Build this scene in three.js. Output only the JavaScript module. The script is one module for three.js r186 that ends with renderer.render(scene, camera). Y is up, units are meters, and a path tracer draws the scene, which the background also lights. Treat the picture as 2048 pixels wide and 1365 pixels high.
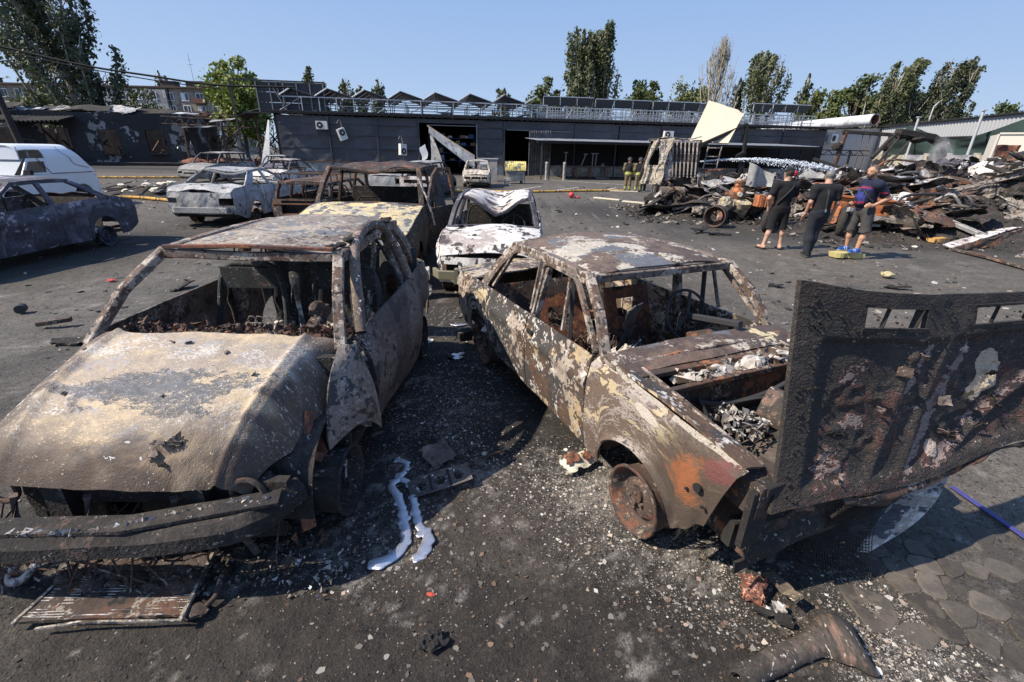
import * as THREE from 'three';
import { mergeGeometries } from 'three/addons/utils/BufferGeometryUtils.js';

// ---------- camera, sky, sun, exposure ----------
const renderer = new THREE.WebGLRenderer({ antialias: true });
renderer.setSize(1024, 682);
renderer.toneMapping = THREE.LinearToneMapping;
renderer.toneMappingExposure = 1.45;
renderer.shadowMap.enabled = true;
renderer.shadowMap.type = THREE.PCFSoftShadowMap;
const scene = new THREE.Scene();
const camera = new THREE.PerspectiveCamera(73.74, 1024 / 682, 0.05, 3000);
{
  const th = Math.atan(380 / 910), ro = 0.02, S = Math.sin(th), C = Math.cos(th), cr = Math.cos(ro), sr = Math.sin(ro);
  const R = new THREE.Vector3(cr, C * sr, -S * sr), U = new THREE.Vector3(-sr, C * cr, -S * cr), B = new THREE.Vector3(0, S, C);
  camera.position.set(0, 2.0, 0);
  camera.quaternion.setFromRotationMatrix(new THREE.Matrix4().makeBasis(R, U, B));
}
const SUN = new THREE.Vector3(-0.93, 1.0, 0.28).normalize();
{ // clear summer sky, paler towards the horizon and towards the sun
  const w = 512, h = 256, d = new Float32Array(w * h * 4), dir = new THREE.Vector3();
  for (let j = 0; j < h; j++) for (let i = 0; i < w; i++) {
    const el = ((j + 0.5) / h - 0.5) * Math.PI, az = ((i + 0.5) / w - 0.5) * 2 * Math.PI;
    dir.set(Math.cos(az) * Math.cos(el), Math.sin(el), Math.sin(az) * Math.cos(el));
    const e = Math.max(0, Math.sin(el)), k = 1 - Math.exp(-e * 3.1), g = Math.max(0, dir.dot(SUN)), gl = Math.pow(g, 6) * 0.35 + Math.pow(g * 0.5 + 0.5, 3) * 0.22;
    const hz = [0.50, 0.64, 0.82], zn = [0.095, 0.27, 0.68];
    const low = el < 0 ? Math.max(0.25, 1 + el * 4) : 1;
    const o = (j * w + i) * 4;
    for (let c = 0; c < 3; c++) d[o + c] = ((hz[c] * (1 - k) + zn[c] * k) * 0.74 + gl * [1, 0.97, 0.92][c] * 0.42) * low;
    d[o + 3] = 1;
  }
  const t = new THREE.DataTexture(d, w, h, THREE.RGBAFormat, THREE.FloatType);
  t.mapping = THREE.EquirectangularReflectionMapping; t.magFilter = t.minFilter = THREE.LinearFilter; t.needsUpdate = true;
  scene.background = t; scene.environment = t;
}
const sun = new THREE.DirectionalLight(new THREE.Color(1, 0.90, 0.76), 4.9);
sun.position.copy(SUN).multiplyScalar(80).add(new THREE.Vector3(0, 0, -25));
sun.target.position.set(0, 0, -25);
sun.castShadow = true;
sun.shadow.mapSize.set(4096, 4096);
Object.assign(sun.shadow.camera, { left: -70, right: 70, top: 70, bottom: -70, near: 1, far: 260 });
scene.add(sun, sun.target);

// ---------- helpers ----------
const PI = Math.PI, sin = Math.sin, cos = Math.cos, abs = Math.abs, min = Math.min, max = Math.max, floor = Math.floor, sqrt = Math.sqrt, hypot = Math.hypot;
const V = (x, y, z) => new THREE.Vector3(x, y, z);
const lerp = (a, b, t) => a + (b - a) * t, clamp = (x, a = 0, b = 1) => min(b, max(a, x));
const sst = (a, b, x) => { const t = clamp((x - a) / (b - a)); return t * t * (3 - 2 * t); };
function rng(seed) { let a = seed >>> 0; return () => { a = a + 0x6D2B79F5 | 0; let t = Math.imul(a ^ a >>> 15, 1 | a); t = t + Math.imul(t ^ t >>> 7, 61 | t) ^ t; return ((t ^ t >>> 14) >>> 0) / 4294967296; }; }
const h3 = (x, y, z) => { let h = Math.imul(x, 374761393) + Math.imul(y, 668265263) + Math.imul(z, 1274126177) | 0; h = Math.imul(h ^ h >>> 13, 1274126177); return ((h ^ h >>> 16) >>> 0) / 4294967296; };
const fade = t => t * t * t * (t * (t * 6 - 15) + 10);
function n3(x, y, z = 0) { // value noise -1..1
  const X = floor(x), Y = floor(y), Z = floor(z), u = fade(x - X), v = fade(y - Y), w = fade(z - Z);
  const a = lerp(lerp(h3(X, Y, Z), h3(X + 1, Y, Z), u), lerp(h3(X, Y + 1, Z), h3(X + 1, Y + 1, Z), u), v);
  const b = lerp(lerp(h3(X, Y, Z + 1), h3(X + 1, Y, Z + 1), u), lerp(h3(X, Y + 1, Z + 1), h3(X + 1, Y + 1, Z + 1), u), v);
  return lerp(a, b, w) * 2 - 1;
}
const f3 = (x, y, z = 0) => n3(x, y, z) * 0.55 + n3(x * 2.1, y * 2.1, z * 2.1 + 7) * 0.28 + n3(x * 4.3, y * 4.3, z * 4.3 + 3) * 0.17;

// tileable noise fields shared by all textures
const FN = 1024;
function tileField(period, oct, seed) {
  const f = new Float32Array(FN * FN); let amp = 1, tot = 0;
  for (let o = 0; o < oct; o++, amp *= 0.55) {
    const p = period << o; if (p > FN) break; tot += amp;
    const lat = new Float32Array(p * p), r = rng(seed * 97 + o); for (let i = 0; i < p * p; i++) lat[i] = r() * 2 - 1;
    const xi = new Int32Array(FN), xf = new Float32Array(FN);
    for (let i = 0; i < FN; i++) { const q = i * p / FN; xi[i] = floor(q); xf[i] = fade(q - xi[i]); }
    for (let j = 0; j < FN; j++) {
      const y0 = xi[j] * p, y1 = ((xi[j] + 1) % p) * p, v = xf[j];
      for (let i = 0; i < FN; i++) { const x0 = xi[i], x1 = (x0 + 1) % p, u = xf[i]; f[j * FN + i] += amp * lerp(lerp(lat[y0 + x0], lat[y0 + x1], u), lerp(lat[y1 + x0], lat[y1 + x1], u), v); }
    }
  }
  for (let i = 0; i < f.length; i++) f[i] /= tot * 0.62;
  return f;
}
function cellField(n, seed) { // distance to cell edge (F2-F1), 0 at the joints
  const r = rng(seed), px = new Float32Array(n * n), py = new Float32Array(n * n); for (let i = 0; i < n * n; i++) { px[i] = r(); py[i] = r(); }
  const f = new Float32Array(FN * FN);
  for (let j = 0; j < FN; j++) for (let i = 0; i < FN; i++) {
    const x = i * n / FN, y = j * n / FN, X = floor(x), Y = floor(y); let a = 9, b = 9;
    for (let dj = -1; dj < 2; dj++) for (let di = -1; di < 2; di++) {
      const k = ((Y + dj + n) % n) * n + (X + di + n) % n, d = hypot(X + di + px[k] - x, Y + dj + py[k] - y);
      if (d < a) { b = a; a = d; } else if (d < b) b = d;
    }
    f[j * FN + i] = b - a;
  }
  return f;
}
const FL = { a: tileField(4, 7, 1), b: tileField(12, 6, 2), c: tileField(40, 5, 3), d: tileField(128, 3, 4), e: tileField(6, 7, 5), g: tileField(512, 1, 6), cell: cellField(34, 9), crack: cellField(14, 11) };
// F(name)(x,y): lookup with an offset of its own
const F = (k, ox = 0, oy = 0) => { const f = FL[k]; return (x, y) => f[((y + oy) & 1023) * FN + ((x + ox) & 1023)]; };
const lin = v => { v = clamp(v); return v <= 0.0031308 ? v * 12.92 * 255 : (1.055 * Math.pow(v, 1 / 2.4) - 0.055) * 255; };
const LUT = new Uint8Array(4097); for (let i = 0; i <= 4096; i++) LUT[i] = Math.round(lin(i / 4096));
const enc = v => LUT[v <= 0 ? 0 : v >= 1 ? 4096 : (v * 4096) | 0];
// makeTex(n, fn): fn(x, y, out) with x, y in 0..1023 field units sets out[0..2] (linear reflectance) and out[3] (height 0..1)
function makeTex(n, fn, wrap = true) {
  const c = new Uint8Array(n * n * 4), b = new Uint8Array(n * n * 4), o = [0, 0, 0, 0], k = FN / n;
  for (let j = 0; j < n; j++) for (let i = 0; i < n; i++) {
    fn(floor(i * k), floor(j * k), o);
    const q = (j * n + i) * 4; c[q] = enc(o[0]); c[q + 1] = enc(o[1]); c[q + 2] = enc(o[2]); c[q + 3] = 255;
    b[q] = b[q + 1] = b[q + 2] = clamp(o[3]) * 255; b[q + 3] = 255;
  }
  const mk = (d, srgb) => { const t = new THREE.DataTexture(d, n, n, THREE.RGBAFormat); if (wrap) t.wrapS = t.wrapT = THREE.RepeatWrapping; t.magFilter = THREE.LinearFilter; t.minFilter = THREE.LinearMipmapLinearFilter; t.generateMipmaps = true; if (srgb) t.colorSpace = THREE.SRGBColorSpace; t.needsUpdate = true; return t; };
  return { map: mk(c, true), bump: mk(b, false) };
}
// layered paint: each layer [colour, threshold, softness, {field: weight}, height]
function paint(n, seed, base, layers, grain = 0.18) {
  const r = rng(seed), off = () => floor(r() * 1024);
  const L = layers.map(([col, th, so, w, hh]) => ({ col, th, so, hh: hh || 0, w: Object.entries(w).map(([k, q]) => [F(k, off(), off()), q]) }));
  const gr = F('d', off(), off()), g2 = F('c', off(), off()), g3 = F('g', off(), off());
  return makeTex(n, (x, y, o) => {
    let R = base[0], G = base[1], B = base[2], h = 0.5;
    for (const l of L) {
      let v = 0; for (const [f, q] of l.w) v += f(x, y) * q;
      const m = l.so ? sst(l.th - l.so, l.th + l.so, v) : (v > l.th ? 1 : 0);
      if (m > 0) { R = lerp(R, l.col[0], m); G = lerp(G, l.col[1], m); B = lerp(B, l.col[2], m); h += l.hh * m; }
    }
    const s = 1 + grain * (gr(x, y) + g2(x, y) * 0.7 + g3(x, y) * 0.6);
    o[0] = R * s; o[1] = G * s; o[2] = B * s; o[3] = h + 0.10 * gr(x, y) + 0.05 * g3(x, y);
  });
}
function mat(t, tile, { rough = 0.85, metal = 0, bump = 0.004, ...rest } = {}) {
  let map = null, bm = null;
  if (t) { map = t.map.clone(); map.repeat.set(1 / tile, 1 / tile); map.needsUpdate = true; bm = t.bump.clone(); bm.repeat.set(1 / tile, 1 / tile); bm.needsUpdate = true; }
  return new THREE.MeshStandardMaterial({ map, bumpMap: bump ? bm : null, bumpScale: bump, roughness: rough, metalness: metal, side: THREE.DoubleSide, ...rest });
}
const plain = (r, g, b, rough = 0.8, metal = 0, rest = {}) => { const c = new THREE.Color(); c.setRGB(r, g, b); return new THREE.MeshStandardMaterial({ color: c, roughness: rough, metalness: metal, side: THREE.DoubleSide, ...rest }); };

// ---------- geometry ----------
function geo(pos, nor, uv, idx) {
  const g = new THREE.BufferGeometry();
  g.setAttribute('position', new THREE.Float32BufferAttribute(pos, 3));
  g.setAttribute('uv', new THREE.Float32BufferAttribute(uv, 2));
  if (idx) g.setIndex(idx);
  if (nor) g.setAttribute('normal', new THREE.Float32BufferAttribute(nor, 3)); else g.computeVertexNormals();
  return idx ? g.toNonIndexed() : g;
}
// sheet of metal with thickness t behind the surface fn(u, v); keep(u, v) leaves holes
function sheet(fn, nu, nv, { t = 0.01, keep = null, uo = 0, vo = 0, flip = false, unit = false } = {}) {
  const N = (nu + 1) * (nv + 1), P = [], Nn = [], UV = [];
  for (let i = 0; i <= nu; i++) for (let j = 0; j <= nv; j++) { const p = fn(i / nu, j / nv); P.push(p.isVector3 ? p : V(...p)); }
  const at = (i, j) => P[i * (nv + 1) + j];
  const lu = new Float32Array(nu + 1), lv = new Float32Array(nv + 1), ju = nv >> 1, iu = nu >> 1;
  for (let i = 1; i <= nu; i++) lu[i] = lu[i - 1] + at(i, ju).distanceTo(at(i - 1, ju));
  for (let j = 1; j <= nv; j++) lv[j] = lv[j - 1] + at(iu, j).distanceTo(at(iu, j - 1));
  const a = V(), b = V();
  for (let i = 0; i <= nu; i++) for (let j = 0; j <= nv; j++) {
    a.subVectors(at(min(i + 1, nu), j), at(max(i - 1, 0), j)); b.subVectors(at(i, min(j + 1, nv)), at(i, max(j - 1, 0)));
    const n = V().crossVectors(a, b); if (n.lengthSq() < 1e-14) n.set(0, 1, 0); n.normalize(); if (flip) n.negate(); Nn.push(n); UV.push(unit ? [i / nu, j / nv] : [lu[i] + uo, lv[j] + vo]);
  }
  const pos = [], nor = [], uv = [];
  const K = (i, j) => i >= 0 && j >= 0 && i < nu && j < nv && (!keep || keep((i + 0.5) / nu, (j + 0.5) / nv));
  const put = (k, back) => { const p = P[k], n = Nn[k]; if (back) { pos.push(p.x - n.x * t, p.y - n.y * t, p.z - n.z * t); nor.push(-n.x, -n.y, -n.z); } else { pos.push(p.x, p.y, p.z); nor.push(n.x, n.y, n.z); } uv.push(UV[k][0], UV[k][1]); };
  const rim = (k, l) => { const p = P[k], q = P[l]; const A = V().copy(p).addScaledVector(Nn[k], -t), B = V().copy(q).addScaledVector(Nn[l], -t); const n = V().crossVectors(V().subVectors(q, p), V().subVectors(A, p)).normalize();
    for (const [w, m] of [[p, k], [q, l], [B, l], [p, k], [B, l], [A, k]]) { pos.push(w.x, w.y, w.z); nor.push(n.x, n.y, n.z); uv.push(UV[m][0] + (w === A || w === B ? t : 0), UV[m][1]); } };
  for (let i = 0; i < nu; i++) for (let j = 0; j < nv; j++) if (K(i, j)) {
    const k00 = i * (nv + 1) + j, k01 = k00 + 1, k10 = k00 + nv + 1, k11 = k10 + 1;
    const o = flip ? [k00, k11, k10, k00, k01, k11] : [k00, k10, k11, k00, k11, k01];
    o.forEach(k => put(k, false)); for (const q of [0, 2, 1, 3, 5, 4]) put(o[q], true);
    if (!K(i - 1, j)) rim(k01, k00); if (!K(i + 1, j)) rim(k10, k11); if (!K(i, j - 1)) rim(k00, k10); if (!K(i, j + 1)) rim(k11, k01);
  }
  return geo(pos, nor, uv);
}
// bar: rectangular profile (chamfered) swept along points
function bar(pts, w, h = w, { up = [0, 1, 0], closed = false, tw = null, ch = 0.22 } = {}) {
  pts = pts.map(p => p.isVector3 ? p : V(...p)); const n = pts.length, pos = [], uv = [], U = V(...up), a = w / 2, b = h / 2, c = min(a, b) * ch;
  const prof = [[a - c, b], [-a + c, b], [-a, b - c], [-a, -b + c], [-a + c, -b], [a - c, -b], [a, -b + c], [a, b - c]], rings = []; let len = 0;
  const per = [0]; for (let k = 0; k < 8; k++) per.push(per[k] + hypot(prof[(k + 1) % 8][0] - prof[k][0], prof[(k + 1) % 8][1] - prof[k][1]));
  for (let i = 0; i < n; i++) {
    const t = V().subVectors(pts[closed ? (i + 1) % n : min(i + 1, n - 1)], pts[closed ? (i + n - 1) % n : max(i - 1, 0)]).normalize();
    let s = V().crossVectors(t, U); if (s.lengthSq() < 1e-6) s = V().crossVectors(t, V(1, 0, 0)); s.normalize(); const q = V().crossVectors(s, t);
    if (i) len += pts[i].distanceTo(pts[i - 1]);
    const k = tw ? tw(i / (n - 1)) : 1;
    rings.push([prof.map(([x, y]) => V().copy(pts[i]).addScaledVector(s, x * k).addScaledVector(q, y * k)), len]);
  }
  const tri = (A, B, C, ua, ub, uc) => { pos.push(A.x, A.y, A.z, B.x, B.y, B.z, C.x, C.y, C.z); uv.push(...ua, ...ub, ...uc); };
  for (let i = 0; i < (closed ? n : n - 1); i++) {
    const [r0, l0] = rings[i], [r1] = rings[(i + 1) % n], l1 = closed && i === n - 1 ? l0 + pts[0].distanceTo(pts[n - 1]) : rings[i + 1][1];
    for (let k = 0; k < 8; k++) { const m = (k + 1) % 8; tri(r0[k], r1[m], r0[m], [l0, per[k]], [l1, per[k + 1]], [l0, per[k + 1]]); tri(r0[k], r1[k], r1[m], [l0, per[k]], [l1, per[k]], [l1, per[k + 1]]); }
  }
  if (!closed) for (const [r, fl] of [[rings[0][0], 0], [rings[n - 1][0], 1]]) for (let k = 1; k < 7; k++) { const A = r[0], B = r[fl ? k + 1 : k], C = r[fl ? k : k + 1]; tri(A, B, C, [0, 0], [w, 0], [0, h]); }
  return geo(pos, null, uv);
}
function tube(pts, r, seg = 6, n = 0, closed = false) {
  pts = pts.map(p => p.isVector3 ? p : V(...p));
  const c = new THREE.CatmullRomCurve3(pts, closed, 'catmullrom', 0.5); n = n || max(2, (pts.length - 1) * 4);
  const g = new THREE.TubeGeometry(c, n, r, seg, closed), L = c.getLength(), u = g.attributes.uv;
  for (let i = 0; i < u.count; i++) u.setXY(i, u.getX(i) * L, u.getY(i) * r * 6.28);
  return g.toNonIndexed();
}
function boxUV(g) { // box-projected uv in metres
  if (g.index) g = g.toNonIndexed(); const p = g.attributes.position, uv = new Float32Array(p.count * 2), a = V(), b = V(), c = V(), n = V();
  for (let i = 0; i < p.count; i += 3) {
    a.fromBufferAttribute(p, i); b.fromBufferAttribute(p, i + 1); c.fromBufferAttribute(p, i + 2); n.crossVectors(V().subVectors(b, a), V().subVectors(c, a));
    const x = abs(n.x), y = abs(n.y), z = abs(n.z), ax = x > y && x > z ? 0 : y > z ? 1 : 2;
    [a, b, c].forEach((q, k) => { uv[(i + k) * 2] = ax === 0 ? q.z : q.x; uv[(i + k) * 2 + 1] = ax === 1 ? q.z : q.y; });
  }
  g.setAttribute('uv', new THREE.BufferAttribute(uv, 2)); return g;
}
const box = (w, h, d, x = 0, y = 0, z = 0, rx = 0, ry = 0, rz = 0) => { const g = boxUV(new THREE.BoxGeometry(w, h, d)); if (rx || ry || rz) g.applyMatrix4(new THREE.Matrix4().makeRotationFromEuler(new THREE.Euler(rx, ry, rz, 'YXZ'))); g.translate(x, y, z); return g; };
const cyl = (r0, r1, h, seg, x = 0, y = 0, z = 0, rx = 0, ry = 0, rz = 0, open = false) => { const g = new THREE.CylinderGeometry(r1, r0, h, seg, 1, open).toNonIndexed(); const u = g.attributes.uv; for (let i = 0; i < u.count; i++) u.setXY(i, u.getX(i) * r0 * 6.28, u.getY(i) * h); g.applyMatrix4(new THREE.Matrix4().makeRotationFromEuler(new THREE.Euler(rx, ry, rz, 'YXZ'))); g.translate(x, y, z); return g; };
const lathe = (prof, seg = 24) => { const g = new THREE.LatheGeometry(prof.map(p => new THREE.Vector2(p[0], p[1])), seg).toNonIndexed(); const u = g.attributes.uv; for (let i = 0; i < u.count; i++) u.setXY(i, u.getX(i) * 1.5, u.getY(i)); return g; };
function lump(r, seed, sx = 1, sy = 1, sz = 1, det = 2, am = 0.45, fq = 1.6) {
  const g = new THREE.IcosahedronGeometry(1, det), p = g.attributes.position;
  for (let i = 0; i < p.count; i++) { const x = p.getX(i), y = p.getY(i), z = p.getZ(i), k = r * (1 + am * f3(x * fq + seed * 3.1, y * fq + seed, z * fq)); p.setXYZ(i, x * k * sx, y * k * sy, z * k * sz); }
  g.computeVertexNormals(); return boxUV(g);
}
// crumpled plate, centred, in the xz plane
const plate = (w, d, t, seed, am = 0.1, nu = 8, nv = 6, jag = 0.04) => sheet((u, v) => { const e = (u < 0.01 || u > 0.99 || v < 0.01 || v > 0.99) ? jag : 0; const x = (u - 0.5) * w, z = (v - 0.5) * d; return [x + e * n3(v * 9 + seed, u * 9), am * f3(x / w * 2.2 + seed * 1.7, z / w * 2.2 + seed), z + e * n3(u * 9, v * 9 + seed)]; }, nu, nv, { t, flip: true });
const place = (g, x, y, z, rx = 0, ry = 0, rz = 0, s = 1) => { g.applyMatrix4(new THREE.Matrix4().compose(V(x, y, z), new THREE.Quaternion().setFromEuler(new THREE.Euler(rx, ry, rz, 'YXZ')), V(s, s, s))); return g; };
const join = list => {
  list = list.flat(9).map(g => { if (g.index) g = g.toNonIndexed(); if (!g.attributes.normal) g.computeVertexNormals(); for (const k of Object.keys(g.attributes)) if (!['position', 'normal', 'uv', 'color'].includes(k)) g.deleteAttribute(k); return g; });
  return list.length === 1 ? list[0] : mergeGeometries(list);
};

// ---------- naming ----------
const taken = {};
const numbered = n => { const b = n.replace(/_\d{3}$/, ''); const k = taken[b] = (taken[b] ?? -1) + 1; return k ? b + '_' + String(k).padStart(3, '0') : b; };
function tag(o, label, category, group) { o.userData.label = label; o.userData.category = category; if (group) o.userData.group = group; return o; }
function mesh(name, geos, material, parent) {
  const m = new THREE.Mesh(join([geos]), material); m.castShadow = m.receiveShadow = true;
  m.name = parent && parent !== scene ? name : numbered(name); (parent || scene).add(m); return m;
}
function thing(name, label, category, [x, y, z] = [0, 0, 0], turn = 0, group) { const o = new THREE.Group(); o.name = numbered(name); o.position.set(x, y, z); o.rotation.y = turn; scene.add(o); return tag(o, label, category, group); }
const struct = (name, geos, m) => { const o = mesh(name, geos, m); o.userData.kind = 'structure'; return o; };
const solo = (name, label, category, geos, m, group) => tag(mesh(name, geos, m), label, category, group);
function copyOf(src, label, [x, y, z], turn) { const c = src.clone(); c.userData = { ...src.userData, label }; c.name = numbered(src.name); c.position.set(x, y, z); if (turn !== undefined) c.rotation.y = turn; scene.add(c); return c; }
const headTo = (fx, fz) => Math.atan2(-fz, fx); // turn that points local +x along (fx, fz)

// ---------- materials ----------
const TX = {
  ash: paint(1024, 11, [0.30, 0.27, 0.24], [[[0.43, 0.38, 0.33], 0.05, 0.25, { a: 1, c: 0.4 }, 0.1], [[0.10, 0.10, 0.11], 0.35, 0.08, { b: 1, c: 0.6 }, -0.25], [[0.62, 0.60, 0.57], 0.62, 0.1, { c: 1, d: 0.5 }, 0.2], [[0.10, 0.07, 0.05], 0.55, 0.2, { e: 1, c: 0.3 }, -0.1]]),
  rust: paint(1024, 12, [0.054, 0.038, 0.030], [[[0.10, 0.05, 0.032], 0.15, 0.3, { a: 1, c: 0.3 }, 0.05], [[0.24, 0.10, 0.045], 0.62, 0.14, { e: 1, c: 0.5 }, 0.1], [[0.24, 0.21, 0.18], 0.78, 0.08, { b: 0.9, d: 0.6 }, 0.35], [[0.016, 0.015, 0.015], 0.7, 0.06, { a: 0.6, c: 0.8 }, -0.3]]),
  flake: paint(1024, 13, [0.050, 0.046, 0.045], [[[0.09, 0.055, 0.037], 0.1, 0.2, { e: 1, c: 0.5 }, 0.1], [[0.385, 0.295, 0.18], 0.38, 0.05, { b: 0.7, a: 0.6, c: 0.25, d: 0.15 }, 0.3], [[0.33, 0.27, 0.22], 0.40, 0.10, { e: 0.8, c: 0.6, d: 0.4 }, 0.2], [[0.50, 0.47, 0.43], 0.72, 0.12, { c: 0.9, d: 0.7 }, 0.15], [[0.20, 0.075, 0.035], 0.78, 0.12, { a: 1, d: 0.35 }, 0], [[0.03, 0.028, 0.028], 0.66, 0.05, { e: 0.7, b: 0.6 }, -0.3]]),
  white: paint(512, 14, [0.56, 0.53, 0.50], [[[0.36, 0.31, 0.28], 0.3, 0.2, { a: 1, c: 0.3 }, 0], [[0.05, 0.045, 0.045], 0.55, 0.07, { b: 0.8, c: 0.7 }, -0.4], [[0.07, 0.05, 0.055], 0.7, 0.2, { e: 1.1 }, -0.2]]),
  char: paint(512, 15, [0.023, 0.020, 0.018], [[[0.042, 0.035, 0.03], 0.2, 0.3, { a: 1, c: 0.4 }, 0.1], [[0.075, 0.05, 0.04], 0.75, 0.15, { b: 0.8, c: 0.6 }, 0.1], [[0.26, 0.24, 0.22], 1.1, 0.08, { c: 0.9, d: 0.8 }, 0.3]], 0.3),
  silver: paint(512, 16, [0.33, 0.325, 0.315], [[[0.2, 0.198, 0.195], 0.15, 0.35, { a: 1, c: 0.3 }, 0], [[0.46, 0.45, 0.435], 0.5, 0.2, { e: 0.9, d: 0.3 }, 0.1], [[0.06, 0.06, 0.063], 0.7, 0.12, { b: 0.9, c: 0.6 }, -0.2]]),
  violet: paint(512, 17, [0.035, 0.034, 0.042], [[[0.085, 0.078, 0.095], 0.1, 0.25, { a: 1, c: 0.3 }, 0.1], [[0.23, 0.21, 0.235], 0.5, 0.12, { e: 0.9, c: 0.4 }, 0.2], [[0.05, 0.045, 0.06], 0.55, 0.1, { b: 1, c: 0.5 }, -0.1]]),
  camo: paint(512, 18, [0.56, 0.44, 0.24], [[[0.40, 0.36, 0.27], 0.1, 0.2, { e: 0.9, c: 0.4 }, 0], [[0.13, 0.13, 0.135], 0.3, 0.05, { b: 1.0, c: 0.3 }, -0.2], [[0.03, 0.028, 0.026], 0.85, 0.1, { c: 0.9, a: 0.4 }, -0.2]]),
  wall: paint(512, 19, [0.052, 0.054, 0.064], [[[0.068, 0.07, 0.082], 0.1, 0.4, { a: 1 }, 0], [[0.03, 0.031, 0.035], 0.6, 0.3, { e: 1, c: 0.2 }, 0]], 0.08),
  plaster: paint(512, 20, [0.40, 0.38, 0.34], [[[0.28, 0.26, 0.23], 0.2, 0.3, { a: 1, c: 0.3 }, 0], [[0.15, 0.13, 0.12], 0.75, 0.2, { b: 1, c: 0.3 }, -0.1]], 0.1),
  soot: paint(512, 21, [0.022, 0.022, 0.024], [[[0.035, 0.035, 0.038], 0.2, 0.3, { a: 1 }, 0], [[0.27, 0.26, 0.25], 0.50, 0.05, { a: 1, b: 0.25 }, -0.3], [[0.05, 0.035, 0.028], 0.6, 0.15, { e: 1 }, 0]], 0.15),
  conc: paint(512, 22, [0.30, 0.29, 0.27], [[[0.2, 0.19, 0.18], 0.2, 0.3, { a: 1, c: 0.3 }, 0], [[0.42, 0.4, 0.37], 0.5, 0.2, { b: 1 }, 0]], 0.12),
  zinc: paint(512, 23, [0.46, 0.47, 0.48], [[[0.26, 0.27, 0.28], 0.2, 0.3, { a: 1, c: 0.2 }, 0], [[0.2, 0.17, 0.14], 0.9, 0.2, { b: 1, c: 0.4 }, 0]], 0.08),
  bark: paint(512, 24, [0.16, 0.13, 0.10], [[[0.07, 0.055, 0.045], 0.1, 0.2, { c: 1 }, -0.3], [[0.33, 0.31, 0.28], 0.5, 0.2, { a: 1 }, 0.2]], 0.15),
  cloth: paint(512, 25, [0.8, 0.8, 0.8], [[[0.6, 0.6, 0.6], 0.3, 0.5, { b: 1 }, 0]], 0.1),
};
const M = {
  ash: mat(TX.ash, 2.0), rust: mat(TX.rust, 1.6), flake: mat(TX.flake, 2.7, { bump: 0.006 }), white: mat(TX.white, 2.4), char: mat(TX.char, 1.5, { bump: 0.01, rough: 0.95 }), silver: mat(TX.silver, 3, { rough: 0.6, bump: 0.003 }),
  vanRoof: mat(TX.rust, 1.6, { color: new THREE.Color(0.75, 0.78, 0.8) }),
  violet: mat(TX.violet, 2.2, { rough: 0.7 }), violetPale: mat(TX.violet, 2.2, { rough: 0.7, color: new THREE.Color(1.7, 1.65, 1.6) }), camo: mat(TX.camo, 1.5), wall: mat(TX.wall, 5, { rough: 0.62, bump: 0.002 }), plaster: mat(TX.plaster, 4), soot: mat(TX.soot, 7, { bump: 0.02 }), conc: mat(TX.conc, 3), zinc: mat(TX.zinc, 2.5, { rough: 0.5, metal: 0.2, bump: 0.001 }),
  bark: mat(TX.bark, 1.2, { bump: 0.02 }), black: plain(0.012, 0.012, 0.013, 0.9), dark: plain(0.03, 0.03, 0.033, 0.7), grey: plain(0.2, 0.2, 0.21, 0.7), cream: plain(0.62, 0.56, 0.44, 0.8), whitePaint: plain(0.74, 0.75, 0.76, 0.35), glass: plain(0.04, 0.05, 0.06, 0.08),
  redRust: mat(paint(512, 31, [0.19, 0.075, 0.045], [[[0.09, 0.045, 0.035], 0.15, 0.25, { a: 1, c: 0.4 }, 0], [[0.32, 0.13, 0.05], 0.55, 0.15, { b: 1, c: 0.4 }, 0.1], [[0.03, 0.027, 0.026], 0.7, 0.1, { e: 1, c: 0.4 }, -0.2]]), 1.2),
  orange: mat(paint(512, 32, [0.50, 0.17, 0.06], [[[0.33, 0.12, 0.05], 0.2, 0.3, { a: 1, c: 0.3 }, 0], [[0.08, 0.05, 0.04], 0.7, 0.1, { b: 1, c: 0.5 }, -0.2]]), 1.8),
};
const leafMat = (r, g, b) => { const c = new THREE.Color(); c.setRGB(r, g, b); return new THREE.MeshPhysicalMaterial({ color: c, roughness: 0.75, transmission: 0.28, thickness: 0, side: THREE.DoubleSide, vertexColors: true }); };

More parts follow.
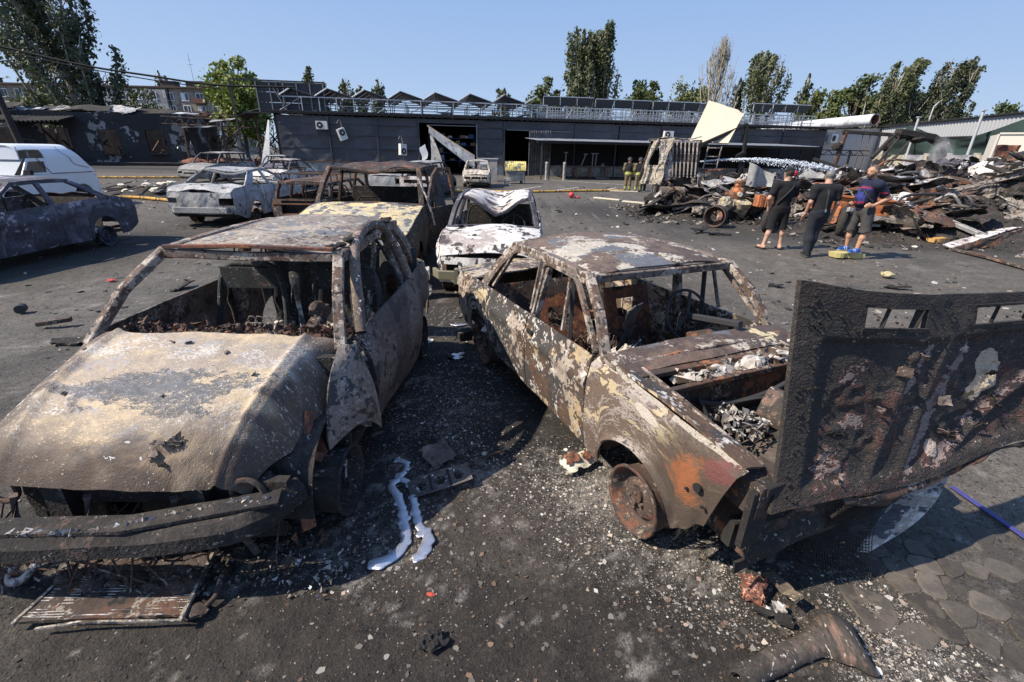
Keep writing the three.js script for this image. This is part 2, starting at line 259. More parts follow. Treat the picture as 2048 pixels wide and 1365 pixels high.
// ---------- ground ----------
const bump2 = (x, z, cx, cz, rx, rz = rx) => Math.exp(-(((x - cx) / rx) ** 2 + ((z - cz) / rz) ** 2));
function groundTone(x, z) { // reflectance of the asphalt, burnt round the wrecks
  const d = -z, n = f3(x * 0.35, z * 0.35, 2), m = f3(x * 1.7, z * 1.7, 9), q0 = f3(x * 5, z * 5, 4), q = d < 6 ? q0 * 0.6 + 0.55 * f3(x * 17, z * 17, 14) + 0.5 * n3(x * 33, z * 33, 8) : q0;
  let c = [0.098, 0.086, 0.072];
  const mixc = (t, w) => { for (let k = 0; k < 3; k++) c[k] = lerp(c[k], t[k], clamp(w)); };
  mixc([0.085, 0.078, 0.069], bump2(x, z, -4.6, -5.0, 2.2, 3.0) * 1.1);
  const burn = (cx, cz, rx, rz, k = 1) => mixc([0.019, 0.0162, 0.0138], clamp(bump2(x, z, cx, cz, rx, rz) * 1.9 - 0.35 + 0.45 * m) * k);
  burn(-0.6, -2.9, 1.3, 2.4); burn(-1.9, -3.2, 1.9, 2.4); burn(1.2, -3.2, 1.5, 2.2); burn(-0.6, -7.6, 3.4, 2.6, 0.9); burn(-9.2, -8.8, 2.4, 3.4, 0.9); burn(-8, -14.5, 2.2, 3, 0.8); burn(-5, -13, 2.2, 3, 0.9); burn(-2.4, -27.5, 2, 1.4, 0.9); burn(-5, -22, 2.6, 3, 0.8); burn(11, -16, 7, 4, 0.9); burn(4.5, -18, 3.2, 3, 0.7); burn(8, -12.5, 4, 1.4, 0.6); burn(16, -12, 6, 5, 1); burn(-34, -43, 22, 5, 1); burn(-16, -20.5, 4, 2, 0.8);
  mixc([0.024, 0.0195, 0.016], clamp(bump2(x, z, 0.2, -0.9, 2.6, 1.3) * 1.6 - 0.15 + 0.3 * m));
  mixc([0.055, 0.049, 0.043], clamp(bump2(x, z, 2.9, -1.2, 0.9, 0.8) * 1.4 + 0.3 * m - 0.1));
  mixc([0.055, 0.045, 0.038], clamp(bump2(x, z, 0.1, -2.0, 0.5, 0.4) * 1.1 + 0.35 * m - 0.2));
  mixc([0.17, 0.16, 0.148], clamp(bump2(x, z, 0.9, -1.95, 0.55, 0.5) * 1.0 + 1.1 * q + 0.5 * m - 0.55)); mixc([0.15, 0.14, 0.128], clamp(bump2(x, z, 0.5, -2.5, 0.4, 0.45) * 0.9 + 1.1 * q + 0.5 * m - 0.6)); mixc([0.13, 0.122, 0.112], clamp(bump2(x, z, -1.5, -1.72, 1.2, 0.2) * 0.9 + 1.1 * q + 0.4 * m - 0.6)); mixc([0.09, 0.083, 0.075], clamp(bump2(x, z, -0.5, -3.2, 0.5, 1.2) * 0.7 + 1.1 * q + 0.5 * m - 0.6));
  mixc([0.16, 0.142, 0.13], clamp(bump2(x, z, 1.45, -1.25, 0.5, 0.2) * 1.0 + 1.1 * q + 0.5 * m - 0.5));
  mixc([0.032, 0.028, 0.026], clamp(f3(x * 0.9, z * 0.5, 31) * 2.2 - 0.75) * 0.8);
  mixc([0.12, 0.105, 0.085], clamp(f3(x * 0.45 + 3, z * 1.3, 17) * 1.8 - 0.7) * 0.5);
  const k = 1 + 0.16 * n + 0.14 * m + 0.13 * q;
  return c.map(v => v * k);
}
const groundY = (x, z) => { const near = Math.exp(-((x / 6) ** 2) - ((z + 2) / 7) ** 2); return near * 0.018 * f3(x * 3, z * 3, 5) + 0.012 * near * f3(x * 9, z * 9, 6) - 0.01; };
{
  const ax = (lo, hi, n0, dn) => { // fine in [lo, hi], growing outside to +-900
    const a = []; for (let v = lo; v <= hi + 1e-6; v += dn) a.push(v); let s = dn, v = hi; while (v < 900) { s *= 1.16; v += s; a.push(v); } s = dn; v = lo; while (v > -900) { s *= 1.16; v -= s; a.unshift(v); } return a; };
  const fine = (a, lo, hi, d) => { const o = a.filter(v => v < lo - 0.05 || v > hi + 0.05); for (let v = lo; v <= hi; v += d) o.push(v); return o.sort((p, q) => p - q); };
  const xs = fine(ax(-7, 7, 0, 0.1), -3.2, 3.4, 0.026), zs = fine(ax(-9, 0.2, 0, 0.1), -4.6, -0.8, 0.026).filter(z => z < 30);
  const pos = [], col = [], uv = [], idx = [], nx = xs.length;
  for (const z of zs) for (const x of xs) { pos.push(x, groundY(x, z), z); const c = groundTone(x, z); col.push(c[0] / 0.6, c[1] / 0.6, c[2] / 0.6); uv.push(x, z); }
  for (let j = 0; j < zs.length - 1; j++) for (let i = 0; i < nx - 1; i++) { const k = j * nx + i; idx.push(k, k + nx, k + 1, k + 1, k + nx, k + nx + 1); }
  const g = geo(pos, null, uv, null); g.setIndex(idx); g.setAttribute('color', new THREE.Float32BufferAttribute(col, 3)); g.computeVertexNormals();
  const gt = (() => { const c = F('c', 5, 9), d = F('d', 77, 3), e = F('g', 1, 2), b = F('b', 300, 200), cr = F('crack', 0, 0);
    return makeTex(1024, (x, y, o) => { const stone = d(x, y) + 0.5 * c(x, y); let v = 0.55 + 0.13 * c(x, y) + 0.13 * d(x, y) + 0.14 * e(x, y) + 0.09 * b(x, y); if (stone > 1.1) v += 0.42; if (e(x, y) > 1.3) v += 0.5; if (e(x, y) < -1.25) v *= 0.6; if (stone < -1.2) v *= 0.55; o[0] = v; o[1] = v * 0.99; o[2] = v * 0.97; o[3] = 0.5 + 0.16 * d(x, y) + 0.14 * e(x, y) + 0.12 * c(x, y); }); })();
  const m = mat(gt, 2.7, { rough: 0.95, bump: 0.008, vertexColors: true });
  const o = new THREE.Mesh(g, m); o.name = 'ground'; o.receiveShadow = true; o.castShadow = true; o.userData = { kind: 'structure' }; scene.add(o);
  { // worn white parking lines on the far asphalt
    const lm = mat(TX.conc, 1.5, { color: new THREE.Color(1.5, 1.5, 1.5) });
    const L = [[-0.2, -26.0, 1.6, -29.8], [2.4, -27.2, 4.0, -29.8], [4.9, -27.2, 6.3, -30], [2.2, -37.5, 7.5, -33.2]];
    for (const [x0, z0, x1, z1] of L) { const l = hypot(x1 - x0, z1 - z0); struct('parking_line', place(box(l, 0.004, 0.12), (x0 + x1) / 2, 0.004, (z0 + z1) / 2, 0, headTo(x1 - x0, z1 - z0), 0), lm); }
  }
}

// ---------- warehouse ----------
{
  const wh = thing('warehouse', 'long low dark grey warehouse of dented cladding with a torn doorway, behind the parking lot', 'warehouse', [-19.2, 0, -39.6], 0.1609);
  const H = 4.45, L = 49.4;
  // cladding: boards 1 m high in bays, dented, leaving the two doorways open
  const bays = [[0.3, 4.1], [4.25, 7.85], [7.95, 11.2], [16.1, 18.35], [20.6, 24.6], [24.7, 28.6], [28.7, 32.6], [32.7, 36.6], [36.7, 40.6], [40.7, 44.6], [44.7, 49.2]];
  const rows = [[0.94, 1.92], [1.94, 2.9], [2.92, 3.7], [3.72, 4.32]];
  bays.forEach(([x0, x1], b) => rows.forEach(([y0, y1], r) => {
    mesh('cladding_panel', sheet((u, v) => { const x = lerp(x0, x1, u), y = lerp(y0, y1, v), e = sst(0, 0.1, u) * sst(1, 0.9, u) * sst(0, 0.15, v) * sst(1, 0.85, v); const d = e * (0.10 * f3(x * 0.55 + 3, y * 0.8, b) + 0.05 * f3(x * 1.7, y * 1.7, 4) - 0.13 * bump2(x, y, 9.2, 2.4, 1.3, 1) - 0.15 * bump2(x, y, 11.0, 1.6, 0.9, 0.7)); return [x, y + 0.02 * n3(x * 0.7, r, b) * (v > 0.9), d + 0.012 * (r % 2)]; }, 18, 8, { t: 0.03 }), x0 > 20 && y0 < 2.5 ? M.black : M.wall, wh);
  }));
  mesh('lintel', [box(5.0, 0.3, 0.06, 13.65, 4.17, 0), box(2.4, 0.66, 0.06, 19.47, 3.99, 0)], M.wall, wh);
  for (const x of [4.18, 7.9, 11.27, 18.42, 24.65, 32.65, 40.65]) mesh('downpipe', box(0.1, 4.3, 0.12, x, 2.15, 0.1), M.wall, wh);
  mesh('foundation', [box(11.2, 0.9, 0.5, 5.7, 0.45, -0.22), box(2.3, 0.9, 0.5, 17.25, 0.45, -0.22), box(28.6, 0.9, 0.5, 34.9, 0.45, -0.22)], M.conc, wh);
  mesh('flashing', [box(11, 0.05, 0.12, 5.7, 0.94, 0.08), box(2.3, 0.05, 0.12, 17.25, 0.94, 0.08)], M.redRust, wh);
  // back and inner shell
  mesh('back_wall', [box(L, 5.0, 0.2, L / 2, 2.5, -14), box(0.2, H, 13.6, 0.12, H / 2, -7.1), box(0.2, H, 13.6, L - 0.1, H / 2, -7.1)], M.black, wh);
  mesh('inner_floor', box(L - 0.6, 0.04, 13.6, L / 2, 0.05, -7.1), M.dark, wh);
  mesh('roof', sheet((u, v) => [lerp(-0.25, L + 0.2, u), H + 0.10 + v * 0.5, lerp(0.35, -14.2, v)], 40, 6, { t: 0.08, flip: true }), M.dark, wh);
  mesh('eave_trim', sheet((u, v) => [lerp(-0.25, L + 0.2, u), H + 0.02 + (v - 0.5) * 0.12 + 0.025 * sin(u * 620), 0.36], 620, 1, { t: 0.02 }), M.black, wh);
  mesh('torn_corner_strip', sheet((u, v) => [lerp(-1.25, -0.55, u * (1 - v * 0.75)) + v * 0.95, lerp(0.7, 3.9, v), 0.5 - v * 0.3 + 0.2 * u], 3, 8, { t: 0.02 }), M.zinc, wh);
  // shelves with stock inside the torn doorway
  const sh = mesh('storage_shelf', [...[1.1, 1.75, 2.35, 2.95].map(y => box(4.0, 0.05, 0.5, 14.0, y, -2.2)), ...[12, 13.3, 14.7, 16].map(x => box(0.06, 2.6, 0.5, x, 1.9, -2.2))], plain(0.03, 0.06, 0.16), wh);
  const R = rng(5), stock = [plain(0.28, 0.19, 0.11), plain(0.5, 0.5, 0.5), plain(0.08, 0.16, 0.35), plain(0.2, 0.14, 0.09)];
  for (let i = 0; i < 30; i++) { const w = 0.18 + R() * 0.3, h = 0.15 + R() * 0.28; mesh('stock_box', box(w, h, 0.3, 12.1 + R() * 3.8, [1.13, 1.78, 2.38, 2.98][i % 4] + h / 2, -1.98), stock[floor(R() * 4)], sh); }
  // sandwich panels blown out of the doorway
  const sm = mat(TX.silver, 4, { rough: 0.5 });
  mesh('hanging_cladding', sheet((u, v) => { const a = v * 1.0; return [12.1 + u * 3.7, 3.72 - u * 2.15 - a * (0.55 + u * 0.55), 0.35 + 0.5 * u + 0.5 * a]; }, 10, 4, { t: 0.05 }), sm, wh);
  mesh('panel_edge', [bar([[12.0, 3.8, 0.34], [13.8, 2.72, 0.6], [15.8, 1.56, 0.86]], 0.12, 0.1), bar([[12.2, 3.6, 0.4], [13.1, 2.5, 0.7]], 0.1, 0.08)], plain(0.42, 0.34, 0.22), wh);
  mesh('bent_cladding', sheet((u, v) => [12.15 + v * (0.35 + 0.75 * u) - 0.5 * v * (1 - u) + 0.15 * sin(v * 3), 3.45 - v * 3.2, 0.5 + 0.85 * sin(v * 1.6) * (0.6 + 0.4 * u)], 5, 16, { t: 0.05, flip: true }), sm, wh);
  mesh('torn_sheet', sheet((u, v) => [11.35 + u * 0.5 + 0.1 * sin(v * 5), 1.0 + v * 1.1 + u * 0.3, 0.4 + 0.1 * u], 3, 5, { t: 0.015 }), M.whitePaint, wh);
  mesh('door_frame', [bar([[16.07, 0.95, 0.08], [16.07, 4.0, 0.08]], 0.09, 0.09), bar([[11.95, 3.86, 0.05], [16.05, 3.86, 0.05]], 0.06, 0.06), bar([[18.6, 3.66, 0.06], [24.2, 3.62, 0.06]], 0.06, 0.06)], M.grey, wh);
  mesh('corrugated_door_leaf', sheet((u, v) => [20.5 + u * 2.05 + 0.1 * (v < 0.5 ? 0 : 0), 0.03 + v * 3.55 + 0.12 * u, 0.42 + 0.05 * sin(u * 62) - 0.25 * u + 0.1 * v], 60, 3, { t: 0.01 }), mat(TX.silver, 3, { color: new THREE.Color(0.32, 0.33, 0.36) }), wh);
  // canopy over the loading bay
  const cz = 5.6, dz = 0.12;
  mesh('canopy_roof', sheet((u, v) => [lerp(20.2, 44, u), lerp(2.78, 3.05, v) + 0.02 * sin(u * 900) , lerp(cz, dz, v)], 480, 3, { t: 0.02, flip: true }), mat(TX.zinc, 2.5, { rough: 0.6, color: new THREE.Color(0.45, 0.46, 0.5) }), wh);
  for (const x of [20.6, 21.5, 26.9, 32.3, 38, 43.6]) mesh('canopy_post', bar([[x, 0, x === 20.6 ? 5.4 : 4.2], [x, 2.75, x === 20.6 ? 5.4 : 4.2]], 0.1, 0.1), M.dark, wh);
  mesh('canopy_beam', [box(23.8, 0.12, 0.08, 32.1, 2.68, 5.3), box(23.8, 0.1, 0.08, 32.1, 2.68, 3)], M.dark, wh);
  mesh('truss', [0, 1, 2, 3, 4, 5, 6, 7, 8, 9].map(i => bar([[44 + i * 0.5, 2.2 + (i % 2) * 0.35, 5], [44.5 + i * 0.5, 2.55 - (i % 2) * 0.35, 5]], 0.05)).concat([box(5.6, 0.06, 0.06, 46.6, 2.2, 5), box(5.6, 0.08, 0.08, 46.6, 2.58, 5)]), M.black, wh);
  for (const x of [44.2, 47.6]) mesh('canopy_post', bar([[x, 0, 5], [x, 2.6, 5]], 0.14, 0.14), M.black, wh);
  // work bench and stands under the canopy
  const q = (x, z) => { const c = cos(0.1609), s = sin(0.1609); return [-19.2 + x * c + z * s, -39.6 - x * s + z * c]; };
  const [bx, bz] = q(24.6, 3.9);
  const wb = thing('workbench', 'rusty red steel workbench with upright posts under the warehouse canopy', 'workbench', [bx, 0, bz], 0.16);
  mesh('bench_top', box(4.0, 0.08, 0.9, 0, 0.92, 0), M.rust, wb);
  for (const x of [-1.9, -0.8, 0.4, 1.8]) mesh('leg', [box(0.08, 0.88, 0.08, x, 0.44, 0.3), box(0.08, 0.88, 0.08, x, 0.44, -0.3)], M.redRust, wb);
  mesh('brace', [bar([[-1.9, 0.1, 0.3], [-0.8, 0.8, 0.3]], 0.06), bar([[-0.8, 0.1, 0.3], [0.4, 0.8, 0.3]], 0.06)], M.redRust, wb);
  for (const [x, h, l] of [[-1.7, 1.0, 0], [-0.4, 0.9, 0.35], [0.55, 0.95, 0], [0.8, 0.95, 0.05]]) mesh('stand', [bar([[x, 0.95, 0], [x + l, 0.95 + h, 0]], 0.07), box(0.3, 0.07, 0.12, x + l, 0.98 + h, 0)], M.grey, wb);
  const [gx, gz] = q(26.3, 3.2); solo('gas_cylinder', 'grey gas cylinder standing on a pallet under the warehouse canopy', 'gas cylinder', place(join([lathe([[0.001, 0.12], [0.2, 0.12], [0.2, 1.0], [0.12, 1.12], [0.05, 1.16], [0.05, 1.24], [0.001, 1.24]], 16), box(1.1, 0.1, 0.9, 0, 0.06, 0)]), gx, 0, gz), M.grey);
  for (const [x, l] of [[20.9, 'grey bollard at the corner of the warehouse canopy'], [22.3, 'grey bollard beside the bench under the canopy']]) { const [ax, az] = q(x, 5.9); solo('bollard', l, 'bollard', place(join([cyl(0.11, 0.11, 1.2, 10, 0, 0.6, 0), lathe([[0.13, 1.2], [0.09, 1.28], [0.001, 1.31]], 10)]), ax, 0, az), M.conc, 'bollards in front of the canopy'); }
  // air conditioners
  const aircon = (label, x, y, z, rz, br, ry = 0) => {
    const [ax, az] = q(x, z); const t = thing('air_conditioner', label, 'air conditioner', [ax, y, az], 0.1609 + ry);
    const c = plain(0.66, 0.65, 0.6, 0.6), rot = g => (g.rotateZ(rz), g);
    mesh('casing', rot(box(0.86, 0.6, 0.32)), c, t);
    const fan = mesh('fan_grille', rot(cyl(0.24, 0.24, 0.02, 24, -0.12, 0, 0.17, PI / 2, 0, 0)), M.dark, t); mesh('hub', rot(cyl(0.07, 0.07, 0.03, 12, -0.12, 0, 0.19, PI / 2, 0, 0)), c, fan);
    if (br) mesh('bracket', [bar([[-0.35, -0.32, -0.3], [-0.35, -0.32, 0.2]], 0.05), bar([[0.35, -0.32, -0.3], [0.35, -0.32, 0.2]], 0.05), bar([[-0.35, -0.75, -0.3], [-0.35, -0.32, 0.2]], 0.04), bar([[0.35, -0.75, -0.3], [0.35, -0.32, 0.2]], 0.04)], M.dark, t);
    else mesh('loose_pipe', tube([[0, 0.3, 0], [0.05, 0.7, -0.05], [-0.03, 1.05, -0.15], [-0.4, 0.75, 0.05]], 0.025, 5), M.grey, t);
    return t;
  };
  aircon('white air conditioner still upright on its bracket on the warehouse wall', 3.75, 3.62, 0.45, 0, true);
  aircon('cream air conditioner hanging crooked by its pipe, higher of two loose ones on the wall', 5.22, 3.0, 0.5, -1.25, false, 0.6);
  aircon('cream air conditioner dangling on end low on the wall near the torn doorway', 9.9, 1.95, 0.45, 1.5, false, 0.7);
  aircon('white air conditioner on the warehouse wall just above the burnt truck cab', 33.1, 3.6, 0.4, 0, true);
  // solar frames on the roof, left: saw-tooth rows running away from the eave
  const sf = M.zinc, pm = plain(0.10, 0.105, 0.115, 0.4);
  const frame = thing('solar_rack', 'galvanised solar racking with saw-tooth rows of panels on the left of the warehouse roof', 'solar rack', [-19.2, 0, -39.6], 0.1609);
  const saw = [1.4, 4.15, 7.0, 9.8, 12.6, 15.45, 18.3, 21.1];
  saw.forEach((x, i) => { for (let k = 0; k < 4; k++) { const z0 = -0.5 - k * 1.75, hgt = i === 0 ? -0.05 : 0; const g = sheet((u, v) => [x - 0.85 + u * 0.95, 5.74 + u * 0.55 + hgt, z0 - v * 1.68], 1, 1, { t: 0.05, flip: true }); const p = mesh('solar_panel', g, pm, frame); if (i < 7) mesh('solar_panel', sheet((u, v) => [x + 0.13 + u * 1.85, 6.29 - u * 0.56 + hgt, z0 - v * 1.68], 1, 1, { t: 0.05, flip: true }), pm, frame); mesh('panel_rim', [bar([[x - 0.87, 5.73 + hgt, z0 + 0.02], [x + 0.12, 6.31 + hgt, z0 + 0.02]], 0.07, 0.09), bar([[x + 0.12, 6.31 + hgt, z0], [x + 0.12, 6.31 + hgt, z0 - 1.7]], 0.05, 0.06)], plain(0.62, 0.63, 0.65, 0.4, 0.4), p); } });
  for (let k = 0; k < 4; k++) { const z = -0.55 - k * 2.2; mesh('rail', box(21.6, 0.08, 0.06, 11.4, 5.66, z), sf, frame); mesh('rail', box(21.4, 0.06, 0.05, 11.4, 5.1 - 0.05 * k, z - 0.3), sf, frame); for (let i = 0; i < 17; i++) mesh('post', box(0.07, 1.2, 0.07, 0.9 + i * 1.33, 5.08, z), sf, frame); }
  for (let i = 0; i < 9; i++) mesh('brace', bar([[0.4 + i * 2.5, 4.6, -0.5], [2.2 + i * 2.5, 5.65, -0.6 - (i % 3) * 2]], 0.05), sf, frame);
  const R2 = rng(8);
  for (let i = 0; i < 7; i++) mesh('fallen_panel', place(plate(1.6, 1.0, 0.04, i, 0.02, 2, 2, 0), 12.5 + R2() * 8, 4.8 + R2() * 0.12, -1.6 - R2() * 3, 0.25 * (R2() - 0.5), R2() * 3, 0.2), plain(0.3, 0.36, 0.45, 0.15, 0.5), frame);
  // right: denser lattice with flat rows seen from behind
  const fr2 = thing('solar_rack', 'dense galvanised lattice with upright panel rows on the right of the warehouse roof', 'solar rack', [-19.2, 0, -39.6], 0.1609);
  for (let k = 0; k < 4; k++) { const z = -0.9 - k * 1.9; for (let i = 0; i < 27; i++) mesh('post', box(0.06, 1.15 + k * 0.12, 0.06, 22 + i * 1.0 + k * 0.21, 5.0 + k * 0.06, z), sf, fr2); for (const y of [4.95, 5.3, 5.58 + k * 0.14]) mesh('rail', box(26.6, 0.06, 0.06, 35.1 + k * 0.2, y, z), sf, fr2); }
  for (let i = 0; i < 9; i++) mesh('brace', bar([[24 + i * 3, 4.6, -1.2], [25 + i * 3, 5.6, -2.6]], 0.05), sf, fr2);
  const row = (x0, x1, y) => { const n = max(2, Math.round((x1 - x0) / 1.75)); for (let i = 0; i < n; i++) { const a = lerp(x0, x1, i / n), b = lerp(x0, x1, (i + 1) / n) - 0.05; const p = mesh('solar_panel', sheet((u, v) => [lerp(a, b, u), y - 0.68 + v * 0.72, -7.9 - 0.35 * (1 - v) + v * 0.3], 1, 1, { t: 0.04 }), pm, fr2); mesh('panel_rim', [box(b - a, 0.06, 0.06, (a + b) / 2, y + 0.06, -7.6), box(0.06, 0.72, 0.06, a + 0.02, y - 0.32, -7.82)], plain(0.62, 0.63, 0.65, 0.4, 0.4), p); } };
  row(23.4, 28.6, 7.02); row(28.8, 34.8, 6.95); row(35, 40.2, 6.95); row(46.4, 48.6, 7.1); row(48.7, 53.2, 7.12);
  mesh('rear_support', [24, 26, 28, 30, 32, 34, 36, 38, 40, 47, 49, 51, 53].map(x => box(0.07, 2.4, 0.07, x, 5.7, -8.3)), sf, fr2);
  { const g = sheet((u, v) => [40.3 + u * 5.2, 6.2 + v * 0.75 + 0.25 * sin(u * 3.1) * v - 0.9 * u * u * v, -8], 12, 2, { t: 0.04 }); mesh('bent_panel', g, pm, fr2); mesh('panel_rim', bar([0, 0.25, 0.5, 0.75, 1].map(u => [40.3 + u * 5.2, 6.98 + 0.25 * sin(u * 3.1) - 0.9 * u * u, -7.97]), 0.07), plain(0.62, 0.63, 0.65, 0.4, 0.4), fr2); }
  // tall hoarding at the left end
  const hb = thing('billboard', 'tall dark billboard seen from its ribbed back at the left end of the warehouse', 'billboard', [-19.2, 0, -39.6], 0.1609);
  for (let i = 0; i < 5; i++) for (let j = 0; j < 3; j++) mesh('board', box(0.98, 0.7, 0.05, -0.55 + i * 1.0, 4.85 + j * 0.73, -0.85), plain(0.035, 0.037, 0.042, 0.6), hb);
  for (let i = 0; i < 6; i++) mesh('rib', box(0.08, 2.3, 0.1, -1.05 + i * 1.0, 5.55, -0.76), M.grey, hb);
  mesh('frame_bar', [box(5.2, 0.1, 0.1, 1.45, 6.72, -0.75), box(6.4, 0.1, 0.1, 0.9, 4.46, -0.75), box(1.9, 0.1, 0.1, -2, 6.75, -0.75), box(0.12, 6.7, 0.12, -2.9, 3.4, -0.75)], M.dark, hb);
  mesh('strut', [bar([[0.9, 4.5, -0.6], [0.5, 6.6, -0.7]], 0.22, 0.12), bar([[1.3, 4.5, 0.1], [0.2, 6.3, -0.7]], 0.12, 0.1)], M.dark, hb);
}
// ---------- grey shed on the right, its yard wall, pipe and netting ----------
{
  const s = thing('corrugated_shed', 'pale grey corrugated metal shed beyond the wreckage on the right', 'shed', [38, 0, -52.5]);
  const cm = plain(0.36, 0.37, 0.385, 0.55);
  const corr = (x0, z0, x1, z1, h0, h1) => { const l = hypot(x1 - x0, z1 - z0), n = Math.round(l / 0.07), nx = (z1 - z0) / l, nz = -(x1 - x0) / l; return sheet((u, v) => { const o = 0.035 * sin(u * l / 0.35 * 6.28); return [lerp(x0, x1, u) + nx * o, v * lerp(h0, h1, u), lerp(z0, z1, u) + nz * o]; }, n, 2, { t: 0.01 }); };
  mesh('side_wall', corr(0, 0, -4.2, 30, 4.95, 5.2), cm, s);
  mesh('front_wall', corr(-9.2, 4.6, 0, 0, 4.4, 4.9), cm, s);
  mesh('roof_edge', [bar([[-0.15, 5.02, 0], [-4.35, 5.27, 30]], 0.2, 0.1), bar([[-9.2, 4.45, 4.75], [0, 4.97, 0.1]], 0.2, 0.08)], M.black, s);
  mesh('roof', sheet((u, v) => [lerp(-0.1, 22, u) - v * 4.2, 5.06 + 0.25 * v + u * 1.2, v * 30], 2, 2, { t: 0.05, flip: true }), M.zinc, s);
  const w = mesh('window', [box(0.06, 1.2, 7, -1.75, 3.1, 11.5)], M.black, s); mesh('window_frame', [box(0.1, 0.1, 7.2, -1.8, 3.75, 11.5), box(0.1, 1.2, 0.1, -1.8, 3.1, 8), box(0.1, 1.2, 0.1, -1.86, 3.1, 10.4), box(0.1, 1.2, 0.1, -2.0, 3.1, 13)], M.dark, w);
  mesh('snow_guard', Array.from({ length: 60 }, (_, i) => box(0.12, 0.06, 0.2, -0.2 - i * 0.07, 5.12 + i * 0.0042, i * 0.5)), M.black, s);
  const ac = thing('air_conditioner', 'white air conditioner high on the grey shed wall beside the pipe', 'air conditioner', [30.6, 3.7, -48.3], 0.45); mesh('casing', box(0.95, 0.75, 0.36), plain(0.7, 0.7, 0.67), ac); mesh('fan_grille', cyl(0.28, 0.28, 0.02, 24, -0.12, 0, 0.19, PI / 2), M.dark, ac);
  const y = thing('yard_wall', 'cream concrete panel wall with posts below the green netting', 'wall', [0, 0, 0]);
  const A = [33.2, -45.5], B = [27, -27], n = 6;
  for (let i = 0; i < n; i++) { const x0 = lerp(A[0], B[0], i / n), z0 = lerp(A[1], B[1], i / n), x1 = lerp(A[0], B[0], (i + 1) / n), z1 = lerp(A[1], B[1], (i + 1) / n), l = hypot(x1 - x0, z1 - z0), t = headTo(x1 - x0, z1 - z0); mesh('wall_panel', place(box(l - 0.2, 2.3, 0.16), (x0 + x1) / 2, 1.15, (z0 + z1) / 2, 0, t), mat(i === 2 || i === 4 ? TX.silver : TX.plaster, 3, { color: i === 2 || i === 4 ? new THREE.Color(1, 1, 1.1) : new THREE.Color(1.25, 1.18, 1.0) }), y); mesh('wall_post', place(box(0.26, 2.42, 0.26), x0, 1.21, z0, 0, t), M.plaster, y); }
  { // pipe
    const p = thing('duct_pipe', 'large pale steel pipe lying behind the shed roof with a rusty open end', 'pipe', [0, 0, 0]); const a = V(37.4, 5.72, -52.9), b = V(33.6, 5.35, -70);
    const g = new THREE.CylinderGeometry(0.56, 0.56, 17.4, 28, 1, true).toNonIndexed(), gi = new THREE.CylinderGeometry(0.52, 0.52, 17.4, 28, 1, true).toNonIndexed(); const qn = new THREE.Quaternion().setFromUnitVectors(V(0, 1, 0), V().subVectors(a, b).normalize()), mid = V().addVectors(a, b).multiplyScalar(0.5);
    for (const k of [g, gi]) { k.applyQuaternion(qn); k.translate(mid.x, mid.y, mid.z); } boxUV(g); boxUV(gi);
    mesh('pipe_shell', g, mat(TX.zinc, 3, { rough: 0.45, color: new THREE.Color(1.5, 1.52, 1.55) }), p); mesh('pipe_lining', gi, M.redRust, p);
    const rg = new THREE.RingGeometry(0.52, 0.56, 28).toNonIndexed(); rg.applyQuaternion(new THREE.Quaternion().setFromUnitVectors(V(0, 0, 1), V().subVectors(a, b).normalize())); rg.translate(a.x, a.y, a.z); mesh('pipe_rim', rg, M.zinc, p);
    mesh('cradle', [box(0.15, 5.2, 0.15, 37, 2.6, -53.6), box(0.15, 5.0, 0.15, 35.3, 2.5, -62)], M.grey, p);
  }
  { // green shade netting
    const g = sheet((u, v) => { const z = lerp(-43, -31, u), top = 4.45 - 1.05 * sin(PI * clamp((u - 0.22) / 0.72)) * (u > 0.22 ? 1 : 0) - (u < 0.2 ? (0.2 - u) * 8 : 0) - (u > 0.94 ? 0.4 * (u - 0.94) * 16 : 0); const bot = 2.25 + 0.3 * sst(0.8, 1, u); return [31.7 + 0.25 * sin(u * 9 + v * 4) * (1 - v * 0.4) + 0.18 * f3(u * 6, v * 3, 2), lerp(bot, max(top, bot + 0.1), v), z]; }, 50, 12, { t: 0.01 });
    solo('green_netting', 'dark green shade netting sagging between poles in front of the grey shed', 'netting', g, plain(0.02, 0.038, 0.034, 0.95));
  }
  for (const [x, z, h, l] of [[30.3, -33.2, 5.0, 'grey steel pole holding the netting, right of the smoke'], [31, -39.2, 5.0, 'grey steel pole left of the green netting']]) solo('steel_pole', l, 'pole', place(join([cyl(0.09, 0.08, h, 10, 0, h / 2, 0), box(0.25, 0.06, 0.25, 0, h, 0)]), x, 0, z), M.zinc, 'poles along the yard wall');
  { const t = thing('box_truck', 'cream white truck box standing at the right edge behind the scrap heap', 'truck', [24.1, 0, -20.5], -0.64); mesh('cargo_box', [box(6.4, 2.5, 2.3, 0, 1.85, -1.1)], plain(0.68, 0.64, 0.55, 0.6), t); mesh('edge_trim', [bar([[-3.2, 3.12, 0.06], [3.2, 3.12, 0.06]], 0.08), bar([[-3.22, 0.6, 0.06], [-3.22, 3.1, 0.06]], 0.08)], plain(0.6, 0.57, 0.5), t); mesh('chassis', box(6.2, 0.3, 1.2, 0, 0.5, -1.1), M.char, t); mesh('wheel', [cyl(0.45, 0.45, 0.3, 18, -1.8, 0.45, -0.1, PI / 2), cyl(0.45, 0.45, 0.3, 18, -1.8, 0.45, -2.1, PI / 2)], M.black, t); }
}
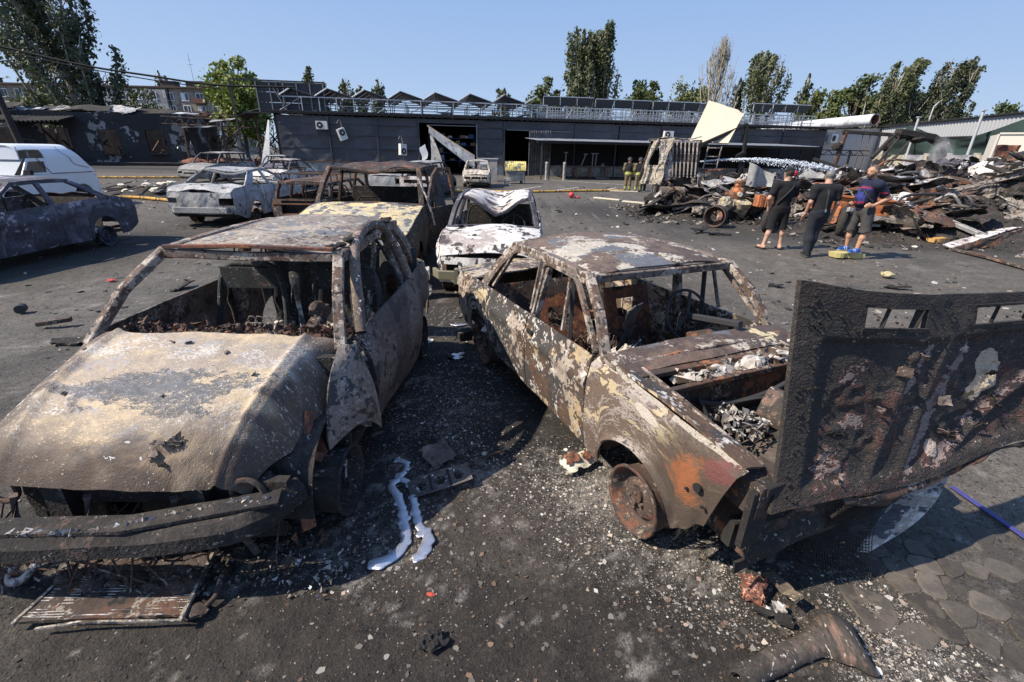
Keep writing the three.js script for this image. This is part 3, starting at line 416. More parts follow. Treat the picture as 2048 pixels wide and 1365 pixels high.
// ---------- burnt building on the left ----------
{
  const b = thing('burnt_building', 'fire-blackened single-storey building with flaked plaster and collapsed roof on the left', 'building', [-33, 0, -51], 0.3);
  // local x runs along the front (right end at 0), z towards the lot
  const H = 4.75; const opens = [[-4.2, -2.8, 1.1, 3.2], [-8.2, -6.6, 1.0, 3.4], [-12.6, -10.8, 0.9, 3.6], [-16.8, -15, 0.6, 3.6], [-20.5, -18.6, 0.9, 3.6], [-27, -22.5, 0.6, 3.4]];
  const xs = []; const wl = sheet((u, v) => { const x = lerp(-31, 0, u), y = v * (H + 0.12 * n3(x * 0.8, 3)); return [x, y, 0.03 * f3(x, y, 3)]; }, 93, 16, { t: 0.35, keep: (u, v) => { const x = lerp(-31, 0, u), y = v * H; return !opens.some(([a, c, d, e]) => x > a && x < c && y > d && y < e); } });
  mesh('front_wall', wl, M.soot, b);
  mesh('back_wall', [box(31, 3.4, 0.3, -15.5, 1.7, -9)], mat(TX.plaster, 3, { color: new THREE.Color(0.5, 0.35, 0.25) }), b);
  mesh('end_wall', [box(0.3, H, 9, -0.16, H / 2, -4.5)], M.soot, b);
  opens.forEach(([a, c, d, e], i) => { if (i < 3) { const w = mesh('window', [box(c - a + 0.2, 0.14, 0.3, (a + c) / 2, d - 0.05, 0.12)], M.char, b); mesh('window_frame', [box(0.08, e - d, 0.1, a + 0.05, (d + e) / 2, 0), box(0.08, e - d, 0.1, c - 0.05, (d + e) / 2, 0), box(0.06, e - d, 0.08, (a + c) / 2 + 0.2, (d + e) / 2, -0.05)], M.rust, w); } });
  const R = rng(77);
  for (let i = 0; i < 26; i++) { const x = -1 - R() * 29, l = 1.5 + R() * 2.6; mesh('charred_timber', bar([[x, 0.3 + R() * 1.5, -1 - R() * 4], [x + (R() - 0.5) * 2, 1.2 + R() * 2.4, -1 - R() * 5]], 0.1 + R() * 0.08), [M.rust, M.char, M.redRust][i % 3], b); }
  for (let i = 0; i < 13; i++) { const w = 2.2 + R() * 2.5; mesh('roof_sheet', place(plate(w, 1.9, 0.03, i + 3, 0.25, 12, 6, 0.16), -1.5 - i * 2.4, H + 0.1 + R() * 0.35, -0.5 - R() * 0.8, 0.12 + 0.25 * R(), (R() - 0.5) * 0.7, (R() - 0.5) * 0.12), [M.zinc, M.char, M.silver, M.char, M.soot][i % 5], b); }
  for (let i = 0; i < 9; i++) mesh('roof_sheet', place(plate(4 + R() * 2, 2.6, 0.04, i + 33, 0.4, 14, 8, 0.2), -2 - i * 3.4, H + 0.1 + R() * 0.35, -2.6 - R() * 2.0, 0.02 + 0.14 * R(), (R() - 0.5), (R() - 0.5) * 0.2), [M.char, M.soot, M.ash][i % 3], b);
  // corrugated porch roof hanging over the left half
  mesh('porch_roof', sheet((u, v) => { const x = lerp(-31, -9.5, u); return [x, 3.95 + 0.55 * v - 0.35 * bump2(u, 0, 0.75, 0, 0.25) + 0.09 * sin(x * 19) * (1 - v * 0.3) + 0.08 * n3(x * 0.5, 2), lerp(3.2, 0.1, v)]; }, 260, 3, { t: 0.02, flip: true }), M.char, b);
  for (const x of [-30, -25, -18.5, -13]) mesh('porch_post', bar([[x, 0, 3], [x + 0.15 * n3(x, 1), 3.95, 3]], 0.28, 0.28), M.char, b);
  mesh('collapsed_rail', [bar([[-22, 3.2, 2.8], [-14, 1.2, 3.0]], 0.09), bar([[-21, 3.5, 2.6], [-12, 2.1, 3.0]], 0.07)], M.rust, b);
  mesh('kerb', box(33, 0.35, 1.6, -15.5, 0.1, 1.6), M.char, b);
  const rub = []; for (let i = 0; i < 60; i++) rub.push(place(lump(0.25 + R() * 0.5, i, 1.5, 0.6, 1, 1), -R() * 30, 0.2, -0.5 - R() * 5)); const rb = mesh('rubble', rub, M.char, b); rb.userData.kind = 'stuff';
  // collapsed lattice between the building and the hoarding
  const g = thing('collapsed_lattice', 'tangle of scorched roof trusses and bent posts between the burnt building and warehouse', 'wrecked roof', [-34.3, 0, -50], 0.12);
  mesh('truss_chord', [bar([[-1, 4.55, 0], [9, 4.3, 0]], 0.09), bar([[-1, 3.9, 0], [8, 3.7, 0]], 0.09), bar([[0, 5.1, -1], [9.5, 4.6, -1]], 0.1)], M.rust, g);
  for (let i = 0; i < 18; i++) mesh('truss_web', bar([[-0.8 + i * 0.5, i % 2 ? 4.5 : 3.85, 0], [-0.3 + i * 0.5, i % 2 ? 3.85 : 4.45, 0]], 0.05), M.rust, g);
  for (let i = 0; i < 24; i++) { const x = R() * 9.5, y = 0.2 + R() * 2.4; mesh('bent_post', bar([[x, y, -R() * 3], [x + (R() - 0.5) * 1.2, y + 0.8, -R() * 3], [x + (R() - 0.5) * 2.4, y + 1.2 + R() * 1.2, -R() * 3]], 0.07 + R() * 0.05), [M.rust, M.rust, M.char, M.zinc][i % 4], g); }
  for (const x of [0.5, 4.2, 7.6]) mesh('upright', bar([[x, 0, -0.5], [x + 0.2, 4.4, -0.5]], 0.16), M.rust, g);
  mesh('sagging_sheet', [place(plate(3.4, 2, 0.03, 5, 0.15, 10, 5, 0.1), 2.5, 3.75, -0.6, 0.1, 0, 0.05), place(plate(2.2, 1.5, 0.03, 8, 0.15, 10, 5, 0.1), 5.0, 4.35, 0.4, 0.1, 0.3, 0.15)], M.silver, g);
  mesh('burnt_canopy', sheet((u, v) => [lerp(6.4, 12.2, u), 4.35 + 1.25 * sin(u * 2.6 + 0.2) * (0.85 + 0.15 * v) + 0.1 * n3(u * 9, v * 4), lerp(1, -2.4, v)], 18, 6, { t: 0.06, flip: true }), M.char, g);
  mesh('burnt_column', [bar([[10.6, 0, -0.4], [9.9, 4.6, -0.4]], 0.8, 0.6), bar([[11.6, 0, -0.4], [12.3, 4.6, -0.6]], 0.22), bar([[13.4, 0, 0], [12.6, 3.8, 0]], 0.12)], M.char, g);
  for (let i = 0; i < 14; i++) { mesh('cross_brace', bar([[6.8 + R() * 3, 0.6 + R() * 1, -0.8], [7 + R() * 3.4, 2.2 + R() * 1.6, -0.8]], 0.06), M.char, g); }
  { const r2 = []; for (let i = 0; i < 30; i++) r2.push(place(lump(0.3 + R() * 0.4, i + 60, 1.4, 0.8, 1, 1), R() * 14, 0.25, -R() * 4)); mesh('rubble', r2, M.redRust, g).userData.kind = 'stuff'; }
}
// ---------- blocks of flats ----------
{
  const f = thing('apartment_block', 'beige four-storey block of flats with balconies behind the burnt building', 'apartment building', [-142, 0, -121], 0.04);
  const W = 72, H = 14.4, st = 2.75; const wallM = mat(TX.plaster, 9, { color: new THREE.Color(0.72, 0.68, 0.6) }), grey = mat(TX.conc, 9, { color: new THREE.Color(0.95, 1, 1.1) }), fr = plain(0.72, 0.73, 0.75), gl = plain(0.035, 0.04, 0.05, 0.15);
  mesh('facade', box(W, H, 12, W / 2, H / 2, -6), wallM, f);
  const rf = mesh('roof', [box(W + 1.2, 0.3, 13.2, W / 2, H + 0.2, -6), box(W + 1.4, 0.12, 0.3, W / 2, H + 0.06, 0.62)], plain(0.07, 0.045, 0.035), f);
  for (const [x, w, h] of [[13, 4, 1.5], [38, 3, 1.3], [56, 3.4, 1.5], [63, 5.2, 1.6]]) mesh('chimney', [box(w, h, 2.2, x, H + 0.35 + h / 2, -5), box(w + 0.6, 0.15, 2.6, x, H + 0.4 + h, -5)], plain(0.09, 0.06, 0.05), rf);
  mesh('antenna', [cyl(0.05, 0.04, 7, 5, 62.5, H + 4.5, -4), box(1.2, 0.06, 0.06, 62.5, H + 5.6, -4), box(0.8, 0.06, 0.06, 62.5, H + 6.6, -4), cyl(0.04, 0.04, 4, 5, 46, H + 2.2, -4)], M.grey, rf);
  mesh('stair_bay', [box(7.5, H - 0.4, 0.8, 54.2, H / 2 - 0.2, 0.4)], grey, f); mesh('drain_pipe', box(0.18, H, 0.18, 58.3, H / 2, 0.2), M.dark, f);
  for (let k = 1; k < 5; k++) for (let i = 0; i < 20; i++) {
    const x = 2.4 + i * 3.5, y = 1.6 + k * st; if (abs(x - 54) < 0.2) continue; const z = x > 50.4 && x < 58 ? 0.85 : 0.05;
    const w = mesh('window', [box(1.7, 1.6, 0.1, x, y, z)], gl, f); mesh('window_frame', [box(0.12, 1.7, 0.1, x - 0.85, y, z + 0.06), box(0.12, 1.7, 0.1, x + 0.85, y, z + 0.06), box(1.8, 0.12, 0.1, x, y + 0.85, z + 0.06), box(1.8, 0.12, 0.12, x, y - 0.85, z + 0.06), box(0.1, 1.6, 0.08, x + 0.15, y, z + 0.06), ...(((i * 7 + k * 3) % 5) < 2 ? [box(0.75, 1.55, 0.04, x - 0.4, y, z + 0.055)] : [])], fr, w);
    if ([4, 9, 12, 18].includes(i) && k > 1) { const bl = mesh('balcony', [box(3.0, 1.05, 0.08, x, y - 0.85, 1.25), box(3.0, 0.14, 1.2, x, y - 1.38, 0.65), box(0.08, 1.05, 1.1, x - 1.5, y - 0.85, 0.65), box(0.08, 1.05, 1.1, x + 1.5, y - 0.85, 0.65)], i === 18 ? plain(0.12, 0.06, 0.04) : k % 2 ? fr : grey, f); if (i !== 18) mesh('glazing', [box(2.9, 1.5, 0.05, x, y + 0.42, 1.24)], gl, bl), mesh('glazing_bar', [-1.4, -0.45, 0.45, 1.4].map(d => box(0.1, 1.5, 0.1, x + d, y + 0.42, 1.27)), fr, bl); }
    if ((i * 5 + k) % 11 === 3) mesh('air_conditioner', box(0.8, 0.6, 0.4, x + 1.6, y - 0.4, z + 0.2), fr, f);
  }
}
// ---------- poles and cables ----------
{
  const p = thing('utility_pole', 'leaning black utility pole at the far left with cables at its top', 'utility pole', [-35.4, 0, -35]);
  mesh('shaft', tube([[0.3, 0, 0], [-0.1, 4, 0], [-0.6, 8.2, 0]], 0.2, 8), M.char, p); mesh('insulator', [box(0.9, 0.14, 0.14, -0.5, 8.0, 0), cyl(0.12, 0.08, 0.3, 8, -0.6, 8.3, 0)], M.char, p); mesh('loose_cable', tube([[-0.5, 7.9, 0.2], [0.3, 7.2, 0.2], [0.1, 6.6, 0.2], [1.6, 6.9, 0.2], [3.2, 5.9, 0.2]], 0.05, 5), M.black, p);
  solo('overhead_cable', 'thick sagging black cable running from the left pole towards the billboard', 'cable', [tube([[-36, 8.15, -35], [-33.2, 7.55, -35.4], [-29.5, 6.85, -36], [-26, 6.45, -36.7], [-22, 6.05, -37.6], [-16.8, 6.15, -39]], 0.075, 6, 30), tube([[-36, 8.05, -35], [-32, 7.1, -35.4], [-26, 6.2, -36.7], [-21.5, 5.8, -37.9]], 0.035, 5, 24)], M.black);
  const l = thing('street_lamp', 'thin street lamp with a curved arm in front of the block of flats', 'street lamp', [-78, 0, -96]); mesh('post', tube([[0, 0, 0], [0, 9.5, 0], [0.2, 11.6, 0], [1.6, 12.4, 0], [3.4, 12.2, 0]], 0.11, 7), M.zinc, l); mesh('lamp_head', box(1.2, 0.25, 0.4, 3.9, 12.2, 0), M.dark, l);
  const l2 = copyOf(l, 'street lamp rising behind the corrugated shed on the right, arm over the roof', [52, -1.0, -64], 0); l2.scale.setScalar(0.8);
}

// ---------- trees ----------
{
  const leafA = leafMat(1, 1, 1), barkM = M.bark, pale = mat(TX.plaster, 2, { color: new THREE.Color(0.9, 0.85, 0.75) });
  function leaves(list, col, seed) { // list of [x, y, z, size]; two crossed leaf sprays per entry
    const R = rng(seed), pos = [], nor = [], uv = [], c = [];
    for (const [x, y, z, s] of list) {
      const a = V(R() - 0.5, (R() - 0.5) * 1.1, R() - 0.5).normalize(), b = V(R() - 0.5, R() - 0.5, R() - 0.5).cross(a).normalize(), n = V().crossVectors(a, b);
      const l = s * (0.45 + R() * 0.7), w = l * (0.45 + R() * 0.35), k = 0.62 + R() * 0.7, y2 = R() * 0.35;
      const P = [[-l, 0], [-0.1 * l, -w], [l, 0], [0.15 * l, w]].map(([p, q]) => [x + a.x * p + b.x * q, y + a.y * p + b.y * q, z + a.z * p + b.z * q]);
      for (const i of [0, 1, 2, 0, 2, 3]) { pos.push(...P[i]); nor.push(n.x, n.y, n.z); uv.push(0, 0); c.push(col[0] * k * (1 + y2), col[1] * k, col[2] * k * (1 - y2)); }
    }
    const g = geo(pos, nor, uv); g.setAttribute('color', new THREE.Float32BufferAttribute(c, 3)); return g;
  }
  const gs = R => (R() + R() + R() - 1.5) * 0.9;
  function poplar(name, label, x, z, h, spread, { n = 5200, lean = [0, 0], col = [0.042, 0.068, 0.024], size = 0.24, stems = 16, seed = 1, bare = 0, lo = 0.1, bark = pale, thin = 1, group } = {}) {
    const R = rng(seed * 131), t = thing(name, label, 'tree', [x, 0, z], 0, group), br = [], lv = [];
    const tip = f => V(lean[0] * f * f, f * h, lean[1] * f * f);
    br.push(tube([0, 0.25, 0.5, 0.75, 0.97].map(f => tip(f)), h * 0.014, 6, 8));
    for (let i = 0; i < stems; i++) {
      const f = lo + (i / stems) * 0.72, az = i * 2.4 + R(), L = h * min(0.5 - 0.3 * f, (1.0 - f) * 0.86) * (0.72 + R() * 0.42), reach = spread * (0.45 + R() * 0.75) * Math.pow(1.06 - f, 0.8);
      const a = tip(f), c = V(a.x + cos(az) * reach + lean[0] * 0.4, min(h * 1.0, a.y + L), a.z + sin(az) * reach), m = V().lerpVectors(a, c, 0.5).add(V(cos(az) * reach * 0.22, -L * 0.06, sin(az) * reach * 0.22));
      br.push(tube([a, m, c], h * 0.0045 * (1.3 - f) + 0.02, 4, 5));
      for (let k = 0; k < 3; k++) { const q = 0.3 + R() * 0.6, b0 = V().lerpVectors(a, c, q), b1 = b0.clone().add(V(gs(R) * reach * 0.5, L * 0.3, gs(R) * reach * 0.5)); br.push(tube([b0, V().lerpVectors(b0, b1, 0.5), b1], 0.025 + h * 0.001, 3, 2)); if (bare) for (let w = 0; w < 5; w++) { const d0 = V().lerpVectors(b0, b1, R()), d1 = d0.clone().add(V(gs(R) * 0.5, 0.6 + R() * 1.2, gs(R) * 0.5)); br.push(tube([d0, V().lerpVectors(d0, d1, 0.5), d1], 0.022, 3, 2)); } }
      const cnt = 1.5 * n / (stems + 4);
      for (let k = 0; k < cnt; k++) { const s = 0.06 + 0.97 * Math.pow(R(), 0.85), p = V().lerpVectors(a, c, s).addScaledVector(V().subVectors(m, V().lerpVectors(a, c, 0.5)), 4 * s * (1 - s)), r = (0.055 * h * sqrt(max(0.03, 1.04 - s)) * (0.45 + s) + 0.12) * thin; const cl = n3(p.x * 1.1 + seed, p.y * 0.8, p.z * 1.1); if (cl < -0.25 && R() < 0.85) continue; lv.push([p.x + gs(R) * r, p.y + gs(R) * r * 1.3, p.z + gs(R) * r, size]); }
    }
    for (let k = 0; k < n * 0.16; k++) { const f = 0.45 + 0.55 * R(), p = tip(f), r = 0.06 * h * (1.03 - f) + 0.15; lv.push([p.x + gs(R) * r, p.y + gs(R) * r, p.z + gs(R) * r, size]); }
    mesh('trunk', br, bark, t); if (lv.length) mesh('crown', leaves(lv, col, seed + 5), leafA, t); return t;
  }
  function round(name, label, x, z, h, w, { n = 4200, col = [0.05, 0.085, 0.02], size = 0.3, seed = 1, lo = 0.25, clumps = 34, group } = {}) {
    const R = rng(seed * 57), t = thing(name, label, 'tree', [x, 0, z], 0, group), lv = [], br = [tube([[0, 0, 0], [0.1, h * 0.3, 0], [0, h * 0.62, 0.1]], h * 0.018, 6)];
    for (let i = 0; i < clumps; i++) {
      const az = R() * 6.28, el = Math.asin(R() * 1.7 - 0.7), q = 0.55 + 0.45 * R(), cx = cos(az) * cos(el) * w / 2 * q, cz = sin(az) * cos(el) * w / 2 * q, cy = lerp(lo, 1, 0.5) * h + sin(el) * h * (1 - lo) * 0.5 * q, r = w * (0.09 + 0.09 * R());
      br.push(tube([[0, h * 0.3, 0], [cx * 0.4, lerp(h * 0.35, cy, 0.5), cz * 0.4], [cx, cy, cz]], 0.05 + h * 0.002, 4, 4));
      for (let k = 0; k < n / clumps; k++) { const u = V(gs(R), gs(R) * 0.8, gs(R)).multiplyScalar(r * 1.25); lv.push([cx + u.x, cy + u.y, cz + u.z, size]); }
    }
    mesh('trunk', br, barkM, t); mesh('crown', leaves(lv, col.map(c => c * 1.3), seed + 9), leafA, t); return t;
  }
  const DK = [0.058, 0.086, 0.042], OL = [0.092, 0.128, 0.055];
  poplar('poplar_tree', 'huge dark poplar at the far left, leaning and cut by the top edge', -50.0, -58, 21.2, 6.2, { n: 15000, lean: [-3.0, 0], col: DK, stems: 34, seed: 3, size: 0.26, lo: 0.05 });
  poplar('poplar_tree', 'short black-green poplar spire just right of the huge left poplar', -47.6, -57.4, 10.6, 1.1, { n: 2600, col: [0.022, 0.034, 0.018], seed: 4, stems: 10 });
  [[-121, 21, 'leftmost'], [-117.5, 20.4, 'middle one'], [-115, 19.5, 'rightmost']].forEach(([x, h, w], i) => poplar('poplar_tree', `small far poplar over the left flats roof, ${w} of three`, x, -150, h, 1.6, { n: 1500, col: DK, seed: 20 + i, stems: 7, size: 0.42 }));
  poplar('poplar_tree', 'far poplar with two tips behind the flats chimney', -103.5, -150, 21.5, 2.4, { n: 1900, col: OL, seed: 24, stems: 8, size: 0.42 });
  round('broadleaf_tree', 'bright yellow-green tree behind the burnt lattice, left of the billboard', -32.3, -59, 11.4, 5.8, { n: 11000, col: [0.13, 0.185, 0.03], size: 0.24, seed: 6, lo: 0.02, clumps: 60 });
  round('broadleaf_tree', 'olive round tree in front of the flats windows, right of the lamp', -51.5, -70, 8.4, 5.4, { n: 4600, col: [0.055, 0.08, 0.03], size: 0.24, seed: 7, lo: 0.05 });
  round('broadleaf_tree', 'small olive tree at the foot of the huge left poplar, right side', -55.5, -70, 7.6, 3.4, { n: 2600, col: [0.055, 0.08, 0.03], size: 0.24, seed: 8, lo: 0.05 });
  round('broadleaf_tree', 'low green tree in front of the flats at the far left', -64, -69, 8.0, 6.5, { n: 3600, col: [0.06, 0.09, 0.025], size: 0.26, seed: 9, lo: 0.05 });
  poplar('poplar_tree', 'dark poplar spire behind the billboard edge', -36.2, -90, 14.6, 1.7, { n: 2600, col: DK, seed: 31, stems: 10, size: 0.3 });
  poplar('poplar_tree', 'thin dark poplar right beside the spire at the billboard edge', -34.2, -91, 12.2, 1.3, { n: 1500, col: DK, seed: 32, stems: 8, size: 0.3 });
  poplar('poplar_tree', 'bushy poplar behind the second and third solar peaks', -30.9, -92, 13.0, 2.4, { n: 2600, col: OL, seed: 33, stems: 10, size: 0.32 });
  poplar('poplar_tree', 'small poplar behind the third solar peak, lower right of the bushy one', -28.0, -92, 12.3, 1.5, { n: 1400, col: OL, seed: 34, stems: 8, size: 0.32 });
  poplar('poplar_tree', 'small lone poplar tip behind the fourth solar peak', -24.8, -92, 13.3, 1.6, { n: 1400, col: OL, seed: 35, stems: 8, size: 0.32 });
  poplar('poplar_tree', 'tiny treetop behind the last saw-tooth solar peak', -2.2, -92, 12.2, 2.0, { n: 1300, col: OL, seed: 36, stems: 8, size: 0.34 });
  round('broadleaf_tree', 'round green tree left of the tall double poplar', 4.2, -75, 11.9, 5.6, { n: 3800, col: [0.055, 0.085, 0.022], seed: 11, lo: 0.2 });
  round('broadleaf_tree', 'low green tree squeezed between round tree and double poplar', 6.6, -76, 10.4, 3.8, { n: 2200, col: [0.04, 0.07, 0.02], seed: 12, lo: 0.2 });
  poplar('poplar_tree', 'tall grey-green poplar, left half of the pair above the warehouse', 9.2, -75, 17.7, 3.5, { n: 8200, col: OL, seed: 41, stems: 24, size: 0.25, lo: 0.12 });
  poplar('poplar_tree', 'tallest grey-green poplar, right half of the pair above the warehouse', 12.4, -75.5, 18.5, 2.5, { n: 7600, col: OL, seed: 42, stems: 22, size: 0.25, lo: 0.12 });
  round('broadleaf_tree', 'round bright tree right of the tall double poplar', 18.6, -75, 12.5, 5.0, { n: 3600, col: [0.06, 0.092, 0.022], seed: 13, lo: 0.2 });
  round('broadleaf_tree', 'broad yellowish tree alone left of the bare tree', 27.0, -80, 12.1, 7.2, { n: 4200, col: [0.075, 0.10, 0.025], seed: 14, lo: 0.3 });
  poplar('bare_tree', 'tall bare pale tree with dead upright branches behind the white panel', 26.9, -70, 14.8, 3.2, { n: 240, col: [0.08, 0.10, 0.05], seed: 51, stems: 30, bare: 1, size: 0.16, lo: 0.3 });
  poplar('poplar_tree', 'sparse broad poplar with white limbs right of the bare tree', 35.2, -75, 15.6, 4.4, { n: 6200, col: OL, seed: 52, stems: 24, size: 0.22, lo: 0.2 });
  poplar('conifer_tree', 'small dark conifer between bare tree and sparse poplar', 32.6, -76, 12.3, 1.3, { n: 1300, col: [0.02, 0.04, 0.025], seed: 53, stems: 9, size: 0.26 });
  poplar('poplar_tree', 'dark slim poplar behind the left end of the green hedge trees', 44.6, -80, 13.6, 1.2, { n: 1500, col: DK, seed: 54, stems: 8, size: 0.28 });
  [[46.6, 12.6, 6.4, 'first from the left'], [50.8, 13.2, 6.8, 'second from the left'], [55.0, 12.7, 6.4, 'third from the left'], [58.6, 12.8, 6.0, 'rightmost, touching the leaning poplar']].forEach(([x, h, w, l], i) => round('broadleaf_tree', `dense green tree of the row behind the pipe, ${l}`, x, -78 + (i % 2), h, w, { n: 4600, col: i === 0 ? [0.065, 0.095, 0.02] : [0.045, 0.075, 0.02], seed: 61 + i, lo: 0.1, clumps: 40 }));
  poplar('poplar_tree', 'wind-bent poplar leaning right above the open pipe end', 47.9, -68, 13.8, 3.0, { n: 7200, lean: [3.4, 0], col: OL, seed: 71, stems: 22, size: 0.22, lo: 0.14 });
  poplar('poplar_tree', 'broad wind-bent poplar above the green netting', 53.4, -66, 13.4, 4.6, { n: 8600, lean: [3.0, 0], col: [0.04, 0.064, 0.026], seed: 72, stems: 28, size: 0.22, lo: 0.1 });
  round('broadleaf_tree', 'small green treetop over the shed roof near the right edge', 70.5, -74, 9.8, 4.2, { n: 1800, col: [0.05, 0.085, 0.025], seed: 73 });
  round('broadleaf_tree', 'green treetop over the shed roof at the very right edge', 76.6, -74, 10.6, 5, { n: 1800, col: [0.07, 0.105, 0.025], seed: 74 });
  round('broadleaf_tree', 'low green bush behind the shed ridge, between the bent poplars', 57.5, -74, 9.4, 6, { n: 1800, col: [0.05, 0.075, 0.03], seed: 75 });
}

// ---------- burnt cars: local x forward, y up, z to the car's right ----------
const wheelGeo = (() => { const p = [[0.001, 0.03], [0.05, 0.03], [0.055, 0.05], [0.1, 0.045], [0.125, 0.01], [0.16, 0.005], [0.175, 0.03], [0.185, 0.085], [0.205, 0.095], [0.207, 0.075], [0.19, 0.06], [0.185, -0.07], [0.205, -0.09], [0.2, -0.1], [0.18, -0.09], [0.17, 0]]; const g = lathe(p, 22); g.rotateX(PI / 2); return g; })();
const hubGeo = (() => join([0, 1, 2, 3].map(i => cyl(0.012, 0.012, 0.03, 6, 0.05 * cos(i * PI / 2), 0.05 * sin(i * PI / 2), 0.055, PI / 2)).concat([cyl(0.03, 0.024, 0.05, 10, 0, 0, 0.055, PI / 2)])))();
const interp = (pts, x) => { if (x <= pts[0][0]) return pts[0][1]; for (let i = 1; i < pts.length; i++) if (x <= pts[i][0]) { const t = (x - pts[i - 1][0]) / (pts[i][0] - pts[i - 1][0]); return lerp(pts[i - 1][1], pts[i][1], t * t * (3 - 2 * t) * 0.5 + t * 0.5); } return pts[pts.length - 1][1]; };
function makeCar(S) {
  const root = thing(S.name || 'burnt_car', S.label, S.category || 'car', [S.pos[0], 0, S.pos[1]], S.turn ?? headTo(...S.head), S.group);
  if (S.tilt) { root.rotation.order = 'YXZ'; root.rotation.x = S.tilt[0]; root.rotation.z = S.tilt[1]; root.position.y = S.tilt[2] || 0; }
  const q = S.q || 1, W = S.W, ys = S.ys ?? 0.2, sd = S.seed || 1, D = S.dent ?? 0.02, yw = S.yw ?? 0.27, ra = S.ra ?? 0.34, th = 0.012, skip = new Set(S.skip || []);
  const B = x => interp(S.belt, x), mt = S.mat, inner = S.inner || M.char, pil = S.pillar || mt;
  const nose = S.nose ?? 0.14, tail = S.tail ?? 0.10;
  const hw = (x, y) => { const a = clamp((x - S.xf + 0.75) / 0.75), b = clamp((S.xr + 0.5 - x) / 0.5), r = clamp((y - ys) / (B(x) - ys), -0.2, 1.1); return W * (1 - nose * a * a - tail * b * b) * (1 - 0.12 * (r - 0.6) * (r - 0.6) - 0.02 * (r > 0.75 ? (r - 0.75) * 4 : 0)); };
  const lowY = x => { let y = ys + 0.1 * sst(S.xf - 0.35, S.xf, x) + 0.14 * sst(S.xr + 0.4, S.xr, x); for (const wx of [S.wf, S.wr]) { const d = x - wx; if (abs(d) < ra) y = max(y, yw + sqrt(ra * ra - d * d) * 0.98); } return y; };
  const side = (s, name, x0, x1, m = mt, o = {}) => { const n = max(6, Math.round((x1 - x0) / 0.06 * q)); return mesh(name, sheet((u, v) => { const x = lerp(x0 + 0.007, x1 - 0.007, u), lo = (o.lo || lowY)(x), y = lerp(lo, B(x) - 0.004, v); const e = sst(0, 0.12, u) * sst(1, 0.88, u); const crease = 0.02 * Math.exp(-(((v - 0.72) / 0.06) ** 2)); return [x, y, s * (hw(x, y) + crease + (0.3 + 0.7 * e) * D * f3(x * 1.6 + sd, y * 2.2, s * 3 + sd) * 1.4 + (o.bulge ? o.bulge(u, v, x, y) : 0))]; }, n, max(6, Math.round(9 * q)), { t: th * s, uo: x0 + 5 + s * 2 + sd, flip: false }), m, root); };
  const cuts = S.cuts; // [name, x0, x1] from the tail to the nose
  for (const s of [-1, 1]) for (const [n, x0, x1] of cuts) if (!skip.has(n + (s < 0 ? '_l' : '_r')) && !skip.has(n)) side(s, n, x0, x1);
  const top = (name, x0, x1, m, o = {}) => { const n = max(8, Math.round(abs(x1 - x0) / 0.07 * q)); return mesh(name, sheet((u, v) => { const x = lerp(x0, x1, u), zz = v * 2 - 1, w = hw(x, B(x)) - (o.in ?? 0.012), ed = sst(1, 0.82, abs(zz)); return [x, B(x) + (o.crown ?? 0.05) * (1 - zz * zz) + ed * (o.dent ?? D) * 1.6 * f3(x * 1.9 + sd * 2, zz * 1.5, sd) + (o.fn ? o.fn(x, zz * w, u, zz) : 0), zz * w]; }, n, max(10, Math.round(18 * q)), { t: th, flip: true, uo: sd, vo: sd * 2 }), m, root); };
  if (!skip.has('hood')) top('hood', S.A[0] + 0.1, S.xf, S.hood || mt, { fn: S.hoodFn });
  if (!skip.has('trunk_lid') && S.C[1] - S.xr > 0.25) top('trunk_lid', S.xr, S.C[1] - 0.04, S.trunk || mt);
  const face = (name, x, dir, holes, m) => { const yt = B(x) - 0.005, yb = lowY(x); return mesh(name, sheet((u, v) => { const z = (u * 2 - 1), y = lerp(yb, yt, v); return [x + dir * (0.05 * (1 - z * z) + 0.03 * sin(v * PI)) + D * f3(z * 3, y * 3, sd + dir), y, z * (hw(x, y) - 0.004)]; }, Math.round(32 * q), Math.round(14 * q), { t: 0.02 * dir, keep: holes ? (u, v) => { const z = u * 2 - 1; return !holes.some(h => z > h[0] && z < h[1] && v > h[2] && v < h[3]); } : null, flip: true }), m, root); };
  if (!skip.has('front_panel')) { const fp = face('front_panel', S.xf, 1, S.faceHoles, S.hood || mt); mesh('radiator_support', [box(0.06, 0.4, W * 1.5, S.xf - 0.16, ys + 0.32, 0)], inner, root); }
  if (!skip.has('rear_panel')) face('rear_panel', S.xr, -1, S.rearHoles, S.trunk || mt);
  if (S.bumperF !== false && !skip.has('bumper')) mesh('bumper', bar([[S.xf - 0.1, 0.42, -W * 0.9], [S.xf + 0.1, 0.42, -W * 0.7], [S.xf + 0.12, 0.42, W * 0.7], [S.xf - 0.1, 0.42, W * 0.9]], 0.05, 0.13), S.bumperM || mt, root);
  if (!skip.has('rear_bumper')) mesh('rear_bumper', bar([[S.xr + 0.1, 0.44, -W * 0.9], [S.xr - 0.08, 0.44, -W * 0.72], [S.xr - 0.08, 0.44, W * 0.72], [S.xr + 0.1, 0.44, W * 0.9]], 0.05, 0.14), S.bumperM || mt, root);
  // greenhouse
  const [a0, a1] = S.A, [c1, c0] = S.C, yR = S.yR, wR = S.wR, wL = S.wL || wR, pw = S.pw || 0.075, sag = S.sag || (() => 0), ry = (x, z) => yR - sag(x, z) - 0.03 * ((x - a1) / (a1 - c1)) * 0 ;
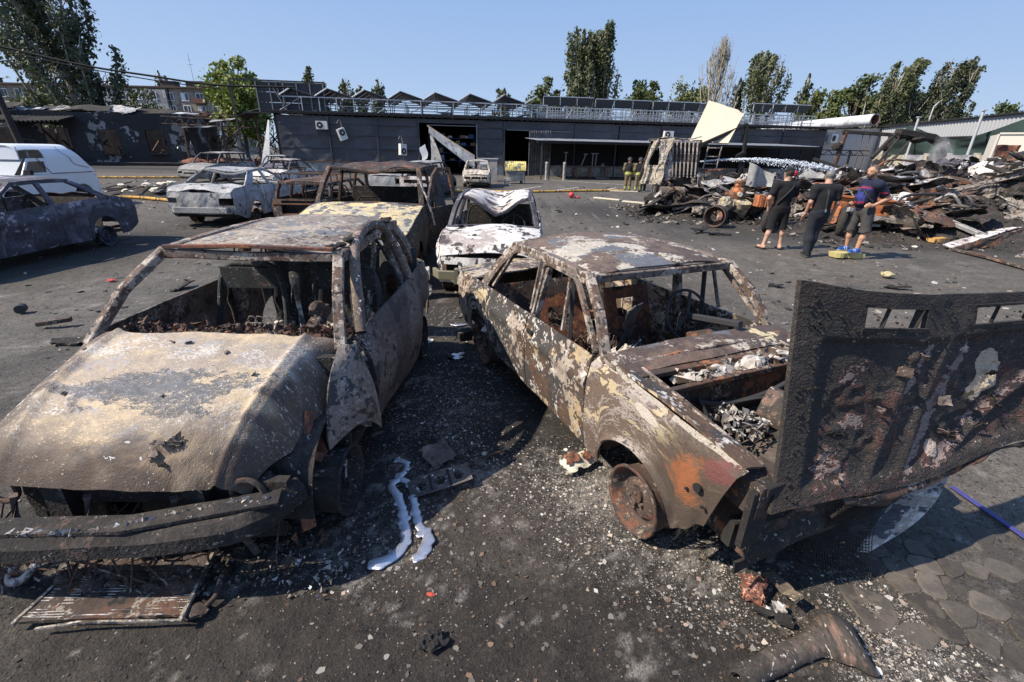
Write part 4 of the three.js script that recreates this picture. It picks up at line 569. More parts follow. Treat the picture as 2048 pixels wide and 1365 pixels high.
  for (const s of [-1, 1]) {
    const bz = x => s * (hw(x, B(x)) - 0.05), ez = s < 0 ? -wL : wR;
    if (!skip.has('a_pillar')) mesh('a_pillar', bar([[a0, B(a0) - 0.03, bz(a0)], [lerp(a0, a1, 0.5) + 0.02, lerp(B(a0), yR, 0.52), lerp(bz(a0), ez, 0.48)], [a1, ry(a1, ez) - 0.03, ez]], pw, pw * 0.8), pil, root);
    for (const bx of S.B || []) { const t = clamp((bx - c1) / (a1 - c1)), tx = bx + (S.rake ?? 0.03) * -1; mesh('b_pillar', bar([[bx, ys + 0.1, s * (hw(bx, 0.4) - 0.06)], [bx, B(bx) - 0.02, bz(bx)], [tx, ry(clamp(tx, c1, a1), ez) - 0.03, ez]], S.bw || 0.09, 0.05, { up: [0, 0, 1] }), pil, root); }
    const cw = S.cw || [0.1, 0.16];
    mesh('c_pillar', sheet((u, v) => { const x = lerp(lerp(c0, c1 - 0.02, v), lerp(c0 + cw[1], c1 + cw[0], v), u) + (S.cBend || 0) * sin(v * PI), y = lerp(B(c0) - 0.03, ry(c1, ez) - 0.02, v); return [x, y, lerp(bz(c0), ez, v) + s * 0.03 * sin(v * PI)]; }, 3, Math.round(10 * q), { t: 0.04 * s }), pil, root);
    mesh('roof_rail', bar(Array.from({ length: 9 }, (_, i) => { const x = lerp(c1, a1, i / 8); return [x, ry(x, ez) - 0.03 - 0.02 * (abs(i - 4) / 4) ** 2, ez]; }), 0.07, 0.07), pil, root);
  }
  if (!skip.has('roof')) mesh('roof', sheet((u, v) => { const x = lerp(c1 - 0.05, a1 + 0.02, u), z = lerp(-wL - 0.01, wR + 0.01, v), e = abs(v * 2 - 1); return [x, ry(x, z) + (S.crown ?? 0.05) * (1 - e * e) * (0.6 + 0.4 * sin(u * PI)) - 0.03 * Math.pow(e, 8) - 0.025 * Math.pow(abs(u * 2 - 1), 6) + (S.roofDent ?? 0.02) * f3(x * 1.5 + sd, z * 1.5, 8) * (1 - e * e), z]; }, Math.round(26 * q), Math.round(22 * q), { t: 0.015, flip: true, uo: sd * 3 }), S.roof || mt, root);
  mesh('windscreen_header', bar(Array.from({ length: 7 }, (_, i) => { const z = lerp(-wL, wR, i / 6); return [a1 + 0.02, ry(a1, z) - 0.045, z]; }), 0.05, 0.05), pil, root);
  mesh('rear_header', bar(Array.from({ length: 7 }, (_, i) => { const z = lerp(-wL, wR, i / 6); return [c1 - 0.04, ry(c1, z) - 0.05, z]; }), 0.05, 0.05), pil, root);
  if (!skip.has('cowl')) mesh('cowl', bar([[a0 + 0.03, B(a0) - 0.02, -hw(a0, B(a0)) + 0.03], [a0 + 0.06, B(a0) + 0.015, 0], [a0 + 0.03, B(a0) - 0.02, hw(a0, B(a0)) - 0.03]], 0.16, 0.06), pil, root);
  // interior
  mesh('floor_pan', box(a0 - S.xr - 0.3, 0.06, W * 1.75, (a0 + S.xr) / 2 + 0.1, ys + 0.06, 0), inner, root);
  mesh('firewall', box(0.05, B(a0) - ys - 0.1, W * 1.8, a0 + 0.04, (B(a0) + ys) / 2, 0), inner, root);
  if (!skip.has('dash')) mesh('dashboard', [bar([[a0 - 0.2, B(a0) - 0.1, -W * 0.85], [a0 - 0.22, B(a0) - 0.07, 0], [a0 - 0.2, B(a0) - 0.1, W * 0.85]], 0.22, 0.08), bar([[a0 - 0.3, B(a0) - 0.2, -W * 0.85], [a0 - 0.3, B(a0) - 0.2, W * 0.85]], 0.05)], inner, root);
  const sx = S.seatX ?? a0 - 1.05;
  if (!skip.has('seats')) for (const s of [-1, 1]) { const z = s * W * 0.45; mesh('seat_frame', [tube([[sx, 0.35, z - 0.22], [sx - 0.12, 0.75, z - 0.23], [sx - 0.2, 1.05, z - 0.17], [sx - 0.2, 1.08, z], [sx - 0.2, 1.05, z + 0.17], [sx - 0.12, 0.75, z + 0.23], [sx, 0.35, z + 0.22]], 0.018, 6, 26), ...[0.5, 0.62, 0.74, 0.86, 0.96].map(y => bar([[sx - (y - 0.35) * 0.28, y, z - 0.2], [sx - (y - 0.35) * 0.28 - 0.03, y + 0.02, z], [sx - (y - 0.35) * 0.28, y, z + 0.2]], 0.01)), box(0.45, 0.05, 0.42, sx + 0.22, 0.36, z)], inner, root); }
  if (!skip.has('rear_seat')) mesh('rear_seat_panel', sheet((u, v) => [c0 + 0.32 - v * 0.15 + 0.02 * f3(u * 4, v * 3, sd), lerp(ys + 0.15, B(c0) - 0.02, v), (u * 2 - 1) * (W - 0.14)], 10, 6, { t: 0.02 }), inner, root);
  if (S.wheelX) { const [wx, wy, wz] = S.wheelX; mesh('steering_wheel', [place(new THREE.TorusGeometry(0.19, 0.012, 6, 30).toNonIndexed(), 0, 0, 0, 0, PI / 2), bar([[0, -0.18, 0], [0, 0.18, 0]], 0.012), bar([[0, 0, -0.18], [0, 0, 0.18]], 0.012), bar([[0.0, 0, 0], [0.35, -0.2, 0]], 0.03)].map(g => place(g, wx, wy, wz, 0, 0, 0.5)), inner, root); }
  { const R = rng(sd * 7 + 3), g = []; for (let i = 0; i < 26 * q; i++) g.push(place(lump(0.05 + R() * 0.10, i + sd, 1.4, 0.6, 1, 1), lerp(S.xr + 0.4, a0 - 0.1, R()), ys + 0.1, (R() * 2 - 1) * W * 0.8)); mesh('ash_litter', g, M.ash, root).userData.kind = 'stuff'; }
  if (!skip.has('wheels')) for (const wx of [S.wf, S.wr]) for (const s of [-1, 1]) { const w = mesh('wheel', wheelGeo, S.rim || M.rust, root); w.position.set(wx, 0.2 + (S.wy || 0), s * (W - 0.14)); if (s < 0) w.rotation.y = PI; mesh('hub', hubGeo, S.rim || M.rust, w); }
  mesh('underbody', [bar([[S.xr + 0.3, ys + 0.08, -W * 0.6], [S.xf - 0.2, ys + 0.1, -W * 0.6]], 0.1), bar([[S.xr + 0.3, ys + 0.08, W * 0.6], [S.xf - 0.2, ys + 0.1, W * 0.6]], 0.1), cyl(0.05, 0.05, W * 1.8, 8, S.wf, 0.24, 0, PI / 2), cyl(0.05, 0.05, W * 1.8, 8, S.wr, 0.24, 0, PI / 2)], inner, root);
  return { root, B, hw, lowY, W, ys, side, top };
}
const wagonCuts = (xr, x1, x2, x3, xf) => [['rear_quarter_panel', xr, x1], ['rear_door', x1, x2], ['front_door', x2, x3], ['front_fender', x3, xf]];
{
  // dark sedan at the left edge, seen from its left side
  makeCar({ label: 'burnt dark violet-grey sedan at the left edge, parked beside the white van', pos: [-9.3, -8.35], head: [0.02, 1], W: 0.86, xr: -2.2, xf: 2.2, wf: 1.35, wr: -1.25, belt: [[-2.2, 0.86], [-1.6, 0.98], [0.6, 0.92], [1.0, 0.92], [1.8, 0.8], [2.2, 0.66]], A: [0.85, 0.15], C: [-0.95, -1.6], B: [-0.28], yR: 1.36, wR: 0.56, mat: M.violetPale, roof: M.violetPale, cw: [0.12, 0.2], cuts: wagonCuts(-2.2, -0.85, -0.25, 0.85, 2.2), q: 1.5, seed: 2, dent: 0.045, rearHoles: [[-0.95, -0.6, 0.5, 0.8], [0.6, 0.95, 0.5, 0.8]], sag: (x, z) => 0.05 * bump2(x, z, -0.4, 0.1, 0.5, 0.4), crown: 0.06, rim: M.violet });
  // silver sedan seen from behind
  makeCar({ label: 'burnt silver sedan seen from behind with a sagging roof, near the hose', pos: [-8.15, -14.35], head: [-0.02, -1], W: 0.93, xr: -2.2, xf: 2.25, wf: 1.4, wr: -1.25, belt: [[-2.2, 0.88], [-2.05, 0.98], [-1.5, 1.02], [0.7, 0.95], [1.1, 0.93], [2.0, 0.78], [2.25, 0.62]], A: [0.95, 0.1], C: [-0.75, -1.55], B: [-0.15], yR: 1.42, wR: 0.60, mat: M.silver, roof: M.silver, pillar: M.silver, cw: [0.25, 0.42], cBend: -0.03, cuts: wagonCuts(-2.2, -0.75, -0.1, 0.95, 2.25), q: 1.4, seed: 4, dent: 0.035, sag: (x, z) => 0.13 * bump2(x, z, -0.6, 0.1, 0.5, 0.42), rearHoles: [[-1, -0.68, 0.52, 0.74], [0.62, 1, 0.42, 0.74], [-0.3, 0.3, 0.16, 0.24]] });
  // grey people carrier
  makeCar({ label: 'burnt grey people carrier facing the camera, behind the silver sedan', pos: [-17.9, -29.2], head: [-0.16, 1], W: 0.92, xr: -2.2, xf: 2.2, wf: 1.4, wr: -1.3, belt: [[-2.2, 1.08], [0.8, 1.02], [1.1, 1.0], [1.9, 0.88], [2.2, 0.68]], A: [1.0, 0.35], C: [-1.9, -2.15], B: [-0.2, -1.1], yR: 1.6, wR: 0.66, mat: mat(TX.silver, 3, { color: new THREE.Color(0.7, 0.68, 0.66) }), pillar: M.violet, cuts: wagonCuts(-2.2, -0.95, -0.1, 0.9, 2.2), q: 1, seed: 6, faceHoles: [[-0.95, -0.55, 0.55, 0.85], [0.55, 0.95, 0.55, 0.85], [-0.45, 0.45, 0.45, 0.75]] });
  makeCar({ label: 'burnt pale sedan facing the camera between people carrier and roof-rack wagon', pos: [-11.9, -24.8], head: [-0.1, 1], W: 0.84, xr: -2.1, xf: 2.1, wf: 1.3, wr: -1.2, belt: [[-2.1, 0.9], [-1.5, 0.97], [0.8, 0.93], [1.8, 0.82], [2.1, 0.66]], A: [0.8, 0.1], C: [-1.0, -1.55], B: [-0.3], yR: 1.39, wR: 0.56, mat: M.white, pillar: M.violet, roof: M.ash, inner: M.char, cuts: wagonCuts(-2.1, -0.9, -0.3, 0.8, 2.1), q: 0.9, seed: 7, faceHoles: [[-0.95, -0.6, 0.5, 0.8], [0.6, 0.95, 0.5, 0.8]] });
  makeCar({ label: 'burnt car farthest back on the left, only its pale roof showing', pos: [-16.4, -33.5], head: [0.2, 1], W: 0.84, xr: -2.1, xf: 2.1, wf: 1.3, wr: -1.2, belt: [[-2.1, 0.9], [0.8, 0.93], [2.1, 0.66]], A: [0.8, 0.1], C: [-1.0, -1.55], B: [-0.3], yR: 1.42, wR: 0.56, mat: M.violet, roof: M.silver, cuts: wagonCuts(-2.1, -0.9, -0.3, 0.8, 2.1), q: 0.7, seed: 8 });
  // wagon with a roof rack
  const wg = makeCar({ label: 'rust-brown burnt wagon with a roof rack between silver sedan and cream van', pos: [-5.05, -13.2], head: [0.0, -1], W: 0.8, xr: -2.0, xf: 2.05, wf: 1.25, wr: -1.2, belt: [[-2.0, 0.86], [0.9, 0.86], [1.9, 0.8], [2.05, 0.7]], A: [0.8, 0.35], C: [-1.75, -1.98], B: [-0.3, -1.0], yR: 1.24, wR: 0.60, mat: M.rust, roof: M.rust, cuts: wagonCuts(-2.0, -0.95, -0.2, 0.8, 2.05), q: 1.2, seed: 9, rearHoles: [[-0.7, 0.7, 0.3, 0.95]], trunk: M.rust });
  for (const x of [-1.6, -1.2, -0.2]) mesh('roof_rack', [bar([[x, 1.4, -0.75], [x, 1.4, 0.75]], 0.05, 0.035), bar([[x, 1.24, -0.6], [x, 1.4, -0.6]], 0.03), bar([[x, 1.24, 0.6], [x, 1.4, 0.6]], 0.03)], M.rust, wg.root);
  mesh('tailgate_bar', [bar([[-2.03, 0.74, -0.7], [-2.03, 0.75, 0.7]], 0.05, 0.03), bar([[-2.0, 0.5, -0.7], [-2.03, 0.52, 0.7]], 0.06, 0.03)], M.redRust, wg.root);
  // cream van with a big windscreen opening and a swung-out door
  const vn = makeCar({ name: 'burnt_van', category: 'van', label: 'tall burnt van with cream camouflage-patched bonnet and its side door swung open', pos: [-2.56, -9.0], head: [0.02, 1], W: 1.0, xr: -2.3, xf: 2.35, wf: 1.45, wr: -1.3, ys: 0.26, belt: [[-2.3, 1.05], [0.5, 1.08], [0.75, 1.1], [1.6, 0.98], [2.2, 0.78], [2.35, 0.66]], A: [0.72, 0.22], C: [-2.05, -2.25], B: [-0.42, -1.3], yR: 1.70, wR: 0.80, mat: M.char, roof: M.vanRoof, pillar: M.vanRoof, hood: M.camo, cuts: wagonCuts(-2.3, -1.2, -0.35, 0.7, 2.35), q: 1.5, seed: 12, dent: 0.03, crown: 0.02, roofDent: 0.13, pw: 0.09, skip: ['front_door_l', 'front_panel', 'bumper'], sag: (x, z) => 0.07 * bump2(x, z, 0.2, 0.05, 0.25, 0.3), seatX: -0.5 });
  { const dr = new THREE.Group(); dr.name = 'open_door'; dr.position.set(0.68, 0, -0.98); dr.rotation.y = -0.42; vn.root.add(dr);
    mesh('door_skin', sheet((u, v) => [-u * 1.05, 0.3 + v * 0.72, 0.03 * f3(u * 3, v * 3)], 12, 8, { t: 0.05 }), M.char, dr); mesh('window_frame', [bar([[-0.02, 1.0, 0], [-0.35, 1.55, 0.06], [-0.55, 1.66, 0.1], [-0.95, 1.66, 0.1], [-1.04, 1.0, 0]], 0.09, 0.05, { up: [0, 0, 1] }), bar([[-0.3, 1.0, 0], [-0.36, 1.5, 0.06]], 0.04)], M.rust, dr); mesh('hanging_trim', tube([[0.05, 1.55, 0.1], [0.05, 1.1, -0.1], [-0.02, 0.75, -0.14]], 0.02, 5), M.ash, dr); }
  mesh('inner_side_panel', sheet((u, v) => [lerp(-2.2, -0.4, u), lerp(1.0, 1.62, v), -lerp(0.92, 0.78, v) + 0.02 * n3(u * 6, v * 4)], 14, 6, { t: 0.02, keep: (u, v) => !(u > 0.6 && u < 0.85 && v > 0.2 && v < 0.8) }), M.char, vn.root); mesh('seat_row', [place(plate(1.4, 0.7, 0.06, 5, 0.05), -0.95, 0.95, 0, 0, PI / 2, 0.2).rotateZ(0), box(0.1, 0.85, 1.6, -1.0, 0.85, 0)], M.char, vn.root); mesh('headlining', box(1.9, 0.02, 1.45, -0.95, 1.58, 0), M.char, vn.root);
  mesh('door_crossbar', [bar([[0.55, 1.2, 0.75], [0.6, 1.02, 0.82]], 0.04)], M.rust, vn.root);
  mesh('front_axle_parts', [box(0.3, 0.35, 1.2, 2.0, 0.42, 0.1), cyl(0.08, 0.08, 0.3, 10, 2.15, 0.18, -0.55, 0, 0, PI / 2)], M.char, vn.root);
  // small white car with its roof caved in
  const wc = makeCar({ label: 'small white burnt car with a caved-in roof behind the rusty saloon', pos: [-0.3, -8.0], head: [-0.04, 1], W: 0.77, xr: -1.9, xf: 1.85, wf: 1.15, wr: -1.15, belt: [[-1.9, 0.84], [-1.2, 0.92], [0.7, 0.9], [1.0, 0.88], [1.7, 0.76], [1.85, 0.66]], A: [0.72, 0.28], C: [-0.95, -1.45], B: [-0.3], yR: 1.36, wR: 0.56, mat: M.white, roof: M.white, pillar: M.violet, hood: M.white, cuts: wagonCuts(-1.9, -0.85, -0.25, 0.7, 1.85), q: 1.6, seed: 14, sag: (x, z) => 0.30 * bump2(x, z, 0.3, -0.03, 0.75, 0.30) + 0.1 * bump2(x, z, -0.6, 0, 0.4, 0.3), crown: 0.03, faceHoles: [[-0.93, -0.55, 0.42, 0.72], [0.55, 0.93, 0.42, 0.72], [-0.42, 0.42, 0.45, 0.7]], wheelX: [0.3, 0.86, -0.3], bumperF: false });
  mesh('bench_back', box(0.08, 0.5, 1.2, -0.75, 0.85, 0), M.char, wc.root);
  mesh('vent_slot', [-0.4, -0.15, 0.1, 0.35, 0.5].map(z => place(cyl(0.05, 0.05, 0.012, 12), 0.86, 0.93, z)), M.black, wc.root);
  mesh('bumper', [bar([[1.85, 0.44, 0.72], [2.02, 0.44, 0.62], [2.05, 0.44, 0.1]], 0.05, 0.12), box(0.1, 0.2, 0.05, 2.06, 0.44, 0.38)], plain(0.22, 0.2, 0.13, 0.5, 0.3), wc.root);
  // cars farther back
  makeCar({ label: 'small cream burnt hatchback facing the camera in front of the torn doorway', pos: [-2.3, -29.4], head: [0.03, 1], W: 0.82, xr: -1.8, xf: 1.85, wf: 1.15, wr: -1.1, belt: [[-1.8, 0.92], [0.7, 0.92], [1.6, 0.82], [1.85, 0.7]], A: [0.75, 0.2], C: [-1.3, -1.7], B: [-0.3], yR: 1.44, wR: 0.58, mat: mat(TX.ash, 2, { color: new THREE.Color(1.25, 1.22, 1.1) }), cuts: wagonCuts(-1.8, -0.8, -0.25, 0.75, 1.85), q: 0.9, seed: 16, faceHoles: [[-0.95, -0.45, 0.45, 0.8], [0.45, 0.95, 0.45, 0.8], [-0.4, 0.4, 0.35, 0.75]] });
  makeCar({ label: 'burnt silver car seen through the cream van, tail towards the camera', pos: [-5.6, -23.0], head: [0.0, -1], W: 0.85, xr: -2.1, xf: 2.1, wf: 1.3, wr: -1.2, belt: [[-2.1, 0.9], [-1.5, 0.98], [0.8, 0.93], [2.1, 0.66]], A: [0.8, 0.1], C: [-1.0, -1.5], B: [-0.3], yR: 1.38, wR: 0.56, mat: M.silver, roof: M.ash, cuts: wagonCuts(-2.1, -0.9, -0.3, 0.8, 2.1), q: 0.9, seed: 18, rearHoles: [[0.5, 0.95, 0.45, 0.85]] });
  makeCar({ label: 'burnt dark hatchback right of the silver car, under the bent doorway sheets', pos: [-3.95, -22.4], head: [0.12, -1], W: 0.84, xr: -2.0, xf: 2.0, wf: 1.25, wr: -1.2, belt: [[-2.0, 0.95], [0.8, 0.93], [2.0, 0.66]], A: [0.8, 0.2], C: [-1.6, -1.9], B: [-0.3], yR: 1.5, wR: 0.6, mat: M.violet, roof: M.silver, trunk: M.white, cuts: wagonCuts(-2.0, -0.9, -0.3, 0.8, 2.0), q: 0.9, seed: 19, rearHoles: [[-0.7, 0.7, 0.5, 0.8]] });
  // white pick-up van with a hard top, unburnt
  const wp = plain(0.70, 0.72, 0.74, 0.35), t = thing('white_van', 'white pick-up van with a cracked hard top at the left edge', 'van', [-15.9, 0, -15.55], headTo(0.02, 1));
  const W = 0.85, hz = y => W * (1 - 0.05 * sst(0.9, 1.9, y) - 0.25 * sst(1.35, 2.0, y) * sst(1.5, 2.0, y));
  const prof = x => x < -1.1 ? lerp(1.08, 1.93, sst(0, 1, clamp((x + 1.75) / 0.9)) * 0.3 + 0.7 * clamp((x + 1.75) / 0.75)) : 1.93 - 0.05 * sst(0.4, 1.0, x);
  for (const s of [-1, 1]) {
    mesh('body_side', sheet((u, v) => { const x = lerp(-1.8, 1.95, u); let lo = 0.34; for (const wx of [-1.1, 1.35]) { const d = abs(x - wx); if (d < 0.38) lo = max(lo, 0.3 + sqrt(0.38 * 0.38 - d * d)); } const y = lerp(lo, 1.04, v); return [x, y, s * (W - 0.04 * (1 - v) - 0.04 * sst(-1.6, -1.8, x))]; }, 50, 8, { t: 0.03 * s, keep: null }), wp, t);
    mesh('cab_side', sheet((u, v) => { const x = lerp(-0.05, 0.95, u), y = lerp(1.05, 1.52, v); return [x - v * 0.35 * u, y, s * hz(y)]; }, 20, 10, { t: 0.03 * s, keep: (u, v) => !(u > 0.14 && u < 0.92 && v > 0.12 && v < 0.85) }), wp, t);
    mesh('side_window', sheet((u, v) => [lerp(0.05, 0.9, u) - v * 0.3 * u, lerp(1.08, 1.48, v), s * (hz(1.3) - 0.03)], 2, 2, { t: 0.01 * s }), M.glass, t);
    mesh('hard_top_side', sheet((u, v) => { const x = lerp(-1.72, 0.0, u), top = min(prof(x), 1.78), y = lerp(1.07, top, v); return [x, y, s * hz(y) * 1.01]; }, 30, 12, { t: 0.03 * s }), wp, t);
    mesh('wheel', [cyl(0.3, 0.3, 0.2, 22, -1.1, 0.3, s * 0.74, PI / 2), cyl(0.3, 0.3, 0.2, 22, 1.35, 0.3, s * 0.74, PI / 2)], M.black, t);
    mesh('crack_line', tube([[-0.55, 1.86, s * 0.75], [-0.62, 1.7, s * 0.83], [-0.85, 1.55, s * 0.845], [-0.95, 1.36, s * 0.855], [-1.15, 1.27, s * 0.86], [-1.5, 1.2, s * 0.868]], 0.008, 4), M.dark, t); mesh('seam', [bar([[-1.76, 1.055, s * 0.855], [-0.1, 1.055, s * 0.855]], 0.02), bar([[-0.05, 1.06, s * 0.855], [0.3, 1.52, s * 0.84]], 0.015)], M.dark, t);
  }
  mesh('hard_top_roof', sheet((u, v) => { const x = lerp(-1.76, 0.74, u), z = v * 2 - 1, p = prof(x), e = abs(z); return [x, p - 0.16 * Math.pow(e, 6) - (p < 1.78 ? 0 : 0.0), z * hz(min(p, 1.78)) * 1.0]; }, 34, 14, { t: 0.03, flip: true }), wp, t);
  mesh('cab_front', [box(0.04, 0.36, 1.4, 0.7, 1.66, 0)], wp, t); mesh('windscreen', sheet((u, v) => [lerp(1.05, 0.6, v), lerp(1.04, 1.5, v), (u * 2 - 1) * 0.72], 2, 2, { t: 0.01 }), plain(0.35, 0.38, 0.4, 0.1), t);
  mesh('bonnet', sheet((u, v) => [lerp(1.0, 1.98, u), lerp(1.03, 0.86, u), (v * 2 - 1) * 0.8], 4, 4, { t: 0.03, flip: true }), wp, t); mesh('front_face', box(0.05, 0.6, 1.6, 1.98, 0.58, 0), wp, t); mesh('tailgate', box(0.04, 0.7, 1.6, -1.8, 0.7, 0), wp, t); mesh('mirror', box(0.1, 0.14, 0.2, 0.85, 1.12, -0.98), M.black, t);
}

// ---------- the two wrecks in the foreground ----------
const scorch = mat(paint(1024, 41, [0.10, 0.078, 0.066], [[[0.165, 0.13, 0.11], 0.15, 0.3, { a: 1, c: 0.4 }, 0.1], [[0.05, 0.042, 0.04], 0.45, 0.15, { b: 1, c: 0.5 }, -0.2], [[0.30, 0.275, 0.26], 0.75, 0.12, { e: 0.8, d: 0.6 }, 0.2], [[0.02, 0.018, 0.018], 0.85, 0.08, { c: 0.9, a: 0.5 }, -0.3]]), 1.5, { bump: 0.006 });
const roofA = mat(paint(1024, 42, [0.20, 0.17, 0.145], [[[0.31, 0.26, 0.205], 0.1, 0.3, { a: 1, c: 0.4 }, 0.1], [[0.12, 0.09, 0.075], 0.3, 0.2, { e: 1, c: 0.4 }, 0], [[0.14, 0.145, 0.155], 0.6, 0.12, { b: 1 }, 0], [[0.5, 0.48, 0.45], 0.8, 0.1, { c: 0.8, d: 0.8 }, 0.1], [[0.035, 0.03, 0.03], 0.9, 0.1, { c: 0.9, b: 0.5 }, -0.2]]), 1.6);
const roofB = mat(paint(1024, 43, [0.075, 0.054, 0.047], [[[0.13, 0.09, 0.07], 0.15, 0.25, { a: 1, c: 0.4 }, 0], [[0.11, 0.115, 0.13], 0.4, 0.15, { e: 1 }, 0], [[0.40, 0.36, 0.30], 0.42, 0.1, { b: 0.8, a: 0.6, d: 0.3 }, 0.25], [[0.5, 0.42, 0.26], 0.95, 0.08, { e: 0.8, b: 0.8 }, 0.2], [[0.25, 0.09, 0.04], 0.95, 0.12, { a: 0.7, c: 0.7 }, 0]]), 1.8, { bump: 0.006 });
const rustPillar = mat(paint(512, 44, [0.16, 0.13, 0.11], [[[0.09, 0.055, 0.04], 0.1, 0.25, { b: 1, c: 0.4 }, 0], [[0.36, 0.31, 0.26], 0.35, 0.15, { e: 0.8, c: 0.7 }, 0.2], [[0.26, 0.11, 0.05], 0.7, 0.15, { a: 1, d: 0.3 }, 0], [[0.03, 0.027, 0.026], 0.6, 0.1, { c: 1 }, -0.2]]), 1.1);
const ironBlue = mat(TX.char, 1.5, { rough: 0.8, color: new THREE.Color(1.1, 1.3, 1.4) });
const shards = (n, seed, fn, s0, s1) => { const R = rng(seed), g = []; for (let i = 0; i < n; i++) { const [x, y, z] = fn(R), s = lerp(s0, s1, R() * R()); const k = new THREE.TetrahedronGeometry(s, 0); k.scale(1 + R() * 1.5, 0.35 + R() * 0.5, 0.6 + R()); place(k, x, y, z, R() * 3, R() * 6, R() * 3); g.push(boxUV(k)); } return g; };
{
  const c = makeCar({ label: 'nearest burnt hatchback at left with ashy tan bonnet and empty windscreen', pos: [-1.66, -3.3], head: [0, 1], W: 0.785, xr: -1.62, xf: 1.7, wf: 1.15, wr: -1.12, ys: 0.22, belt: [[-1.62, 0.9], [-1.0, 0.99], [0.9, 1.0], [1.02, 0.98], [1.4, 0.84], [1.7, 0.58]], A: [0.98, 0.5], C: [-0.85, -1.3], B: [-0.48], yR: 1.43, wR: 0.50, wL: 0.575, mat: scorch, roof: roofA, pillar: rustPillar, inner: M.char, bw: 0.13, pw: 0.062, rim: M.char, cuts: [['rear_quarter_panel', -1.62, -0.95], ['rear_door', -0.95, -0.42], ['front_door', -0.42, 0.86], ['front_fender', 0.86, 1.66]], q: 2.2, seed: 21, nose: 0.3, tail: 0.16, skip: ['hood', 'front_panel', 'bumper', 'front_fender_l', 'front_fender_r', 'front_door_l', 'seats', 'rear_seat', 'cowl'], sag: (x, z) => 0.035 * bump2(x, z, 0.0, 0.0, 0.5, 0.35) + 0.03 * bump2(x, z, 0.2, -0.45, 0.3, 0.2), crown: 0.045, roofDent: 0.035, cw: [0.14, 0.22] });
  const r = c.root;
  // bonnet: tan and ash, blistered paint in the middle, scorched brown nose and flanks
  const fa = F('a', 10, 500), fb = F('b', 300, 40), fc = F('c', 90, 700), fd = F('d', 5, 5), fe = F('e', 444, 222), fg = F('g', 3, 8), cl = F('cell', 0, 0), cr = F('crack', 200, 50);
  const ht = makeTex(1024, (x, y, o) => { // x: cowl to nose, y: across
    const u = x / 1023, v = y / 1023, A = fa(x, y), Bn = fb(x, y), Cn = fc(x, y), Dn = fd(x, y), E = fe(x, y), G = fg(x, y);
    let m = sst(-0.5, 0.6, A + 0.4 * Cn); let col = [lerp(0.33, 0.50, m), lerp(0.27, 0.39, m), lerp(0.215, 0.255, m)], h = 0.5;
    const mixc = (t, w) => { w = clamp(w); for (let k = 0; k < 3; k++) col[k] = lerp(col[k], t[k], w); };
    mixc([0.52, 0.485, 0.44], sst(0.1, 0.7, E + 0.5 * Dn) * 0.8);
    mixc([0.30, 0.29, 0.30], sst(0.35, 0.7, Bn + 0.4 * Cn) * 0.7);
    const zone = bump2(u + 0.05 * A, v, 0.52, 0.48, 0.16, 0.34) + 0.30 * Bn + 0.16 * E; const edge = cl(floor(x + 16 * Cn + 10 * Dn), floor(y + 16 * Bn + 10 * G)) - 0.08 * (1 + Cn * 0.7) * (1 + 0.9 * Dn) - 0.06 * A;
    if (zone > 0.40 && Bn + 0.5 * E > -0.55 && edge > 0.05 + (0.80 - zone) * 0.35) { const k = 0.85 + 0.2 * Cn; mixc([0.125 * k, 0.13 * k, 0.145 * k], 0.95); h -= 0.25; }
    const nz = sst(0.56, 0.98, u + 0.13 * E + 0.05 * Bn + 0.03 * Dn); const spk = Dn * 0.8 + G * 0.5 + Cn * 0.4;
    if (spk < 1.25 - 0.9 * (1 - nz)) mixc(u > 0.8 ? [0.052, 0.034, 0.024] : [0.085, 0.062, 0.048], nz * 0.97);
    const sd = sst(0.30, 0.44, abs(v - 0.5) + 0.06 * Bn + 0.02 * Dn); if (spk < 0.9) mixc([0.085, 0.06, 0.046], sd * 0.9);
    const sw = bump2(u, v, 0.86, 0.36, 0.10, 0.16); mixc([0.20, 0.145, 0.10], sst(0.3, 0.8, sw + 0.25 * sin(38 * u + 9 * v + 5 * A)) * 0.8);
    if (Bn * 0.6 + Cn * 0.8 + 0.4 * E > 1.05 + 0.5 * (1 - sd) * (1 - nz)) { mixc([0.55, 0.53, 0.50], 0.9); h += 0.3; }
    if (Cn + 0.5 * A < -1.35) mixc([0.03, 0.026, 0.024], 0.9);
    const s = 1 + 0.12 * G + 0.12 * Dn; o[0] = col[0] * s; o[1] = col[1] * s; o[2] = col[2] * s; o[3] = h + 0.12 * Dn + 0.08 * G + 0.05 * Cn;
  }, false);
  const hoodM = mat(ht, 1, { bump: 0.006, rough: 0.8 });
  const hoodP = (u, v) => { const zz = v * 2 - 1, a = abs(zz), w = zz > 0 ? lerp(0.77, 0.95, u) : lerp(0.72, 0.47, Math.pow(u, 1.5)), x0 = 0.90 + 0.09 * (1 - zz * zz), x = lerp(x0, 1.72 - 0.10 * zz * zz, u), d = clamp((a - 0.76) / 0.24); const drop = 0.26 * (sst(-0.05, 0.25, u) * (1 - 0.75 * sst(0.55, 1, u))) * Math.pow(d, 1.4) * (zz > 0 ? 0.3 : 1); return [x, 1.0 - 0.14 * u - 0.29 * Math.pow(u, 2.4) + 0.05 * (1 - zz * zz) - drop + 0.024 * bump2(a, 0, 0.70, 0, 0.03) + 0.012 * f3(u * 3, zz * 2.6, 4) + 0.006 * f3(u * 9, zz * 8, 14) - 0.02 * bump2(u, zz, 0.5, 0.1, 0.3, 0.4) + 0.03 * bump2(u, zz, 0.85, -0.2, 0.07, 0.2) * n3(u * 22, v * 22, 3) - 0.035 * Math.pow(u, 14), zz * (w - 0.03 * d)]; };
  mesh('hood', sheet(hoodP, 70, 90, { t: 0.014, flip: true, unit: true }), hoodM, r);
